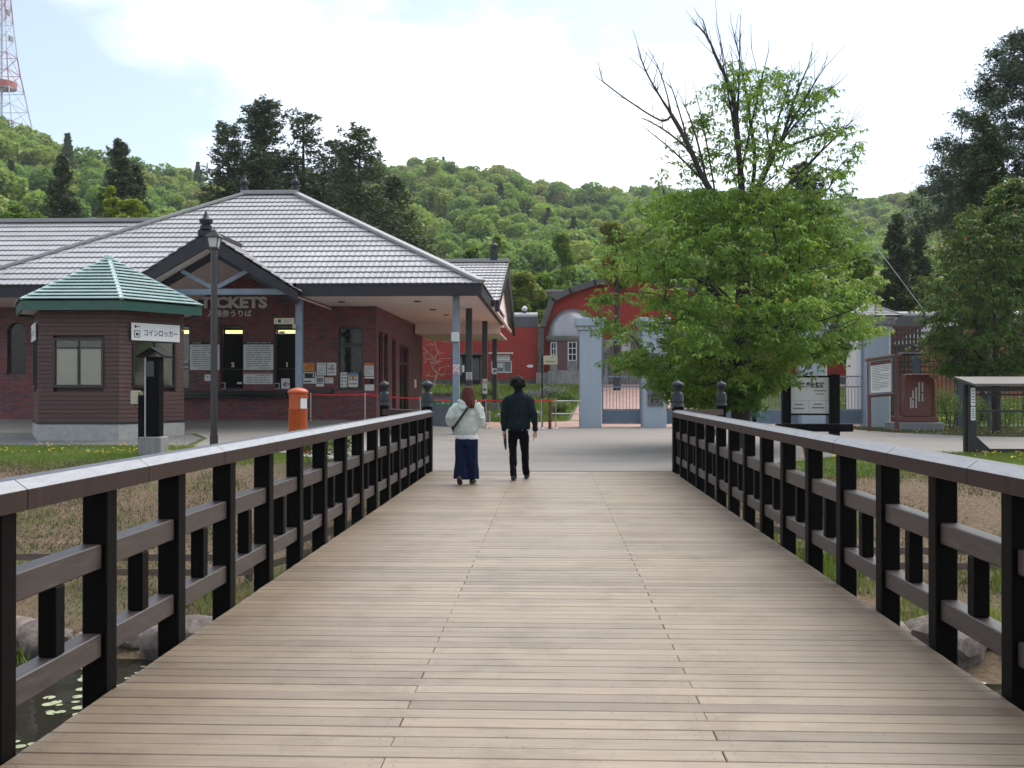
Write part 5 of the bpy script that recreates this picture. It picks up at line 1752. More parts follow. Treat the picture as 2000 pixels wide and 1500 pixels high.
# ================================================================== entrance gate
GY = 37.7
def build_gate():
    zg = 0.12
    zt = PZ(645, GY)
    spec = [((1132, 1175), 'blue-grey gate pillar beside the white barrier bars'), ((1255, 1302), 'blue-grey gate pillar carrying the vertical wooden name board'),
            ((1566, 1613), 'blue-grey gate pillar hidden behind the white museum sign'), ((1693, 1738), 'blue-grey gate pillar behind the slanted notice board')]
    xs = []
    for (a, b), lab in spec:
        xa, xb = PX(a, GY), PX(b, GY); w = xb - xa; xc = (xa + xb)/2
        G = thing('gate_pillar', lab, 'gate pillar', (xc, GY + w/2, zg), group='pillars of the entrance gate')
        wb(MB().cbox((xa, GY, zg - .3), (xb, GY + w, zt), .02), 'shaft', 'pillar_render', G)
        z1 = PZ(637, GY); z2 = PZ(621, GY)
        wb(MB().cbox((xa - .07, GY - .07, zt + .002), (xb + .07, GY + w + .07, z1), .015), 'neck', 'pillar_render', G)
        wb(MB().cbox((xa - .15, GY - .15, z1 + .002), (xb + .15, GY + w + .15, z2), .02), 'cap', 'concrete' if a > 1600 else 'pillar_render', G)
        xs.append((xa, xb))
    def leaf(xa, xb, label, Yl, nbar):
        xc = (xa + xb)/2
        T = thing('gate_leaf', label, 'gate', (xc, Yl, zg), group='leaves of the entrance gate')
        z = lambda py: PZ(py, Yl)
        t = .05
        for x in (xa + t/2, xb - t/2):
            wb(MB().box((x - t/2, Yl, z(828)), (x + t/2, Yl + .05, z(645))), 'stile', 'gate_paint', T)
        for py, h in ((646.5, .05), (665, .035), (735.5, .05), (755.5, .045), (800, .05)):
            wb(MB().box((xa + t, Yl + .003, z(py) - h/2), (xb - t, Yl + .047, z(py) + h/2)), 'gate_rail', 'gate_paint', T)
        wb(MB().box((xa + t, Yl + .012, z(826)), (xb - t, Yl + .038, z(801.5))), 'panel', 'gate_panel', T)
        wb(MB().box((xa + t, Yl + .002, z(828)), (xb - t, Yl + .048, z(826.2))), 'gate_rail', 'gate_paint', T)
        bm = MB().tube([(0, 0, z(799.3)), (0, 0, z(756.2))], .011, 6, cap=False).mesh('bar'); bm.materials.append(M['gate_paint'])
        for k in range(nbar):
            o = new_obj('bar', bm, T)
            o.location = Vector((xa + t + (xb - xa - 2*t)*(k + 1)/(nbar + 1), Yl + .025, 0)) - Vector(T.location)
        # light cross wires filling the upper half
        mb = MB(); zz0, zz1 = z(754), z(736.5)
        n2 = max(4, nbar)
        for k in range(n2):
            x0 = xa + t + (xb - xa - 2*t)*k/n2; x1 = xa + t + (xb - xa - 2*t)*(k + 1)/n2
            mb.beam((x0, Yl + .02, zz0), (x1, Yl + .02, zz1), .008, .008); mb.beam((x1, Yl + .03, zz0), (x0, Yl + .03, zz1), .008, .008)
        wb(mb, 'lattice_wire', 'gate_paint', T)['kind'] = 'stuff'
    Yl = GY + .35
    leaf(xs[0][1] + .03, xs[1][0] - .03, 'blue-grey wicket gate beside the pillar with the name board', Yl, 10)
    mid = (xs[1][1] + xs[2][0])/2
    leaf(xs[1][1] + .03, mid - .01, 'blue-grey main gate leaf behind the cherry trunk, hung from the name board pillar', Yl, 18)
    leaf(mid + .01, xs[2][0] - .03, 'blue-grey main gate leaf ending behind the white museum sign', Yl, 18)
    leaf(xs[2][1] + .03, xs[3][0] - .03, 'blue-grey wicket gate between the museum sign and the notice board', Yl, 10)
    # wooden name board on the second pillar
    Yb = GY - .004
    xa, xb = PX(1265, Yb), PX(1292, Yb); za, zb = PZ(793, Yb), PZ(690, Yb)
    N = thing('name_board', 'tall grey wooden name board with black brush characters on the gate pillar', 'sign', ((xa + xb)/2, Yb, za))
    wb(MB().cbox((xa, Yb - .06, za), (xb, Yb - .004, zb), .01), 'board', 'weathered_board', N)
    chars = '網走監獄保存財団'
    h = (zb - za - .12)/len(chars)
    for i, ch in enumerate(chars):
        wtext('character', ch, 'ink', N, ((xa + xb)/2, Yb - .064, zb - .06 - h*(i + .5)), w=(xb - xa)*.56, h=h*.82, bold=.02)
m_ = paint('weathered_board', (0.20, 0.195, 0.21), 0.8, 0.25, stretch=(14, 14, 1.0))
build_gate()

# ================================================================== red brick prison gate beyond the garden
BY = 62.0
def build_brick_gate():
    zb = 1.7
    z = lambda py: PZ(py, BY); X = lambda px: PX(px, BY)
    cx = 1236
    G = thing('brick_gatehouse', 'red brick prison gatehouse with arched gable and silver half domes', 'building', (X(cx), BY + 2, zb))
    def sym(px): return 2*cx - px
    half = [(1062, 748), (1060, 640), (1078, 588), (1112, 571), (1160, 556), (1200, 547), (1236, 544)]
    poly = [(X(a), z(b) if b != 748 else zb) for a, b in half] + [(X(sym(a)), z(b) if b != 748 else zb) for a, b in reversed(half[:-1])]
    # facade with the arch cut out: left part, right part, top part
    aw = 58; top = 652
    arch = [(cx - aw*math.cos(t), 690 - (690 - top)*1.0*math.sin(t)) for t in np.linspace(0, math.pi, 17)]
    ring_ = [(X(a), z(b)) for a, b in arch]
    left = [poly[0], *poly[1:7], (X(cx), z(top)), *[p for p in ring_[7::-1]], (X(cx - aw), zb)]
    right = [poly[-1], *poly[-2:5:-1], (X(cx), z(top)), *[p for p in ring_[9:]], (X(cx + aw), zb)]
    w1 = MB().prism(left, BY, BY + 4.0).prism(right, BY, BY + 4.0)
    wb(w1, 'wall', 'gate_brick', G)
    # slate band following the gable
    for s in (0, 1):
        pts = [(a if s == 0 else sym(a), b) for a, b in half[1:]]
        for (p, q) in zip(pts, pts[1:]):
            P0 = Vector((X(p[0]), BY - .15, z(p[1]) + .05)); P1 = Vector((X(q[0]), BY - .15, z(q[1]) + .05))
            wb(MB().beam(P0, P1 + (P1 - P0).normalized()*.08, .7, .34, up=(0, 0, 1) if abs(P1.x - P0.x) > .6 else (-1 if s == 0 else 1, 0, 0)), 'gable_band', 'slate_trim', G)
        xe = X(1057) if s == 0 else X(sym(1057))
        wb(MB().box((xe - .16, BY - .3, z(742)), (xe + .16, BY - .005, z(640))), 'pilaster', 'slate_trim', G)
        wb(MB().box((xe - .3, BY - .45, zb - .2), (xe + .45 if s == 0 else xe + .3, BY - .006, z(728))), 'footing', 'concrete', G)
    # roof behind the gable
    rp = [(X(a), z(b) - .02) for a, b in half[1:]] + [(X(sym(a)), z(b) - .02) for a, b in reversed(half[1:-1])]
    wb(MB().prism(rp, BY + 4.02, BY + 9.0), 'roof', 'roof_tile', G)
    wb(MB().box((X(1066), BY + 3.0, z(560)), (X(1120), BY + 6.0, z(556))), 'roof_edge', 'roof_trim', G)
    # half-domed bays
    for s, pc in ((0, 1117), (1, sym(1117))):
        bx = X(pc); r = (X(1165) - X(1070))/2
        bay = wb(MB().lathe([(r*.93, z(725)), (r*.93, z(667))], (bx, BY, 0), 24, math.pi, 2*math.pi), 'bay', 'bay_brick', G)
        wb(MB().lathe([(r*1.12, zb - .2), (r*1.04, z(726)), (r*.94, z(724))], (bx, BY, 0), 24, math.pi, 2*math.pi), 'bay_base', 'concrete', bay, smooth=True)
        for a0 in (-142, -90, -38):
            a = math.radians(a0); d = Vector((math.cos(a), math.sin(a), 0)); sd = Vector((-d.y, d.x, 0))
            c = Vector((bx, BY, 0)) + d*(r*.93)
            mb = MB()
            def quadbox(u0, u1, z0, z1, d0, d1):
                v = []
                for uu in (u0, u1):
                    for dd, zz in ((d0, z0), (d1, z0), (d1, z1), (d0, z1)):
                        v.append(c + sd*uu + d*dd + Vector((0, 0, zz)))
                return v, [(0,1,2,3),(7,6,5,4),(0,4,5,1),(1,5,6,2),(2,6,7,3),(3,7,4,0)]
            z0, z1 = z(706), z(669)
            wb(MB().add(*quadbox(-.25, .25, z0, z1, -.08, .02)), 'bay_window', 'interior_dark', bay)
            fr = MB()
            fr.add(*quadbox(-.27, -.20, z0, z1, -.02, .05)); fr.add(*quadbox(.20, .27, z0, z1, -.02, .05)); fr.add(*quadbox(-.02, .02, z0, z1, -.02, .045))
            for k in range(4):
                zz = z0 + (z1 - z0)*k/3.2
                fr.add(*quadbox(-.20, .20, zz, zz + .05, -.02, .04))
            wb(fr, 'window_frame', 'coping_white', bay)
            wb(MB().add(*quadbox(-.30, .30, z(724), z0 - .01, -.05, .06)), 'sill_block', 'concrete', bay)
        wb(MB().lathe([(r*1.0, z(668)), (r*1.08, z(664)), (r*1.10, z(658)), (r*1.02, z(656))], (bx, BY, 0), 24, math.pi, 2*math.pi), 'bay_cornice', 'dome_metal', bay, smooth=True)
        hgt = z(603) - z(657)
        prof = [(r*1.0*math.cos(t), z(657) + hgt*math.sin(t)) for t in np.linspace(0, math.pi/2*.995, 12)]
        wb(MB().lathe(prof, (bx, BY, 0), 26, math.pi, 2*math.pi), 'half_dome', 'dome_metal', G, smooth=True)
    # stone arch and timber doors
    sto = MB()
    inner = [(X(cx - 48*math.cos(t)), z(692 - 30*math.sin(t))) for t in np.linspace(0, math.pi, 17)]
    outer = [(X(cx - 60*math.cos(t)), z(690 - 42*math.sin(t))) for t in np.linspace(0, math.pi, 17)]
    for i in range(16):
        sto.prism([outer[i], outer[i + 1], inner[i + 1], inner[i]], BY - .12, BY + .5)
    wb(sto, 'arch_stone', 'concrete', G)
    for s in (-1, 1):
        wb(MB().box((min(X(cx + s*60), X(cx + s*48)), BY - .12, zb - .1), (max(X(cx + s*60), X(cx + s*48)), BY + .5, z(692))), 'jamb', 'concrete', G)
        wb(MB().prism([(X(cx + s*60), zb), (X(cx + s*50), zb), (X(cx + s*52), z(690))], BY - .9, BY - .14), 'buttress', 'concrete', G)
    n = 14
    for k in range(n):
        xa = X(cx - 47 + 94*k/n) + .01; xb = X(cx - 47 + 94*(k + 1)/n) - .01
        u = (k + .5)/n*2 - 1
        zt = z(692 - 30*math.sqrt(max(0, 1 - u*u)))
        wb(MB().box((xa, BY + .45, zb), (xb, BY + .55, zt)), 'door_plank', 'door_wood', G)
    N = thing('gate_nameplate', 'grey vertical nameplate beside the doors of the brick gatehouse', 'sign', (X(1222), BY - .2, z(712)))
    wb(MB().box((X(1215), BY + .36, z(722)), (X(1232), BY + .42, z(668))), 'board', 'sign_grey', N)
    for i, ch in enumerate('網走監獄'):
        wtext('character', ch, 'ink', N, (X(1223.5), BY + .35, z(678 + i*11.5)), w=.27, h=.28, bold=.02)
    # boundary walls to both sides
    def wall(pa, pb, lab, vis=True):
        T = thing('boundary_wall', lab, 'wall', ((X(pa) + X(pb))/2, BY + .6, zb), group='brick prison boundary walls')
        wb(MB().box((X(pa), BY + .4, zb - .4), (X(pb), BY + .9, z(638))), 'brickwork', 'gate_brick', T)
        wb(MB().box((X(pa), BY + .37, z(637.8)), (X(pb), BY + .93, z(618))), 'top_band', 'slate_trim', T)
        wb(MB().box((X(pa), BY + .37, zb - .4), (X(pb), BY + .398, z(741))), 'foot_band', 'slate_trim', T)
        wb(MB().tube([(X(pa), BY + .62, z(614)), (X(pb), BY + .62, z(614))], .15, 12), 'coping', 'coping_white', T, smooth=True)
        return T
    wall(560, 1050, 'long red brick wall between the ticket hall porch and the gatehouse')
    wall(sym(1050), 2100, 'red brick wall behind the big cherry tree and the lawn')
    # round wall lamp and dark entrance
    x = X(1024)
    L = thing('wall_lamp', 'white globe lamp standing on the brick wall coping', 'lamp', (x, BY + .62, z(609)))
    wb(MB().lathe([(.1, 0), (.12, .05), (.1, .1)], (x, BY + .62, z(610)), 12), 'foot', 'iron_black', L)
    wb(MB().lathe([(.05, .1), (.16, .18), (.17, .28), (.12, .38), (.01, .43)], (x, BY + .62, z(610)), 14), 'globe', 'sign_white', L, smooth=True)
    Yb = BY - 2.5
    D = thing('dark_kiosk', 'dark notice shelter against the brick wall, seen between the columns', 'shelter', (PX(910, Yb), Yb, 1.75))
    wb(MB().box((PX(884, Yb), Yb, 1.4), (PX(938, Yb), Yb + 1.2, PZ(693, Yb))), 'body', 'interior_dark', D)
    wb(MB().box((PX(880, Yb), Yb - .3, PZ(693, Yb) + .002), (PX(942, Yb), Yb + 1.3, PZ(689, Yb))), 'roof', 'slate_trim', D)
    wb(MB().box((PX(886, Yb), Yb - .02, PZ(733, Yb)), (PX(902, Yb), Yb - .004, PZ(696, Yb))), 'glass_panel', 'ink_pale', D)
    wb(MB().box((PX(902.5, Yb), Yb - .03, PZ(727, Yb)), (PX(907, Yb), Yb - .01, PZ(713, Yb))), 'plate', 'sign_white', D)
    wb(MB().box((PX(915, Yb), Yb - .02, PZ(742, Yb)), (PX(936, Yb), Yb - .004, PZ(700, Yb))), 'glass_panel', 'slate_trim', D)
    # white framed notice case
    Yb = 57.0
    N = thing('notice_case', 'white framed glass notice case on legs before the brick wall', 'notice board', (PX(985, Yb), Yb, ground_z(PX(985, Yb), Yb)))
    zz = lambda py: PZ(py, Yb); xx = lambda px: PX(px, Yb)
    wb(MB().box((xx(955), Yb - .35, zz(691)), (xx(1002), Yb + .35, zz(688.5))), 'roof', 'coping_white', N)
    wb(MB().box((xx(962), Yb, zz(704)), (xx(996), Yb + .05, zz(693))), 'header', 'sign_grey', N)
    fr = MB()
    fr.box((xx(960), Yb - .05, zz(728)), (xx(999), Yb + .06, zz(726))); fr.box((xx(960), Yb - .05, zz(706.5)), (xx(999), Yb + .06, zz(705)))
    for p in (960, 983.5, 998): fr.box((xx(p), Yb - .048, zz(726)), (xx(p + 1.5), Yb + .058, zz(706.5)))
    wb(fr, 'frame', 'coping_white', N)
    wb(MB().box((xx(961.6), Yb, zz(725.9)), (xx(998), Yb + .04, zz(706.6))), 'back_panel', 'ink_pale', N)
    for p in (972, 976, 979):
        wb(MB().box((xx(p), Yb - .02, zz(718)), (xx(p + 2.4), Yb - .002, zz(708.5))), 'paper', 'sign_white', N)
    for p in (958, 995):
        wb(MB().box((xx(p), Yb + .07, 1.0), (xx(p + 2.6), Yb + .15, zz(691))), 'leg', 'weathered_wood', N)
build_brick_gate()

# ================================================================== signs and stones on the right
def build_right():
    # museum sign on two heavy posts
    Y = 29.6; zg = ground_z(7, Y)
    X = lambda px: PX(px, Y); z = lambda py: PZ(py, Y)
    S = thing('museum_sign', 'white museum sign board framed by two heavy black timber posts under the cherry tree', 'sign', (X(1580), Y, zg))
    wb(MB().cbox((X(1530), Y + .05, zg - .1), (X(1546), Y + .30, z(735)), .01), 'post', 'black_timber', S)
    wb(MB().cbox((X(1617.5), Y - .25, zg - .1), (X(1636), Y + .0, z(731)), .01), 'post', 'black_timber', S)
    # board turned slightly: from the rear left post to the front right post
    a = Vector((X(1541), Y + .14, 0)); b = Vector((X(1618.5), Y - .06, 0)); u = (b - a).normalized(); n = Vector((u.y, -u.x, 0)); rz = math.atan2(u.y, u.x)
    def bd(u0, u1, z0, z1, d0, d1):
        v = []
        Lb = (b - a).length
        for uu in (u0*Lb, u1*Lb):
            for dd, zz in ((d0, z0), (d1, z0), (d1, z1), (d0, z1)):
                v.append(a + u*uu + n*dd + Vector((0, 0, zz)))
        return MB().add(v, [(0,1,2,3),(7,6,5,4),(0,4,5,1),(1,5,6,2),(2,6,7,3),(3,7,4,0)])
    zb, zt = z(807), z(737.5)
    wb(bd(0, 1, zb, zt, -.03, .03), 'board', 'sign_white', S)
    wb(bd(-.02, 1.0, zb - .05, zb - .002, -.05, .05), 'bottom_rail', 'black_timber', S)
    wb(bd(-.02, 1.0, zt + .002, zt + .05, -.05, .05), 'top_rail', 'black_timber', S)
    wb(bd(.03, .97, zb + .36, zb + .366, .031, .033), 'rule', 'ink_pale', S)
    wb(bd(.505, .511, zb + .03, zb + .355, .031, .033), 'rule', 'ink_pale', S)
    c = a + u*((b - a).length*.48) + n*.034
    wtext('lettering', '博物館 網走監獄', 'ink', S, (c.x, c.y, z(752)), w=(b - a).length*.80, h=.17, bold=.03, rotz=rz)
    for i, (u0, u1, zz, hh) in enumerate(((.62, .92, .62, .03), (.66, .88, .53, .022), (.16, .36, .23, .035), (.13, .40, .12, .035), (.62, .84, .24, .035), (.58, .88, .14, .04))):
        wb(bd(u0, u1, zb + zz, zb + zz + hh, .031, .033), 'small_print', 'ink_pale', S)
    wb(MB().cbox((X(1510), Y - .55, z(841)), (X(1656), Y - .26, z(826)), .02), 'cross_beam', 'black_timber', S)
    # slanted notice board on rustic brown posts
    Y = 34.6; X = lambda px: PX(px, Y); z = lambda py: PZ(py, Y)
    N = thing('rustic_notice_board', 'notice board with crooked brown wooden posts leaning before the right gate pillar', 'notice board', (X(1725), Y, ground_z(X(1725), Y)))
    zg = ground_z(X(1725), Y)
    wb(MB().tube([(X(1702), Y + .2, zg - .1), (X(1700), Y + .2, z(700))], [.06, .052], 10), 'post', 'stick_brown', N, smooth=True)
    wb(MB().tube([(X(1747.5), Y - .2, zg - .1), (X(1748), Y - .2, z(770)), (X(1747), Y - .2, z(690))], [.075, .068, .06], 10), 'post', 'stick_brown', N, smooth=True)
    wb(MB().tube([(X(1694), Y + .25, z(703.5)), (X(1756), Y - .25, z(694.5))], [.055, .065], 10), 'top_log', 'fence_wood', N, smooth=True)
    wb(MB().tube([(X(1703), Y + .15, z(774)), (X(1745), Y - .15, z(770))], .045, 10), 'lower_log', 'stick_brown', N, smooth=True)
    V = [(X(1699), Y + .1, z(771)), (X(1740), Y - .16, z(768)), (X(1740), Y - .16, z(700)), (X(1699), Y + .1, z(706))]
    V2 = [(x, y + .06, zz) for x, y, zz in V]
    wb(MB().add(V + V2, [(0,1,2,3),(7,6,5,4),(0,4,5,1),(1,5,6,2),(2,6,7,3),(3,7,4,0)]), 'board', 'granite_grey', N)
    def ip(u, v, d=-.012):
        p = Vector(V[0]).lerp(Vector(V[1]), u).lerp(Vector(V[3]).lerp(Vector(V[2]), u), v); return p + Vector((-.0, d, 0))
    wb(MB().add([ip(.07, .05), ip(.93, .05), ip(.93, .85), ip(.07, .85)], [(0,1,2,3)]), 'paper', 'sign_white', N)
    wb(MB().add([ip(.07, .855), ip(.93, .855), ip(.93, .97), ip(.07, .97)], [(0,1,2,3)]), 'heading', 'stick_brown', N)
    mb = MB(); r2 = random.Random(4)
    for k in range(15):
        v = .80 - k*.047
        e = .88 if k % 5 < 4 else .5
        mb.add([ip(.13, v, -.016), ip(e - r2.random()*.08, v, -.016), ip(e - r2.random()*.08, v + .016, -.016), ip(.13, v + .016, -.016)], [(0,1,2,3)])
    wb(mb, 'print', 'ink_pale', N)
    # red granite monument
    Y = 35.2; X = lambda px: PX(px, Y); z = lambda py: PZ(py, Y); zg = ground_z(X(1800), Y)
    Mo = thing('granite_monument', 'polished red granite memorial stone with white vertical inscription on a grey plinth', 'monument', (X(1795), Y + .4, zg))
    wb(MB().cbox((X(1748), Y - .15, zg - .2), (X(1841), Y + 1.1, z(824)), .03), 'plinth', 'granite_grey', Mo)
    wb(MB().cbox((X(1756), Y - .02, z(824) + .002), (X(1833), Y + .9, z(813)), .02), 'foot_slab', 'granite_red', Mo)
    zb, zt = z(813) + .002, z(731)
    bmv = [(X(1768), zb), (X(1822), zb), (X(1822.5), zt - .08), (X(1816), zt), (X(1771), zt + .0), (X(1769.5), zt - .10)]
    st = wb(MB().prism(bmv, Y + .1, Y + .48), 'stone', 'granite_red', Mo, bevel=.02)
    wb(MB().box((X(1776.5), Y + .09, zb + .12), (X(1813), Y + .0985, zt - .20)), 'inscription_panel', 'granite_red', Mo)
    cols = [(1803.5, 747, 784), (1797, 747, 784), (1791, 757, 797), (1785, 763, 797), (1780.5, 776, 797)]
    for k, (px, p0, p1) in enumerate(cols):
        mb = MB(); r2 = random.Random(k)
        y_ = p0
        while y_ < p1 - 1:
            h = 2.3
            if not (k in (0, 3) and abs(y_ - (p0 + p1)/2) < 1.6):
                mb.box((X(px - 1.4), Y + .084, z(y_ + h)), (X(px + 1.4), Y + .088, z(y_)))
                mb.box((X(px - .2), Y + .080, z(y_ + h*.8)), (X(px + .5), Y + .0835, z(y_ + h*.2)))
            y_ += 3.1
        wb(mb, 'inscription_column', 'sign_grey', Mo)['kind'] = 'stuff'
    # rough right flank
    rr = MB()
    wb(MB().prism([(X(1822.6), zb), (X(1832), zb), (X(1829), zt - .25), (X(1822.8), zt - .06)], Y + .14, Y + .46), 'rough_flank', 'granite_red_rough', Mo, bevel=.03)
    # low display shelter with a tilted roof
    Y = 24.3; X = lambda px: PX(px, Y); z = lambda py: PZ(py, Y); zg = ground_z(X(1920), Y)
    D = thing('display_shelter', 'low dark display shelter with a tilted grey-brown roof beside the dandelion lawn', 'shelter', (X(1980), Y + .5, zg))
    x0, x1 = X(1895), X(2075)
    zr = z(752)
    for x, y in ((x0, Y), (x1, Y), (x0, Y + .3), (x1, Y + .3)):
        wb(MB().cbox((x, y, zg - .1), (x + .14, y + .14, zr + .02), .008), 'post', 'iron_black', D)
    V = [(X(1893) - .02, Y - .3, zr - .02), (x1 + .4, Y - .3, zr - .02), (x1 + .4, Y + .85, zr + .15), (X(1893) - .02, Y + .85, zr + .15)]
    V2 = [(x, y, zz + .05) for x, y, zz in V]
    wb(MB().add(V + V2, [(0,3,2,1),(4,5,6,7),(0,1,5,4),(1,2,6,5),(2,3,7,6),(3,0,4,7)]), 'roof', 'shelter_roof', D)
    wb(MB().box((x0 + .15, Y + .02, z(764)), (x1 - .01, Y + .12, z(755))), 'lintel', 'iron_black', D)
    wb(MB().box((x0 + .15, Y + .02, zg + .02), (x1 - .01, Y + .12, zg + .10)), 'sill_beam', 'iron_black', D)
    wb(MB().prism([(x0 + .15, zg + .10), (x0 + .45, zg + .10), (x0 + .15, zg + .38)], Y + .03, Y + .10), 'corner_brace', 'iron_black', D)
    for py in (771, 803):
        wb(MB().box((x0 + .15, Y + .33, z(py) - .02), (x1 - .01, Y + .40, z(py) + .025)), 'back_rail', 'iron_black', D)
    for (p0, p1) in ((757.5, 792), (794, 820)):
        T = thing('post_notice', 'upper white notice strip on the display shelter post' if p0 < 780 else 'lower white notice strip on the display shelter post', 'notice', (x0 + .05, Y - .01, z(p1)))
        wb(MB().box((x0 + .01, Y - .014, z(p1)), (x0 + .11, Y - .004, z(p0))), 'strip', 'sign_white', T)
        mb = MB()
        for k in range(5):
            zz = z(p0 + (p1 - p0)*(.15 + .16*k)); mb.box((x0 + .03, Y - .018, zz - .02), (x0 + .09, Y - .015, zz + .004))
        wb(mb, 'print', 'ink_pale', T)['kind'] = 'stuff'
    # iron fence
    Y = 39.8; X = lambda px: PX(px, Y); z = lambda py: PZ(py, Y); zg = .1
    Fn = thing('iron_fence', 'black iron bar fence behind the granite monument and the display shelter', 'fence', (X(1900), Y, zg))
    x0, x1 = X(1741), X(2080)
    bar = MB().box((-.014, -.014, zg - .1), (.014, .014, z(703))).mesh('bar'); bar.materials.append(M['iron_black'])
    n = int((x1 - x0)/.155)
    for k in range(n + 1):
        o = new_obj('bar', bar, Fn); o.location = Vector((x0 + k*.155, Y, 0)) - Vector(Fn.location)
    for py in (707, 717, 727, 806):
        wb(MB().box((x0 - .05, Y - .03, z(py) - .022), (x1 + .05, Y - .016, z(py) + .022)), 'fence_rail', 'iron_black', Fn)
    for px in (1787, 1873, 1935, 2010):
        wb(MB().cbox((X(px) - .11, Y - .16, zg - .2), (X(px) + .11, Y + .06, z(696)), .01), 'fence_post', 'fence_steel', Fn)
    # dark timber lattice frame behind the fence
    Y = 45.0; X = lambda px: PX(px, Y); z = lambda py: PZ(py, Y)
    T = thing('timber_lattice', 'old dark timber lattice screen standing behind the iron fence', 'screen', (X(1768), Y, .1))
    for px in np.linspace(1738, 1797, 9):
        wb(MB().box((X(px) - .045, Y, 0), (X(px) + .045, Y + .07, z(641))), 'slat', 'weathered_wood', T)
    for py in (642, 652, 664, 676, 694, 709):
        wb(MB().box((X(1733), Y - .06, z(py) - .05), (X(1802), Y - .002, z(py) + .05)), 'cross_bar', 'weathered_wood', T)
    wb(MB().box((X(1746), Y - .4, z(692)), (X(1798), Y - .07, z(690))), 'shelf', 'concrete', T)
    # orange brick house behind the right hand tree
    Y = 54.0; X = lambda px: PX(px, Y); z = lambda py: PZ(py, Y)
    H = thing('orange_brick_house', 'orange brick house half hidden behind the leafy tree on the right', 'house', (X(1900), Y, 1))
    wb(MB().prism([(X(1822), .6), (X(2010), .6), (X(2010), z(670)), (X(1915), z(618)), (X(1822), z(668))], Y, Y + 6), 'wall', 'orange_brick', H)
    for s in (-1, 1):
        xc = X(1915); xe = X(1915 + s*104)
        wb(MB().prism([(xc, z(612)), (xe, z(668)), (xe, z(672.5)), (xc, z(617))], Y - .4, Y + 6.4), 'roof', 'slate_trim', H)
    for (a, b_) in ((1850, 1868), (1905, 1925)):
        w = wb(MB().box((X(a), Y - .03, z(738)), (X(b_), Y - .002, z(696))), 'window', 'interior_dark', H)
        wb(MB().box((X(a) - .06, Y - .09, z(740)), (X(b_) + .06, Y - .032, z(738))), 'sill', 'concrete', w)
    # guard house with tiled pyramid roof behind the right gate pillar
    Y = 41.5; X = lambda px: PX(px, Y); z = lambda py: PZ(py, Y)
    G = thing('guard_house', 'small guard house with grey tiled pyramid roof behind the right gate pillar', 'hut', (X(1706), Y + 1, .1))
    xa, xb = X(1660), X(1752); w = xb - xa
    wb(MB().box((xa + .25, Y, -.1), (xb - .25, Y + w - .4, z(626))), 'wall', 'sign_grey', G)
    wb(MB().box((xa + .05, Y - .2, z(626) + .002), (xb - .05, Y + w - .2, z(621))), 'eave', 'coping_white', G)
    ap = Vector(((xa + xb)/2, Y + w/2 - .25, z(594)))
    base = [Vector((xa - .1, Y - .35, z(621) + .01)), Vector((xb + .1, Y - .35, z(621) + .01)), Vector((xb + .1, Y + w - .1, z(621) + .01)), Vector((xa - .1, Y + w - .1, z(621) + .01))]
    rf = wb(MB().add([*base, ap - Vector((0, 0, .03))], [(0,1,4),(1,2,4),(2,3,4),(3,0,4)]), 'roof', 'fascia_dark', G)
    for k in (0, 1, 3):
        p, q = base[k], base[(k + 1) % 4]; m = (p + q)/2; Vv = ap - m; Lv = Vv.length; Lu = (q - p).length
        tile_slope(rf, p, q - p, Vv, Lv, 8, lambda v, Lv=Lv, Lu=Lu: Lu*.5*v/Lv, lambda v, Lv=Lv, Lu=Lu: Lu - Lu*.5*v/Lv, wave=False, step=.04)
        wb(MB().beam(p + Vector((0, 0, .06)), ap + Vector((0, 0, .06)), .1, .05), 'hip_capping', 'roof_trim', rf)
    wb(MB().box((xa + .6, Y - .03, z(690)), (xa + 1.1, Y - .002, z(650))), 'window', 'interior_dark', G)
    # flag pole with a guy wire
    Y = 40.5; X = lambda px: PX(px, Y); z = lambda py: PZ(py, Y)
    Fp = thing('flag_pole', 'white flag pole rising behind the cherry crown with one guy wire', 'flag pole', (X(1613), Y, .1))
    wb(MB().tube([(X(1613), Y, 0), (X(1613), Y, z(352))], [.05, .035], 10), 'pole', 'white_pipe', Fp, smooth=True)
    wb(MB().tube([(X(1613), Y, z(355)), (X(1995), Y + 1.0, ground_z(18, Y + 1))], .010, 5), 'guy_wire', 'white_pipe', Fp)
    # terracotta planter
    Y = 22.6; x = PX(1581, Y); zg = ground_z(x, Y)
    T = thing('planter', 'small terracotta planter seen through the right railing', 'planter', (x, Y, zg))
    wb(MB().lathe([(.10, 0), (.14, .22), (.16, .22), (.16, .27), (.13, .27), (.12, .2)], (x, Y, zg), 16), 'pot', 'terracotta', T, smooth=True)
paint('terracotta', (0.30, 0.12, 0.07), 0.8, 0.15)
paint('fence_steel', (0.06, 0.085, 0.11), 0.5, 0.15)
build_right()

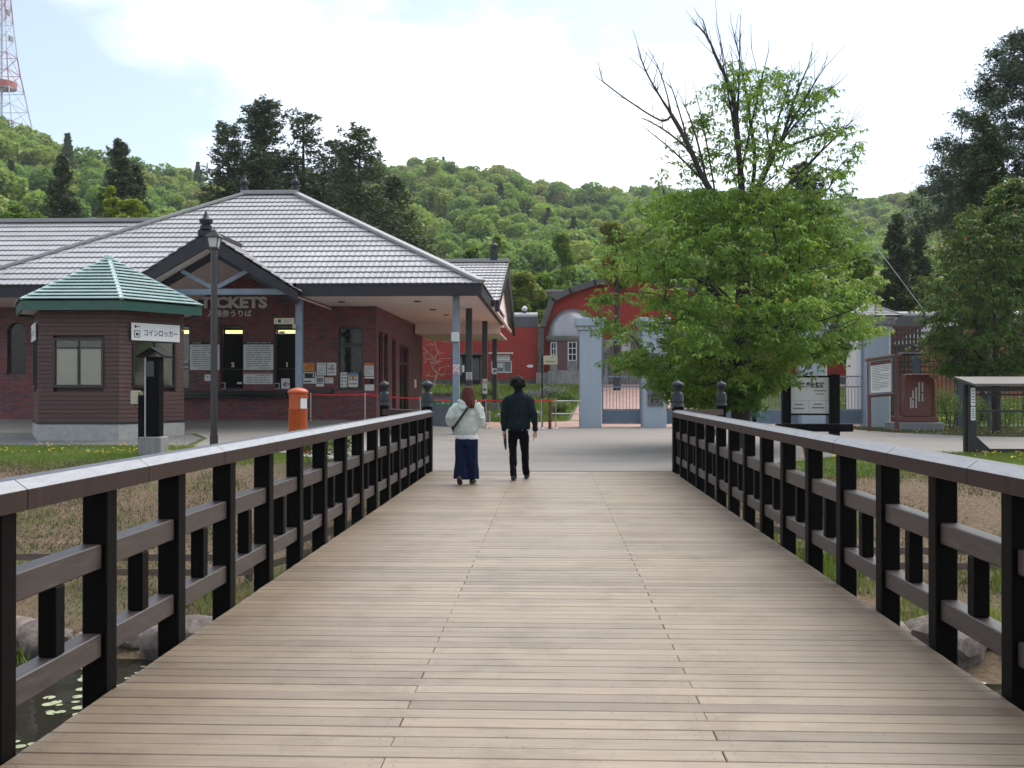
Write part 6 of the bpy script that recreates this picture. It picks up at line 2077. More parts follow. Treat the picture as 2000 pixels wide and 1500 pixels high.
# ================================================================== radio mast on the left hill
def build_mast():
    Y = 338.0
    X = lambda px: PX(px, Y); z = lambda py: PZ(py, Y)
    cx = X(2); zb = z(345)
    T = thing('radio_mast', 'red and white lattice radio mast standing on the left hill', 'radio mast', (cx, Y, zb))
    lv = [(345, 60), (300, 52), (268, 46), (235, 40), (200, 34.5), (165, 29.5), (130, 24), (95, 20), (60, 17), (30, 14.5), (0, 12.5), (-30, 10.5), (-60, 9), (-90, 7.5), (-130, 6)]
    lv = [(z(a), (X(2 + b) - X(2))) for a, b in lv]
    legs = MB()
    def cor(i): 
        zz, w = lv[i]; return [Vector((cx + sx*w, Y + sy*w, zz)) for sx, sy in ((1, 1), (1, -1), (-1, -1), (-1, 1))]
    for i in range(len(lv) - 1):
        a, b = cor(i), cor(i + 1)
        red = i in (0, 1, 2, 5, 6, 9, 10, 13)
        m1 = MB()
        for k in range(4):
            k2 = (k + 1) % 4
            m1.beam(a[k], b[k], .30, .30)
            m1.beam(b[k], b[k2], .16, .16)
            m1.beam(a[k], b[k2], .11, .11); m1.beam(a[k2], b[k], .11, .11)
        wb(m1, 'mast_section', 'tower_red' if red else 'tower_white', T)
    wb(MB().tube([(cx, Y, zb), (cx, Y, lv[-1][0])], .38, 8), 'cable_shaft', 'tower_white', T)
    zz = z(155); w = X(29) - X(2)
    wb(MB().lathe([(w*.8, -1.0), (w*1.0, -1.0), (w*1.0, 1.0), (w*.8, 1.0)], (cx, Y, zz), 16), 'platform', 'tower_red', T)
    for py, px in ((62, 19), (10, 14)):
        wb(MB().box((X(px - 1), Y - 1, z(py + 5)), (X(px + 1.5), Y + 1, z(py - 5))), 'antenna', 'ink_pale', T)
build_mast()

# ================================================================== trees
def wood_mesh(nodes, par, rad, mat, name, parent, sides=6):
    V, Fc = [], []
    b = 0
    for i in range(len(nodes)):
        p = par[i]
        if p < 0: continue
        a = Vector(nodes[p]); c = Vector(nodes[i])
        d = c - a
        if d.length < 1e-4: continue
        ra, rc = min(rad[p], rad[i]*1.35), rad[i]
        d.normalize()
        u = d.cross(Vector((0.3, 0.2, 0.9)))
        if u.length < .05: u = d.cross(Vector((1, 0, 0)))
        u.normalize(); w = d.cross(u)
        n = sides if rc > .03 else 4
        c = c + d*rc*.4
        for q, r in ((a, ra), (c, rc)):
            for k in range(n):
                t = 2*math.pi*k/n
                V.append(q + u*(math.cos(t)*r) + w*(math.sin(t)*r))
        for k in range(n):
            k2 = (k + 1) % n
            Fc.append((b + k, b + k2, b + n + k2, b + n + k))
        b += 2*n
    me = np_mesh(name, np.array([v[:] for v in V]), np.array(Fc), 4)
    me.polygons.foreach_set('use_smooth', [True]*len(me.polygons))
    return new_obj(name, me, parent, mat)

class Skeleton:
    def __init__(self):
        self.n = []; self.p = []
    def chain(self, pts, start=-1):
        for q in pts:
            self.n.append(Vector(q)); self.p.append(start); start = len(self.n) - 1
        return start
    def attach(self, t, r, bias=.5, wob=.08):
        A = np.array([v[:] for v in self.n])
        d = np.linalg.norm(A - np.array(t[:]), axis=1)
        cost = d + bias*np.maximum(0, A[:, 2] - t.z + .15*d) + np.where(A[:, 2] < .9, 3.0, 0)
        k = int(np.argmin(cost))
        a = self.n[k]
        L = (t - a).length
        m = max(1, int(L/.45))
        prev = k
        for j in range(1, m + 1):
            f = j/m
            q = a.lerp(t, f) + Vector((0, 0, .10*L*math.sin(math.pi*f)))
            if j < m: q += Vector((r.gauss(0, wob), r.gauss(0, wob), r.gauss(0, wob*.6)))*min(1, L*.6)
            self.n.append(q); self.p.append(prev); prev = len(self.n) - 1
        return k, prev
    def radii(self, r0, ex, minr):
        cnt = [1.0]*len(self.n)
        for i in range(len(self.n) - 1, -1, -1):
            if self.p[i] >= 0: cnt[self.p[i]] += cnt[i]*.55 if False else cnt[i]
        return [max(minr, r0*c**ex) for c in cnt]

def cherry_tree():
    Y0 = 26.0
    bx = PX(1447, Y0); zg = ground_z(bx, Y0)
    T = thing('cherry_tree', 'large cherry tree with dense green skirt and thin bare top twigs by the bridge end', 'tree', (bx, Y0, zg))
    r = random.Random(3); nr = np.random.default_rng(3)
    sk = Skeleton()
    def q(px, py, dy=0.0):
        v = P(px, py, Y0 + dy); return v
    root = sk.chain([Vector((bx, Y0, zg - .2)), Vector((bx, Y0, zg + .35)), q(1447, 810), q(1446, 760), q(1447, 700), q(1450, 620)])
    c0 = len(sk.n) - 1
    leader = sk.chain([q(1452, 540, .1), q(1452, 470, .1), q(1450, 430)], c0)
    limbs = [
        ([q(1448, 360), q(1442, 290, -.2), q(1437, 230, -.2), q(1425, 170, -.3), q(1398, 110, -.2), q(1382, 70, -.2), q(1372, 34, -.1)], leader),
        ([q(1468, 370, .4), q(1474, 310, .5), q(1466, 240, .6), q(1455, 170, .6), q(1444, 110, .6), q(1428, 45, .7)], leader),
        ([q(1408, 400, -.5), q(1372, 345, -.7), q(1345, 285, -.8), q(1312, 225, -.8), q(1290, 190, -.9), q(1262, 140, -.9), q(1245, 92, -.9)], leader),
        ([q(1490, 345, -.2), q(1520, 285, -.3), q(1560, 215, -.4), q(1592, 160, -.5), q(1612, 130, -.5)], leader),
        ([q(1500, 400, .6), q(1560, 340, .9), q(1620, 280, 1.0), q(1660, 240, 1.1)], leader),
        ([q(1290, 235, -1.1), q(1225, 195, -1.2), q(1168, 152, -1.2)], None),
        ([q(1380, 560, -1.0), q(1300, 500, -1.8), q(1220, 470, -2.2)], c0),
        ([q(1530, 560, -.8), q(1610, 520, -1.4), q(1690, 500, -1.6)], c0),
        ([q(1400, 640, -1.4), q(1320, 630, -2.2), q(1230, 640, -2.5)], c0 - 1),
        ([q(1510, 640, -1.2), q(1590, 630, -1.9), q(1680, 600, -2.1)], c0 - 1),
        ([q(1400, 560, 1.2), q(1310, 520, 2.1)], c0), ([q(1520, 560, 1.3), q(1600, 520, 2.2)], c0), ([q(1455, 600, 1.6), q(1460, 560, 2.8)], c0),
        ([q(1455, 620, -1.4), q(1460, 640, -2.6)], c0 - 1),
    ]
    def smooth(a0, pts):
        w = [a0] + list(pts); out = []
        for i in range(len(w) - 1):
            p0 = w[max(i - 1, 0)]; p1 = w[i]; p2 = w[i + 1]; p3 = w[min(i + 2, len(w) - 1)]
            for t in (.25, .5, .75, 1.0):
                out.append(.5*((2*p1) + (p2 - p0)*t + (2*p0 - 5*p1 + 4*p2 - p3)*t*t + (3*p1 - p0 - 3*p2 + p3)*t**3))
        return out
    lim2 = None
    for pts, st in limbs:
        if st is None: st = lim2
        end = sk.chain(smooth(sk.n[st], pts), st)
        if pts[0].x < q(1420, 400).x and st == leader: lim2 = end - 12
    upper = [i for i in range(len(sk.n)) if sk.n[i].z > PZ(400, Y0)]
    for (sx_, sy_, ex_, ey_) in ((1446, 330, 1408, 95), (1440, 280, 1428, 90), (1470, 330, 1500, 105), (1478, 300, 1468, 95), (1500, 330, 1560, 120), (1530, 280, 1585, 118), (1540, 300, 1640, 160), (1400, 390, 1352, 150), (1375, 350, 1330, 190),
                               (1345, 285, 1300, 140), (1310, 225, 1275, 110), (1380, 360, 1272, 260), (1345, 300, 1250, 230), (1450, 250, 1445, 60), (1425, 170, 1400, 45), (1560, 330, 1672, 250), (1395, 100, 1362, 50)):
        src = min(upper, key=lambda i: (sk.n[i] - q(sx_, sy_)).length)
        e = q(ex_, ey_, r.uniform(-.7, .7)); a0 = sk.n[src]
        ctl = a0.lerp(e, .5) + Vector((0.0, 0.0, .10*(e - a0).length)) + Vector((r.gauss(0, .05), r.gauss(0, .05), 0))
        sk.chain([a0*(1 - t)**2 + ctl*2*t*(1 - t) + e*t*t for t in (.14, .28, .42, .56, .7, .85, 1.0)], src)
    ends = [i for i in range(len(sk.n)) if sk.n[i].z > PZ(330, Y0)]
    for k in range(230):
        i = r.choice(ends); a0 = sk.n[i]; pr_ = sk.n[sk.p[i]]
        d = (a0 - pr_).normalized() + Vector((r.gauss(0, .45), r.gauss(0, .45), r.uniform(.0, .45))); d.normalize()
        Lt = r.uniform(.22, .75); cv = Vector((r.gauss(0, .06), r.gauss(0, .06), .05))
        sk.chain([a0 + d*(Lt*t) + cv*(t*t) for t in (.33, .66, 1.0)], i)
    prof = [(800, 1375, 1440), (780, 1320, 1500), (748, 1258, 1535), (705, 1195, 1630), (640, 1138, 1735), (560, 1138, 1745), (500, 1150, 1735), (450, 1190, 1700), (410, 1250, 1660), (370, 1330, 1600), (345, 1390, 1550)]
    prof_up = [(460, 1180, 1712), (400, 1225, 1702), (350, 1258, 1695), (300, 1290, 1685), (250, 1325, 1670), (200, 1362, 1655), (150, 1390, 1640), (110, 1405, 1470)]
    def at_prof(pr, py):
        for (a, la, ra), (b, lb, rb) in zip(pr, pr[1:]):
            if b <= py <= a:
                f = (a - py)/(a - b); return la + (lb - la)*f, ra + (rb - ra)*f
        return pr[-1][1:]
    targets = []
    while len(targets) < 1250:
        py = 785 - (785 - 360)*r.random()**1.28
        l, rr = at_prof(prof, py)
        cx = (l + rr)/2; hw = (rr - l)/2
        a = r.random()*2*math.pi; f = (r.random()**.42)
        # gaps and lobes in the outline
        lob = .95 + .26*mnoise.noise(Vector((math.cos(a)*2.2, math.sin(a)*2.2, py/40.0)))
        x = cx + hw*f*lob*math.cos(a); dyy = hw*f*lob*math.sin(a)/F*Y0
        v = q(x, py, dyy)
        if mnoise.noise(Vector((v.x*.75, v.y*.75, v.z*1.7))) < -.22: continue
        targets.append((v, 0))
    while len(targets) < 1250 + 480:
        py = 460 - (460 - 118)*r.random()**1.25
        l, rr = at_prof(prof_up, py)
        cx = (l + rr)/2; hw = (rr - l)/2
        a = r.random()*2*math.pi; f = r.random()**.5
        x = cx + hw*f*math.cos(a); v = q(x, py, .7*hw*f*math.sin(a)/F*Y0)
        if mnoise.noise(v*1.1 + Vector((3, 3, 3))) < -.15: continue
        targets.append((v, 1))
    o0 = Vector((bx, Y0, 3.0))
    targets.sort(key=lambda t: (t[0] - o0).length)
    Lp, Ls = [], []; red = []
    for v, kind in targets:
        k, e = sk.attach(v, r, .9 if kind == 1 else .5, .025 if kind == 1 else .08)
        if kind == 2: continue
        a = sk.n[k]; d = v - a
        if d.length > .9: a = v - d.normalized()*.9
        m = r.randint(9, 14) if kind == 0 else r.randint(3, 7)
        for j in range(m):
            f = r.random()
            sx_, sy_ = r.gauss(0, .17), r.gauss(0, .17)
            p_ = a.lerp(v, f) + Vector((sx_, sy_, r.gauss(-.02, .035) - .9*(sx_*sx_ + sy_*sy_)))
            if r.random() < .010 and kind == 0: red.append(p_[:])
            else: Lp.append(p_[:])
    rad = sk.radii(.0046, .50, .0040)
    wood_mesh(sk.n, sk.p, rad, M['bark'], 'trunk', T).location = -Vector(T.location)
    V, Q = leaf_clusters(np.array(Lp), .128, nr, 5)
    me = np_mesh('crown', V, Q, 4)
    o = new_obj('crown', me, T, M['leaf_cherry']); o.location = -Vector(T.location)
    V, Q = leaf_quads(np.array(red), .13, nr, .5, .5, .3)
    o = new_obj('red_leaves', np_mesh('red_leaves', V, Q, 4), T, M['leaf_red']); o.location = -Vector(T.location); o['kind'] = 'stuff'
cherry_tree()

def leafy_tree(name, label, px, ybase, Y, prof, n_t, leaves, size, mat, seed, depth=1.0, trunk_h=1.6, red=0.0, spread=.17, r0=.007):
    """broadleaf tree: prof = [(py, pxl, pxr)] from foot to top in photograph pixels at depth Y"""
    r = random.Random(seed); nr = np.random.default_rng(seed)
    bx = PX(px, Y); zg = ground_z(bx, Y) if Y < 85 else 1.75
    T = thing(name, label, 'tree', (bx, Y, zg))
    sk = Skeleton()
    topz = PZ(prof[-1][0], Y); botz = PZ(prof[0][0], Y)
    tr = sk.chain([Vector((bx, Y, zg - .2)), Vector((bx + .03, Y, zg + .5)), Vector((bx, Y + .05, zg + trunk_h)), Vector((bx - .05, Y, (botz + topz)/2)), Vector((bx, Y, topz*.9 + botz*.1))])
    ts = []
    py0, py1 = prof[0][0], prof[-1][0]
    while len(ts) < n_t:
        py = py0 + (py1 - py0)*r.random()
        for (a, la, ra), (b, lb, rb) in zip(prof, prof[1:]):
            if b <= py <= a:
                f = (a - py)/(a - b); l, rr = la + (lb - la)*f, ra + (rb - ra)*f; break
        a = r.random()*2*math.pi; f = r.random()**.40
        lob = .88 + .2*mnoise.noise(Vector((math.cos(a)*2.4 + seed, math.sin(a)*2.4, py/45.0)))
        x = (l + rr)/2 + (rr - l)/2*f*lob*math.cos(a); v = P(x, py, Y + depth*(rr - l)/2*f*lob*math.sin(a)/F*Y)
        if mnoise.noise(v*.8 + Vector((seed, 0, 0))) < -.32: continue
        ts.append(v)
    o0 = Vector((bx, Y, botz)); ts.sort(key=lambda t: (t - o0).length)
    Lp, Rp = [], []
    for v in ts:
        k, e = sk.attach(v, r); a = sk.n[k]; d = v - a
        if d.length > 1.0: a = v - d.normalized()
        outer = (v - o0).length
        for j in range(max(2, leaves//4)):
            sx_, sy_ = r.gauss(0, spread*1.1), r.gauss(0, spread*1.1)
            p_ = a.lerp(v, r.random()) + Vector((sx_, sy_, r.gauss(-.02, spread*.25) - .8*(sx_*sx_ + sy_*sy_)))
            (Rp if (red and j < 3 and r.random() < red and v.z > botz + .35*(topz - botz)) else Lp).append(p_[:])
    wood_mesh(sk.n, sk.p, sk.radii(r0, .47, .006), M['bark'], 'trunk', T).location = -Vector(T.location)
    V, Q = leaf_clusters(np.array(Lp), size, nr, 5)
    o = new_obj('crown', np_mesh('crown', V, Q, 4), T, M[mat]); o.location = -Vector(T.location)
    if Rp:
        V, Q = leaf_quads(np.array(Rp), size, nr, .3, .5, .28)
        o = new_obj('red_leaves', np_mesh('red_leaves', V, Q, 4), T, M['leaf_red']); o.location = -Vector(T.location); o['kind'] = 'stuff'
    return T

leafy_tree('broadleaf_tree', 'bushy dark green tree with reddish shoots leaning over the iron fence', 1945, 830, 33.5,
           [(735, 1850, 2040), (700, 1800, 2090), (640, 1778, 2110), (560, 1772, 2115), (490, 1790, 2110), (430, 1850, 2090), (385, 1920, 2050), (345, 1965, 2020)], 620, 50, .15, 'leaf_right', 21, red=.25)

def conifer(label, px, py_top, py_foot, width_px, Y, seed, mat='leaf_conifer', n=9000, size=.36, gap=.25, open_top=.0, zfoot=None, power=.85, name='conifer'):
    r = np.random.default_rng(seed); rr = random.Random(seed)
    x = PX(px, Y); zt = PZ(py_top, Y); zb = zfoot if zfoot is not None else (ground_z(x, Y) if Y < 80 else 1.75)
    T = thing(name, label, 'tree', (x, Y, zb), group='evergreens behind the buildings')
    H = zt - zb; Rb = width_px/2/F*Y
    zlow = max(zb + .08*H, PZ(py_foot, Y) - .15*H)
    Lz = zt - zlow
    tr = MB().tube([(x, Y, zb - .3), (x + .05, Y, zb + H*.4), (x, Y, zb + H*.75), (x, Y, zt)], [H*.017 + .04, H*.013 + .03, H*.006 + .02, .012], 8)
    nb = int(90 + H*6)
    pts = []; br = MB()
    per = max(20, n//nb)
    for k in range(nb):
        t = (k + rr.random())/nb
        if rr.random() < gap*(1 - .4*t): continue
        z = zlow + Lz*t
        L = Rb*((1 - t)**power)*rr.uniform(.75, 1.3) + .2
        if t > .85: L += open_top*rr.uniform(0, 1)
        az = rr.random()*2*math.pi
        lift = rr.uniform(-.12, .22) if t < .75 else rr.uniform(.1, .5)
        d = Vector((math.cos(az), math.sin(az), 0)); s = Vector((-d.y, d.x, 0))
        tip = Vector((x, Y, z)) + d*L + Vector((0, 0, lift*L))
        br.tube([(x, Y, z), tip], [.014 + .012*L, .006], 4, cap=False)
        m = int(per*(.5 + 1.6*L/max(Rb, .3)))
        f = r.uniform(.18, 1.06, m); wdt = (L*.22 + .10)*(1.15 - f*.75)
        off = r.normal(0, 1, m)*wdt; dz = r.normal(-.02, .07 + .035*L, m) - np.abs(off)*.25
        px_ = x + d.x*L*f + s.x*off; py_ = Y + d.y*L*f + s.y*off
        pz_ = z + lift*L*f - .10*L*np.sin(f*np.pi)*.6 + dz
        pts.append(np.stack([px_, py_, pz_], 1))
    tr.add(br.v, br.f)
    wb(tr, 'trunk', 'bark', T)
    pts = np.concatenate(pts)
    V, Q = leaf_quads(pts, size, r, .12, .32, .15)
    o = new_obj('crown', np_mesh('crown', V, Q, 4), T, M[mat]); o.location = -Vector(T.location)
    return T
conifer('tall dark fir rising in the middle of the group behind the ticket hall ridge', 515, 196, 430, 180, 72, 1, n=15000, gap=.18, open_top=.5, power=.55)
conifer('ragged fir with wide lower boughs left of the tallest fir', 445, 236, 430, 170, 70, 2, gap=.30, open_top=.5, n=7000, power=.8)
conifer('thin open-topped fir right of the tallest fir', 592, 215, 420, 150, 73, 3, gap=.34, open_top=.6, n=6500, power=.7)
conifer('dark fir with a bare leader spike behind the right roof slope', 702, 250, 490, 190, 68, 4, gap=.30, open_top=.8, n=9000, power=.6)
conifer('short broad fir filling the gap behind the roof slope', 655, 275, 480, 170, 74, 14, gap=.30, open_top=.5, n=9000, power=.6)
conifer('low spreading fir sinking behind the right hand hip of the roof', 768, 345, 530, 200, 70, 5, gap=.30, n=9000, power=.7)
conifer('narrow spruce standing before the left hill under the radio mast', 120, 295, 430, 90, 78, 6, gap=.2, n=7000, power=.8)
conifer('dark spruce with a rounded top before the left hill', 232, 268, 430, 84, 80, 7, gap=.12, n=8000, power=.5)
conifer('blunt dark spruce joined to the rounded spruce before the left hill', 262, 318, 430, 70, 81, 17, gap=.2, n=7000, power=.6)
conifer('dark conifer looming through the right side of the cherry crown', 1565, 325, 600, 190, 60, 8, gap=.12, n=12000, power=.6)
conifer('slim dark conifer between the cherry tree and the right hand tree', 1752, 425, 640, 80, 66, 9, gap=.12, n=8000, power=.7)
conifer('dark conifer behind the timber lattice screen', 1795, 455, 640, 70, 70, 10, gap=.15, n=7000, power=.7)
def pine(label, px, py_top, prof, Y, seed, n_b=190, size=.24):
    """pine: clumps of needles at the ends of upturned boughs"""
    r = random.Random(seed); nr = np.random.default_rng(seed)
    x = PX(px, Y); zg = ground_z(x, Y); zt = PZ(py_top, Y)
    T = thing('pine_tree', label, 'tree', (x, Y, zg), group='pines at the right edge')
    sk = Skeleton()
    sk.chain([Vector((x, Y, zg - .2)), *[Vector((x + r.gauss(0, .05), Y + r.gauss(0, .05), zg + (zt - zg)*f)) for f in (.2, .35, .5, .6, .7, .8, .9, 1.0)]])
    L = []
    py0, py1 = prof[0][0], prof[-1][0]
    ts = []
    while len(ts) < n_b:
        py = py0 + (py1 - py0)*r.random()
        for (a, la, ra), (b, lb, rb) in zip(prof, prof[1:]):
            if b <= py <= a:
                f = (a - py)/(a - b); l, rr = la + (lb - la)*f, ra + (rb - ra)*f; break
        a = r.random()*2*math.pi; f = r.random()**.45
        w = max(abs(l - px), abs(rr - px))
        xx = px + (rr - px if math.cos(a) > 0 else px - l)*f*math.cos(a)
        v = P(xx, py, Y + .8*w*f*math.sin(a)/F*Y)
        ts.append(v)
    ts.sort(key=lambda v: math.hypot(v.x - x, v.y - Y))
    pts = []
    for v in ts:
        sk.attach(v, r, .9, .06)
        m = r.randint(150, 220); s = r.uniform(.16, .34)
        c = np.array(v[:]); p = nr.normal(0, 1, (m, 3))*np.array([s, s, s*.62]); pts.append(c + p)
    wood_mesh(sk.n, sk.p, sk.radii(.010, .47, .012), M['bark'], 'trunk', T).location = -Vector(T.location)
    V, Q = leaf_quads(np.concatenate(pts), size, nr, -.35, .26, .1)
    o = new_obj('crown', np_mesh('crown', V, Q, 4), T, M['leaf_pine']); o.location = -Vector(T.location)
pine('tall blue-green pine with tufted boughs at the right edge of the view', 2005, 70, [(460, 1830, 2100), (400, 1818, 2120), (330, 1815, 2120), (275, 1826, 2110), (235, 1868, 2100), (190, 1880, 2090), (135, 1925, 2080), (100, 1936, 2060), (70, 1985, 2035)], 47, 31, 300, .22)
pine('smaller dark pine leaning out below the tall pine', 1880, 365, [(470, 1780, 1960), (420, 1762, 1960), (380, 1790, 1950), (300, 1850, 1930)], 52, 32, 110)
conifer('dense brown-green cypress in front of the tall pine', 1925, 235, 520, 130, 44, 33, gap=.02, n=12000, size=.26, power=.6)

def lobed_tree(label, px, py_top, py_bot, w, Y, seed, mat, n=5200, size=.30, conical=False, name='round_tree'):
    r = np.random.default_rng(seed)
    x = PX(px, Y); zt = PZ(py_top, Y); zb = PZ(py_bot, Y); zg = ground_z(x, Y) if Y < 80 else 1.75
    T = thing(name, label, 'tree', (x, Y, zg))
    W_ = w/2/F*Y; lobes = []
    for k in range(22):
        t = r.uniform(0, 1); a = r.uniform(0, 2*np.pi)
        env = W_*((1 - t)**.7 if conical else math.sqrt(max(.05, 1 - (2*t - .85)**2*.8)))
        f = r.uniform(.15, .8); q = W_*r.uniform(.22, .42)*(1 - .45*t if conical else 1)
        lobes.append(((x + env*f*math.cos(a), Y + env*f*math.sin(a), zb + (zt - zb)*t*.94), (q, q, q*.8), q**2))
    pts = crown_points(n, r, lobes, .6)
    V, Q = leaf_quads(pts, size, r, .1, .6, .25)
    wb(MB().tube([(x, Y, zg - .3), (x, Y, zb + (zt - zb)*.6)], [.22, .07], 8), 'trunk', 'bark', T)
    o = new_obj('crown', np_mesh('crown', V, Q, 4), T, M[mat]); o.location = -Vector(T.location)
lobed_tree('fresh green cone-shaped tree behind the brick gatehouse', 1098, 452, 600, 125, 84, 41, 'leaf_fresh', conical=True, n=6500)
lobed_tree('fresh green rounded tree just behind the entrance porch roof', 926, 458, 600, 95, 82, 42, 'leaf_fresh', conical=True)
lobed_tree('fresh green pointed tree beside the porch finial', 970, 458, 600, 75, 83, 43, 'leaf_fresh', conical=True)
lobed_tree('yellow-green low tree above the brick wall beside the porch', 1022, 535, 640, 110, 72, 44, 'leaf_yellow2')
lobed_tree('dull green low tree above the brick wall next to the gatehouse band', 1062, 520, 650, 90, 76, 45, 'leaf_fresh')
lobed_tree('bright yellow shrub tree above the left wing ridge', 252, 385, 470, 84, 60, 46, 'leaf_yellow', size=.26)
lobed_tree('bright yellow slender shrub tree touching the dark spruce', 216, 352, 470, 40, 60, 47, 'leaf_yellow', size=.24, n=2600)
lobed_tree('leafy green tree at the left edge above the wing ridge', 40, 392, 480, 110, 64, 48, 'leaf_fresh', size=.3)
lobed_tree('orange tinted maple behind the left side of the cherry crown', 1205, 420, 560, 90, 58, 49, 'leaf_maple', size=.22)
lobed_tree('green tree behind the right part of the cherry crown', 1660, 470, 700, 130, 50, 50, 'leaf_fresh', size=.26)

def bare_bush():
    Y = 56.0; r = random.Random(8)
    x = PX(846, Y); zg = ground_z(x, Y)
    T = thing('bare_shrub', 'leafless pale-twigged shrub against the brick wall', 'shrub', (x, Y, zg))
    sk = Skeleton(); sk.chain([Vector((x, Y, zg - .1)), Vector((x, Y, zg + .3))])
    for k in range(110):
        a = r.uniform(0, 6.28); f = r.random()
        sk.attach(Vector((x + 1.1*math.cos(a)*f, Y + .5*math.sin(a)*f, zg + r.uniform(.7, 2.9))), r, .7, .07)
    wood_mesh(sk.n, sk.p, sk.radii(.007, .33, .007), M['bark_pale'], 'stems', T).location = -Vector(T.location)
bare_bush()

# ---- shrubs
def shrub(name, label, x, y, w, h, seed, mat='leaf_shrub', n=1500, size=.07, flower=None, nf=0, group=None):
    r = np.random.default_rng(seed); zg = ground_z(x, y)
    T = thing(name, label, 'shrub', (x, y, zg), group=group)
    lobes = []
    for k in range(9):
        a = r.uniform(0, 2*np.pi); f = r.uniform(0, .6); q = r.uniform(.3, .5)
        lobes.append(((x + w*.5*f*math.cos(a), y + w*.5*f*math.sin(a), zg + h*r.uniform(.3, .75)), (w*.5*q*1.2, w*.5*q*1.2, h*q*.7), q))
    pts = crown_points(n, r, lobes, .3)
    V, Q = leaf_quads(pts, size, r, .1, .5, .25)
    st = MB()
    for k in range(6):
        a = r.uniform(0, 6.28); st.tube([(x, y, zg - .05), (x + w*.3*math.cos(a), y + w*.3*math.sin(a), zg + h*.6)], [.014, .006], 4)
    wb(st, 'stems', 'bark', T)['kind'] = 'stuff'
    o = new_obj('foliage', np_mesh('foliage', V, Q, 4), T, M[mat]); o.location = -Vector(T.location)
    if flower:
        fp = crown_points(nf, r, lobes, .95); V, Q = leaf_quads(fp, .075, r, -.5, .9, .2)
        o = new_obj('flowers', np_mesh('flowers', V, Q, 4), T, M[flower]); o.location = -Vector(T.location); o['kind'] = 'stuff'
shrub('shrub', 'round green shrub with red blossoms outside the left bridge railing', PX(610, 20.9), 20.9, .9, .75, 61, flower='flower_red', nf=40)
shrub('shrub', 'low green shrub outside the left bridge railing near the post box', PX(665, 21.8), 21.8, .8, .65, 62)
shrub('shrub', 'thin-leaved shrub right of the granite monument', PX(1858, 36.8), 36.8, 1.3, 1.9, 63, n=1500)
shrub('shrub', 'thin-leaved shrub behind the display shelter post', PX(1905, 37.4), 37.4, 1.4, 1.4, 64, n=1500)
shrub('shrub', 'low bush behind the display shelter rails', PX(1965, 37.6), 37.6, 1.8, 1.3, 65, n=1800)
# garden bed inside the gate
bedlabs = ['low bedding bush beside the porch columns', 'mounded green bush left of the walking man', 'grey lavender mound behind the walking man', 'dark green bush at the point of the garden bed', 'bright green tuft bush by the white flowers', 'grey lavender mound by the direction pole', 'round bush at the upper corner of the garden bed', 'feathery bush before the notice case']
for i, (px, Y, w, h, mt) in enumerate(((905, 50, 1.6, .8, 'leaf_fresh'), (975, 50, 1.7, .7, 'leaf_shrub'), (1040, 54, 2.6, .55, 'lavender'), (1110, 52, 1.8, .7, 'leaf_shrub'), (1000, 46.5, 1.3, .55, 'leaf_fresh'), (1078, 54.5, 2.0, .55, 'lavender'), (1092, 47.5, 1.5, .7, 'leaf_shrub'), (955, 54, 1.8, .9, 'leaf_fresh'))):
    shrub('garden_shrub', bedlabs[i], PX(px, Y), Y, w, h, 70 + i, mat=mt, n=900, size=.12, group='garden bed bushes inside the gate')
shrub('flower_cushion', 'cushion of white flowers left of the walking man', PX(985, 46), 46, 1.2, .35, 90, mat='flower_white', n=700, size=.09)
shrub('flower_cushion', 'cushion of white flowers under the direction sign', PX(1046, 47), 47, 1.0, .32, 91, mat='flower_white', n=600, size=.09)
shrub('flower_cushion', 'cushion of yellow flowers beside the front column', PX(866, 50), 50, 1.3, .5, 92, mat='flower_yellow', n=260, size=.10)
gw = thing('garden_wall', 'low stone retaining wall behind the grey entrance cabinet', 'wall', (PX(865, 44), 44, .1))
for k in range(5):
    Yg = 44.0; a = PX(838 + k*10, Yg); b = PX(848 + k*10, Yg) - .015
    wb(MB().cbox((a, Yg, 0), (b, Yg + .35, PZ(767, Yg)), .02), 'stone_block', 'concrete', gw)

# ---- grass blades
def blades(name, label, mat, region, n, hmin, hmax, seed, dens=None, width=.012, zoff=-.012):
    r = np.random.default_rng(seed)
    V = []
    cnt = 0
    xs = r.uniform(region[0], region[1], n*3); ys = r.uniform(region[2], region[3], n*3)
    for x, y in zip(xs, ys):
        if cnt >= n: break
        if dens is not None:
            k = dens(x, y)
            if r.random() > k: continue
        z = ground_z(x, y) + zoff
        h = r.uniform(hmin, hmax); a = r.uniform(0, 6.28); w = width*(.7 + h*4)
        lx, ly = r.normal(0, .35, 2)*h
        ca, sa = math.cos(a)*w, math.sin(a)*w
        V += [(x - ca, y - sa, z), (x + ca, y + sa, z), (x + lx, y + ly, z + h)]
        cnt += 1
    me = np_mesh(name, np.array(V), np.arange(len(V)).reshape(-1, 3), 3)
    o = new_obj(name, me, None, M[mat]); tag(o, label, 'grass', kind='stuff')
def nz(x, y, s, o=0): return mnoise.noise(Vector((x*s, y*s, o)))
def off_path_l(x, y):
    e = lerp_tab([(19.15, -3.2), (21, -4.1), (23, -6.0), (24.3, -8.4), (26.5, -8.8), (30, -9)], y)
    return 0 if x > e - .1 else .55 + .9*nz(x, y, .8)
def off_path_r(x, y):
    e = lerp_tab([(19.15, 3.2), (20.5, 4.0), (22, 5.2), (24, 7.0), (24.8, 12), (25.2, 30)], y)
    return 0 if x < e + .1 else .75 + .9*nz(x, y, .8, 4)
blades('lawn_grass', 'short green lawn grass along the top of the left bank', 'grass_green', (-18, -3.4, 20.7, 24.4), 26000, .03, .09, 1, off_path_l)
blades('lawn_grass', 'short green lawn grass along the top of the right bank', 'grass_green', (3.4, 18, 19.8, 25.0), 32000, .03, .09, 2, off_path_r)
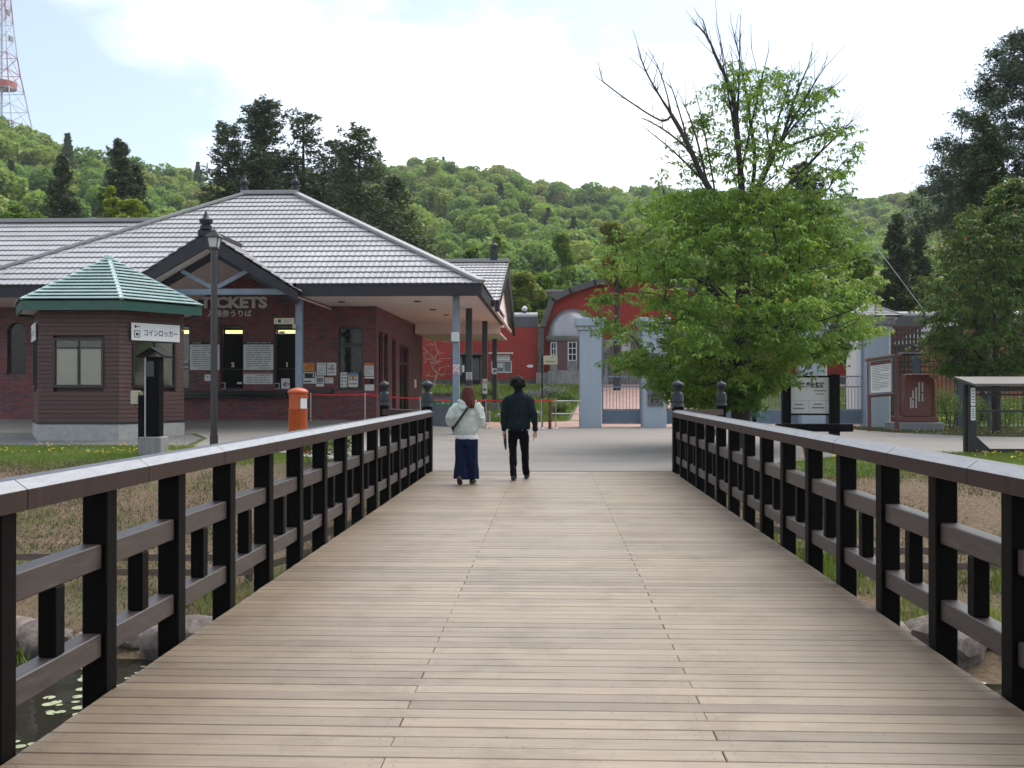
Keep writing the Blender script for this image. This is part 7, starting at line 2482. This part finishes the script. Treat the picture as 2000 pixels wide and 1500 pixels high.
blades('bank_grass', 'thin dry grass on the left bank slope', 'grass_dry', (-13, -2.6, 13.4, 21.2), 34000, .02, .07, 3, lambda x, y: .55 + .8*nz(x, y, .6, 2))
blades('bank_grass', 'thin dry grass on the right bank slope', 'grass_dry', (2.6, 13, 13.4, 20.4), 34000, .02, .07, 4, lambda x, y: .7 + .8*nz(x, y, .6, 5))
blades('bank_grass', 'green grass patches on the right bank slope', 'grass_green', (2.6, 13, 13.4, 20.4), 16000, .03, .09, 14, lambda x, y: max(0, .25 + 1.3*nz(x, y, .7, 15)))
blades('bank_grass', 'green grass patches on the left bank slope', 'grass_green', (-13, -2.6, 13.4, 21.2), 14000, .02, .08, 15, lambda x, y: max(0, .05 + 1.3*nz(x, y, .7, 25)))
blades('mound_grass', 'sparse grass on the mound around the granite monument', 'grass_dry', (9.6, 22, 29.8, 38.6), 16000, .04, .12, 5, lambda x, y: 0 if x < lerp_tab([(29.5, 30), (30, 16), (31.5, 12.5), (33.5, 10.8), (36, 10.2), (40, 10.2)], y) else .7 + .7*nz(x, y, .7))
blades('lawn_grass', 'green lawn inside the gate before the brick wall', 'grass_green', (9.6, 26, 42, 60), 22000, .06, .16, 6, lambda x, y: 0 if x < lerp_tab([(42, 13.2), (44, 10.8), (58, 9.8), (62, 10.3)], y) else .8, width=.03)
blades('bed_grass', 'green ground cover of the garden bed inside the gate', 'grass_green', (-14, 1.9, 43, 60), 20000, .10, .30, 7, lambda x, y: 0 if x > lerp_tab([(43.2, -1.0), (45, 0.7), (58, 1.9), (62, 1.7)], y) - .15 else .9, width=.035)
blades('reed_grass', 'long green reeds at the foot of the left bank', 'grass_green', (-11, -2.6, 12.9, 15.6), 3200, .12, .42, 8, lambda x, y: max(0, -.1 + 1.5*nz(x, y, .9, 12)), width=.006)
blades('reed_grass', 'long green reeds at the foot of the right bank', 'grass_green', (2.6, 11, 12.9, 15.6), 4200, .12, .45, 9, lambda x, y: max(0, .05 + 1.5*nz(x, y, .9, 13)), width=.006)
def dandelions(name, label, reg, n, seed, dens, s=.026, hz=.09):
    r = np.random.default_rng(seed); V, Fc = [], []
    k = 0
    for _ in range(n*8):
        if k >= n: break
        x, y = r.uniform(reg[0], reg[1]), r.uniform(reg[2], reg[3])
        if r.random() > dens(x, y): continue
        z = ground_z(x, y) + hz*r.uniform(.6, 1.2); b = len(V); q = s*r.uniform(.7, 1.2)
        for j in range(6):
            a = j*math.pi/3; V.append((x + q*math.cos(a), y + q*math.sin(a), z))
        V.append((x, y, z + q*.7)); V.append((x, y, z - q*.5))
        for j in range(6):
            Fc.append((b + j, b + (j + 1) % 6, b + 6)); Fc.append((b + (j + 1) % 6, b + j, b + 7))
        k += 1
    o = new_obj(name, np_mesh(name, np.array(V), np.array(Fc), 3), None, M['flower_yellow']); tag(o, label, 'flowers', kind='stuff')
dandelions('dandelions', 'yellow dandelions scattered in the lawn before the coin locker hut', (-16, -6, 22.0, 24.5), 190, 1, lambda x, y: off_path_l(x, y)*(.4 + nz(x, y, 1.1, 3)))
dandelions('dandelions', 'yellow dandelions in the lawn before the display shelter', (5, 16, 21.5, 25.0), 260, 2, lambda x, y: off_path_r(x, y)*(.4 + nz(x, y, 1.1, 6)))
dandelions('dandelions', 'yellow dandelions in the lawn behind the gate', (11, 26, 44, 58), 420, 3, lambda x, y: max(0, .3 + nz(x, y, .35, 8)*1.4), s=.055, hz=.16)
dandelions('dandelions', 'few dandelions on the mound by the granite monument', (11, 20, 31, 36), 60, 4, lambda x, y: max(0, .1 + nz(x, y, .6, 9)))

# ---- rocks, low fences and water lilies
def rock_mesh(seed):
    bm = bmesh.new(); bmesh.ops.create_icosphere(bm, subdivisions=3, radius=1.0)
    for v in bm.verts:
        n = mnoise.noise(v.co*1.3 + Vector((seed*7, 0, 0)))*.35 + mnoise.noise(v.co*3.1 + Vector((0, seed*5, 0)))*.12
        v.co *= 1 + n
        v.co.z *= .68
    me = bpy.data.meshes.new('rock'); bm.to_mesh(me); bm.free()
    me.materials.append(M['rock'])
    me.polygons.foreach_set('use_smooth', [True]*len(me.polygons)); me.set_sharp_from_angle(angle=R(38))
    return me
rm_ = [rock_mesh(i) for i in range(5)]
r_ = random.Random(77)
for side in (-1, 1):
    k = 0
    x = 2.7
    while x < 12.5:
        y = (13.55 if side < 0 else 13.1) + r_.uniform(-.35, .55); s = r_.choice((.16, .22, .28, .36, .5))
        big = 'large' if s > .4 else 'middling' if s > .25 else 'small'
        o = new_obj('rock', rm_[r_.randrange(5)]); o.location = (side*x, y, ground_z(side*x, y) + s*.22)
        o.scale = (s*r_.uniform(.9, 1.3), s, s*r_.uniform(.8, 1.1)); o.rotation_euler = (r_.uniform(-.3, .3), r_.uniform(-.3, .3), r_.uniform(0, 6.28))
        sd_ = 'left' if side < 0 else 'right'
        tag(o, '%s weathered boulder lining the foot of the %s bank at the water' % (big, sd_), 'rock', '%s %s bank boulders' % (big, sd_))
        x += s*r_.uniform(1.0, 1.9)
for side in (-1, 1):
    Y = 15.5
    T = thing('low_bank_fence', 'low wooden rail fence along the foot of the left bank' if side < 0 else 'low wooden rail fence along the foot of the right bank', 'fence', (side*7, Y, ground_z(side*7, Y)))
    xs = [side*(2.9 + 1.62*k) for k in range(7)]
    for x in xs:
        z = ground_z(x, Y); wb(MB().tube([(x, Y, z - .3), (x, Y, z + .46)], .062, 8), 'post', 'fence_wood', T)
    for a, b in zip(xs, xs[1:]):
        for dz in (.40, .18):
            wb(MB().beam((a, Y - .07, ground_z(a, Y) + dz), (b, Y - .07, ground_z(b, Y) + dz), .04, .10), 'rail', 'fence_wood', T)
lm = MB(); pv = [(0, 0, .006)] + [(math.cos(t), math.sin(t), 0) for t in np.linspace(.25, 2*math.pi - .25, 15)]
lm.add(pv, [(0, i, i + 1) for i in range(1, 15)]); lme = lm.mesh('lily_pad'); lme.materials.append(M['lily'])
for k in range(330):
    side = -1 if k < 270 else 1
    x = side*r_.uniform(3.6, 7.6); y = r_.uniform(9.6, 13.0) if side < 0 else r_.uniform(11.0, 12.8)
    if nz(x, y, .7, 31) < -.12: continue
    o = new_obj('lily_pad', lme); s = r_.uniform(.028, .075); o.scale = (s, s*r_.uniform(.8, 1), 1); o.rotation_euler = (0, 0, r_.uniform(0, 6.28)); o.location = (x, y, -1.974 + r_.uniform(0, .003))
    tag(o, 'small pale lily pad floating on the pond left of the bridge' if side < 0 else 'small pale lily pad floating on the pond right of the bridge', 'lily pad', 'lily pads left of the bridge' if side < 0 else 'lily pads right of the bridge')

# ================================================================== people
def ring_loft(mb, rings, n=18):
    """rings of (centre, (ax, ay) radii, axis u, axis v)"""
    b = len(mb.v)
    for c, (ra, rb), u, v in rings:
        c = Vector(c); u = Vector(u); v = Vector(v)
        for k in range(n):
            t = 2*math.pi*k/n
            mb.v.append(tuple(c + u*(ra*math.cos(t)) + v*(rb*math.sin(t))))
    m = len(rings)
    for i in range(m - 1):
        for k in range(n):
            k2 = (k + 1) % n
            mb.f.append((b + i*n + k, b + i*n + k2, b + (i + 1)*n + k2, b + (i + 1)*n + k))
    mb.f.append(tuple(b + k for k in reversed(range(n))))
    mb.f.append(tuple(b + (m - 1)*n + k for k in range(n)))
def hloft(mb, rings, n=18):
    """horizontal elliptic rings (x, y, z, rx, ry)"""
    ring_loft(mb, [((x, y, z), (rx, ry), (1, 0, 0), (0, 1, 0)) for x, y, z, rx, ry in rings], n)
def limb(mb, pts, rads, n=14):
    P_ = [Vector(p) for p in pts]; out = []
    for i, p in enumerate(P_):
        d = (P_[min(i + 1, len(P_) - 1)] - P_[max(i - 1, 0)]).normalized()
        u = d.cross(Vector((0, 1, 0.05)))
        if u.length < .1: u = d.cross(Vector((1, 0, 0)))
        u.normalize(); v = d.cross(u)
        r = rads[i]; r = r if isinstance(r, tuple) else (r, r)
        out.append((p, r, u, v))
    ring_loft(mb, out, n)
def ball(mb, c, r, n=14, m=9):
    rings = []
    for i in range(1, m):
        t = math.pi*i/m
        rings.append((c[0], c[1], c[2] - r[2]*math.cos(t), r[0]*math.sin(t), r[1]*math.sin(t)))
    hloft(mb, rings, n)
def skin(mb, name, mat, parent, voxel=.011, smooth=5, fold=0.0, fs=9.0, seed=0, stretch=(1, 1, .45)):
    """fuse overlapping volumes into one continuous surface"""
    me = mb.mesh(name)
    o = bpy.data.objects.new(name, me); COL.objects.link(o)
    a = o.modifiers.new('fuse', 'REMESH'); a.mode = 'VOXEL'; a.voxel_size = voxel
    s = o.modifiers.new('soft', 'SMOOTH'); s.iterations = smooth; s.factor = .5
    bpy.context.view_layer.update()
    dg = bpy.context.evaluated_depsgraph_get()
    me2 = bpy.data.meshes.new_from_object(o.evaluated_get(dg)); me2.name = name
    bpy.data.objects.remove(o); bpy.data.meshes.remove(me)
    if fold:
        for v, nrm in zip(me2.vertices, [Vector(x.vector) for x in me2.vertex_normals]):
            q = Vector((v.co.x*stretch[0], v.co.y*stretch[1], v.co.z*stretch[2]))*fs + Vector((seed, 0, 0))
            v.co += nrm*(fold*(mnoise.noise(q) + .5*mnoise.noise(q*2.3)))
    me2.polygons.foreach_set('use_smooth', [True]*len(me2.polygons))
    me2.materials.clear(); me2.materials.append(M[mat])
    ob = new_obj(name, me2, parent)
    return ob
def hand(mb, wrist, d, side, fwd, s=1.0, curl=.5):
    """palm, four fingers and a thumb hanging from the wrist; d down the hand, side to the thumb, fwd palm normal"""
    w = Vector(wrist); d = Vector(d).normalized(); side = Vector(side).normalized(); fwd = Vector(fwd).normalized()
    limb(mb, [w, w + d*.035*s, w + d*.085*s], [(.024*s, .020*s), (.036*s, .020*s), (.040*s, .017*s)], 10)
    for k, (off, L) in enumerate(((.028, .072), (.010, .08), (-.009, .075), (-.027, .058))):
        a = w + d*.08*s + side*off*s
        b = a + d*L*.5*s + fwd*L*.15*curl*s; c = b + d*L*.38*s + fwd*L*.42*curl*s
        limb(mb, [a, b, c], [.0095*s, .009*s, .0075*s], 8)
    a = w + d*.03*s + side*.03*s
    limb(mb, [a, a + d*.03*s + side*.022*s, a + d*.06*s + side*.026*s + fwd*.012*s], [.012*s, .011*s, .009*s], 8)

def walker_man():
    Y = 17.3; x0 = PX(1012, Y)
    T = thing('person', 'walking person in dark teal sweater and black trousers seen from behind', 'person', (x0, Y, 0))
    b = MB()      # body: one continuous figure
    ball(b, (0, .02, 1.585), (.078, .096, .118))
    hloft(b, [(0, .045, 1.53, .052, .058), (0, .05, 1.475, .056, .06), (0, .03, 1.43, .056, .056), (0, .015, 1.38, .07, .06)])
    ball(b, (.082, .02, 1.565), (.014, .028, .034), 10, 6); ball(b, (-.082, .02, 1.565), (.014, .028, .034), 10, 6)
    limb(b, [(0, .115, 1.575), (0, .128, 1.555), (0, .112, 1.54)], [.013, .017, .012], 8)
    hloft(b, [(0, 0, 1.385, .08, .06), (0, 0, 1.33, .13, .07), (0, 0, 1.2, .13, .08), (0, 0, 1.02, .12, .08), (0, -.01, .9, .13, .09), (0, 0, .8, .12, .08)])
    LA = [(-.14, 0, 1.32), (-.19, -.005, 1.26), (-.222, -.02, 1.12), (-.232, .01, .93), (-.228, .045, .80)]
    RA = [(.14, 0, 1.32), (.195, -.01, 1.26), (.25, -.05, 1.10), (.28, -.035, .94), (.29, .0, .79)]
    limb(b, LA, [.03, .034, .034, .03, .026]); limb(b, RA, [.03, .034, .034, .03, .026])
    hand(b, LA[-1], (.0, .05, -1), (0, 1, 0), (1, 0, 0)); hand(b, RA[-1], (-.25, .05, -1), (0, 1, 0), (-1, 0, 0), curl=.35)
    LL = [(-.085, 0, .84), (-.085, .05, .47), (-.075, -.10, .09)]
    RL = [(.085, 0, .84), (.105, .15, .47), (.125, .27, .09)]
    limb(b, LL, [.08, .055, .04]); limb(b, RL, [.08, .055, .04])
    skin(b, 'body', 'skin', T, .009, 3)
    h = MB()      # hair
    ball(h, (0, -.005, 1.625), (.108, .118, .105))
    ball(h, (0, -.035, 1.555), (.094, .085, .085))
    for k in range(26):
        a = k*2.39996; zz = 1.56 + .12*((k*7) % 13)/13; rr = .10*(1 - max(0, zz - 1.62)*2.4)
        ball(h, (rr*math.cos(a), -.02 + rr*math.sin(a)*(1 if math.sin(a) < 0 else .75), zz), (.034, .034, .034), 8, 6)
    skin(h, 'hair', 'hair_black', T, .009, 2, .010, 30, 2, (1, 1, 1))
    s = MB()      # sweater
    hloft(s, [(0, .04, 1.485, .074, .072), (0, .035, 1.45, .080, .074), (0, .02, 1.425, .105, .085), (0, .01, 1.395, .155, .098), (0, 0, 1.35, .192, .11), (0, 0, 1.24, .20, .122), (0, 0, 1.08, .185, .12), (0, -.005, .95, .185, .125), (0, -.005, .87, .192, .13), (0, -.005, .845, .190, .128)], 24)
    limb(s, [(-.14, 0, 1.345), (-.195, -.005, 1.275), (-.222, -.02, 1.12), (-.232, .01, .93), (-.229, .035, .81)], [.07, .074, .064, .054, .043])
    limb(s, [(.14, 0, 1.345), (.20, -.01, 1.275), (.25, -.05, 1.10), (.28, -.035, .94), (.288, -.005, .81)], [.07, .074, .064, .054, .043])
    skin(s, 'sweater', 'sweater', T, .011, 3, .020, 8, 5, (1, 1, .8))
    t_ = MB()     # trousers
    hloft(t_, [(0, -.005, .90, .165, .118), (0, -.01, .84, .172, .128), (0, -.01, .78, .170, .125)], 22)
    limb(t_, [(-.085, -.01, .84), (-.088, .01, .70), (-.088, .045, .47), (-.083, -.03, .26), (-.076, -.095, .10), (-.074, -.10, .075)], [.088, .086, .066, .060, .054, .056])
    limb(t_, [(.085, -.01, .84), (.092, .05, .70), (.106, .15, .47), (.115, .20, .26), (.124, .268, .10), (.125, .272, .075)], [.088, .086, .066, .060, .054, .056])
    skin(t_, 'trousers', 'trousers_black', T, .011, 3, .013, 10, 9, (1, 1, .9))
    sh = MB()
    hloft(sh, [(0, 0, .835, .186, .124), (0, 0, .815, .184, .122)], 22)
    skin(sh, 'shirt_hem', 'shirt_white', T, .010, 1)
    for (cx, cy, lift) in ((-.075, -.03, 0), (.128, .36, .0)):
        f = MB()
        ring_loft(f, [((cx, cy - .125, .045), (.028, .040), (1, 0, 0), (0, 0, 1)), ((cx, cy - .09, .05), (.042, .048), (1, 0, 0), (0, 0, 1)), ((cx, cy - .02, .05), (.045, .048), (1, 0, 0), (0, 0, 1)), ((cx + .01, cy + .07, .038), (.050, .034), (1, 0, 0), (0, 0, 1)), ((cx + .012, cy + .13, .03), (.036, .022), (1, 0, 0), (0, 0, 1))], 14)
        skin(f, 'shoe', 'shoe_black', T, .009, 2)
    # folded umbrella held in the left hand
    U = thing('folded_umbrella', 'short black folded umbrella held in the walking man\'s left hand', 'umbrella', (x0 - .225, Y + .06, .56))
    wb(MB().tube([(x0 - .228, Y + .07, .82), (x0 - .222, Y + .05, .74), (x0 - .215, Y + .03, .62), (x0 - .205, Y + .02, .50)], [.018, .024, .026, .012], 10), 'folded_cloth', 'strap_black', U, smooth=True)
    wb(MB().tube([(x0 - .231, Y + .078, .875), (x0 - .229, Y + .072, .822)], [.016, .016], 10), 'grip', 'shoe_black', U, smooth=True)
walker_man()

def walker_woman():
    Y = 16.45; x0 = PX(911, Y)
    T = thing('person', 'walking person in pale mint hoodie and wide navy trousers with a crossbody strap', 'person', (x0, Y, 0))
    b = MB()
    ball(b, (.03, .02, 1.425), (.072, .088, .108))
    hloft(b, [(.025, .04, 1.37, .046, .052), (.02, .045, 1.32, .05, .055), (.0, .02, 1.26, .07, .06)])
    hloft(b, [(0, 0, 1.28, .12, .075), (0, 0, 1.22, .15, .09), (0, 0, 1.05, .135, .09), (0, 0, .92, .125, .085), (0, 0, .80, .15, .105), (0, 0, .72, .145, .10)])
    limb(b, [(.03, .108, 1.415), (.03, .118, 1.40), (.03, .10, 1.385)], [.011, .014, .010], 8)
    limb(b, [(-.15, 0, 1.22), (-.235, -.02, 1.01), (-.16, .17, .96), (-.10, .24, .99)], [.044, .038, .030, .024])
    limb(b, [(.15, 0, 1.22), (.215, -.02, 1.01), (.15, .17, .97), (.09, .24, 1.0)], [.044, .038, .030, .024])
    hand(b, (-.10, .24, .99), (.7, .6, .1), (0, 0, 1), (0, -1, 0), .9); hand(b, (.09, .24, 1.0), (-.7, .6, .1), (0, 0, 1), (0, -1, 0), .9)
    limb(b, [(-.08, 0, .76), (-.085, .02, .42), (-.09, -.10, .16)], [.075, .05, .036]); limb(b, [(.075, 0, .76), (.08, .08, .42), (.075, .14, .08)], [.075, .05, .036])
    skin(b, 'body', 'skin', T, .009, 3)
    h = MB()
    ball(h, (.03, .0, 1.455), (.098, .108, .098))
    hloft(h, [(.03, -.012, 1.46, .10, .10), (.034, -.04, 1.38, .108, .088), (.046, -.075, 1.32, .106, .078), (.065, -.115, 1.26, .082, .052), (.085, -.13, 1.20, .045, .030)], 18)
    skin(h, 'hair', 'hair_brown', T, .009, 3, .008, 26, 3, (1, 1, .12))
    s = MB()
    hloft(s, [(.0, .03, 1.30, .09, .075), (0, .01, 1.275, .15, .095), (0, 0, 1.23, .20, .115), (0, 0, 1.10, .205, .13), (0, 0, .96, .20, .135), (0, 0, .86, .195, .135), (0, 0, .81, .172, .122), (0, 0, .785, .170, .12)], 24)
    limb(s, [(-.13, 0, 1.225), (-.19, -.01, 1.165), (-.238, -.025, 1.04), (-.235, .0, .975), (-.17, .14, .955), (-.12, .21, .98)], [.078, .088, .084, .076, .062, .045])
    limb(s, [(.13, 0, 1.225), (.185, -.01, 1.165), (.222, -.025, 1.04), (.22, .0, .975), (.16, .14, .965), (.11, .21, .99)], [.078, .088, .084, .076, .062, .045])
    # hood lying on the back
    hloft(s, [(-.005, -.10, 1.16, .045, .03), (.0, -.105, 1.20, .105, .055), (.005, -.09, 1.25, .135, .065), (.01, -.06, 1.295, .125, .075), (.01, -.03, 1.325, .10, .08)], 18)
    limb(s, [(-.11, .0, 1.31), (-.10, -.09, 1.30), (.0, -.125, 1.255), (.11, -.09, 1.30), (.12, .0, 1.31)], [.034, .036, .034, .036, .034])
    skin(s, 'hoodie', 'hoodie', T, .010, 2, .026, 8, 11, (1, 1, .75))
    sh = MB(); hloft(sh, [(.0, 0, .79, .170, .118), (0, 0, .74, .178, .124), (.01, 0, .715, .176, .122)], 22)
    skin(sh, 'shirt_hem', 'shirt_white', T, .010, 2, .006, 14, 4)
    t_ = MB()
    hloft(t_, [(0, 0, .78, .150, .108), (0, 0, .70, .168, .122), (0, 0, .62, .172, .125)], 22)
    limb(t_, [(-.075, 0, .70), (-.083, .0, .50), (-.088, -.02, .30), (-.085, -.05, .14), (-.085, -.055, .10)], [(.10, .11), (.10, .115), (.102, .118), (.108, .125), (.11, .126)], 18)
    limb(t_, [(.075, 0, .70), (.083, .03, .50), (.088, .05, .30), (.09, .07, .12), (.09, .07, .085)], [(.10, .11), (.10, .115), (.102, .118), (.108, .125), (.11, .126)], 18)
    skin(t_, 'trousers', 'denim', T, .011, 2, .022, 8, 6, (1.4, 1.4, .22))
    f = MB(); cx = -.095
    ring_loft(f, [((cx, -.235, .13), (.026, .034), (1, 0, 0), (0, .5, .87)), ((cx, -.20, .115), (.040, .046), (1, 0, 0), (0, .6, .8)), ((cx, -.14, .075), (.043, .044), (1, 0, 0), (0, .6, .8)), ((cx, -.07, .03), (.044, .028), (1, 0, 0), (0, .2, .98)), ((cx, -.03, .022), (.032, .02), (1, 0, 0), (0, 0, 1))], 14)
    skin(f, 'shoe', 'shoe_black', T, .009, 2)
    f = MB(); cx = .075; cy = .16
    ring_loft(f, [((cx, cy - .115, .04), (.026, .036), (1, 0, 0), (0, 0, 1)), ((cx, cy - .08, .045), (.040, .044), (1, 0, 0), (0, 0, 1)), ((cx + .01, cy, .045), (.043, .043), (1, 0, 0), (0, 0, 1)), ((cx + .025, cy + .08, .032), (.044, .03), (1, 0, 0), (0, 0, 1)), ((cx + .03, cy + .12, .026), (.032, .02), (1, 0, 0), (0, 0, 1))], 14)
    skin(f, 'shoe', 'shoe_black', T, .009, 2)
    # crossbody bag: strap over the back, pouch under the left arm
    B = thing('crossbody_bag', 'small black crossbody bag with strap across the mint hoodie', 'bag', (x0 - .2, Y, .92))
    pts = [(.09, .06, 1.335), (.10, -.03, 1.325), (.075, -.135, 1.27), (.03, -.185, 1.20), (-.04, -.172, 1.10), (-.11, -.158, 1.00), (-.17, -.125, .92), (-.205, -.06, .88), (-.20, .05, .88)]
    mb = MB(); V = []; Fc = []
    for i, p in enumerate(pts):
        p = Vector(p); d = (Vector(pts[min(i + 1, len(pts) - 1)]) - Vector(pts[max(i - 1, 0)])).normalized()
        nrm = Vector((p.x*.6, p.y, 0)).normalized(); sd = d.cross(nrm).normalized()
        for a, c in ((-.019, 0), (.019, 0), (.019, .006), (-.019, .006)):
            V.append(Vector((x0, Y, 0)) + p + sd*a + nrm*c)
    for i in range(len(pts) - 1):
        for j in range(4):
            j2 = (j + 1) % 4; Fc.append((4*i + j, 4*i + j2, 4*i + 4 + j2, 4*i + 4 + j))
    mb.add(V, Fc); wb(mb, 'strap', 'strap_black', B)
    pm = MB(); ball(pm, (x0 - .195, Y + .06, .90), (.05, .11, .075)); wb(pm, 'pouch', 'strap_black', B, smooth=True)
walker_woman()

def visitor():
    Y = 33.0; x0 = PX(1468, Y); zg = ground_z(x0, Y)
    T = thing('person', 'standing person in a long teal coat half hidden by the cherry trunk', 'person', (x0, Y, zg))
    b = MB()
    ball(b, (0, .02, 1.50), (.075, .09, .112)); hloft(b, [(0, .03, 1.42, .05, .055), (0, .02, 1.36, .07, .06)])
    hloft(b, [(0, 0, 1.36, .13, .08), (0, 0, 1.1, .15, .1), (0, 0, .8, .15, .1)])
    for s in (-1, 1):
        limb(b, [(s*.08, 0, .84), (s*.085, .02, .45), (s*.085, -.02, .05)], [.075, .052, .04])
        limb(b, [(s*.16, 0, 1.30), (s*.22, .0, 1.05), (s*.24, .06, .80)], [.045, .04, .028]); hand(b, (s*.24, .06, .80), (0, .1, -1), (0, 1, 0), (-s, 0, 0))
    skin(b, 'body', 'skin', T, .011, 3)
    c = MB()
    hloft(c, [(0, .01, 1.385, .09, .08), (0, 0, 1.33, .19, .11), (0, 0, 1.1, .20, .13), (0, 0, .85, .21, .15), (0, 0, .58, .25, .18), (0, 0, .52, .25, .18)], 22)
    for s in (-1, 1): limb(c, [(s*.15, 0, 1.31), (s*.225, 0, 1.08), (s*.245, .05, .84)], [.075, .065, .052])
    skin(c, 'coat', 'coat_teal', T, .012, 3, .010, 7, 3)
    t_ = MB()
    for s in (-1, 1): limb(t_, [(s*.085, 0, .82), (s*.088, .02, .45), (s*.088, -.02, .09)], [.085, .066, .056])
    skin(t_, 'trousers', 'denim', T, .012, 3)
    h = MB(); ball(h, (0, -.01, 1.535), (.095, .105, .095)); ball(h, (0, -.04, 1.46), (.085, .07, .08))
    skin(h, 'hair', 'hair_black', T, .010, 2, .008, 26, 3, (1, 1, 1))
    for s in (-1, 1):
        f = MB(); cx = s*.088
        ring_loft(f, [((cx, -.12, .04), (.028, .036), (1, 0, 0), (0, 0, 1)), ((cx, -.06, .048), (.043, .045), (1, 0, 0), (0, 0, 1)), ((cx, .05, .036), (.046, .032), (1, 0, 0), (0, 0, 1)), ((cx, .11, .028), (.032, .02), (1, 0, 0), (0, 0, 1))], 12)
        skin(f, 'shoe', 'shoe_black', T, .010, 2)
visitor()

# ================================================================== thin spring haze over the valley
def build_haze():
    bx = MB().box((-900, -40, -4.5), (1150, 1000, 175)).build('haze', None)
    bx.data.materials.clear()
    m = bpy.data.materials.new('haze'); m.use_nodes = True
    t = m.node_tree
    for n in list(t.nodes): t.nodes.remove(n)
    out = t.nodes.new('ShaderNodeOutputMaterial'); pv = t.nodes.new('ShaderNodeVolumePrincipled')
    pv.inputs['Color'].default_value = (0.86, 0.92, 1.0, 1)
    pv.inputs['Density'].default_value = 0.00022
    pv.inputs['Anisotropy'].default_value = 0.2
    t.links.new(pv.outputs[0], out.inputs['Volume'])
    bx.data.materials.append(m)
    tag(bx, kind='stuff')
build_haze()
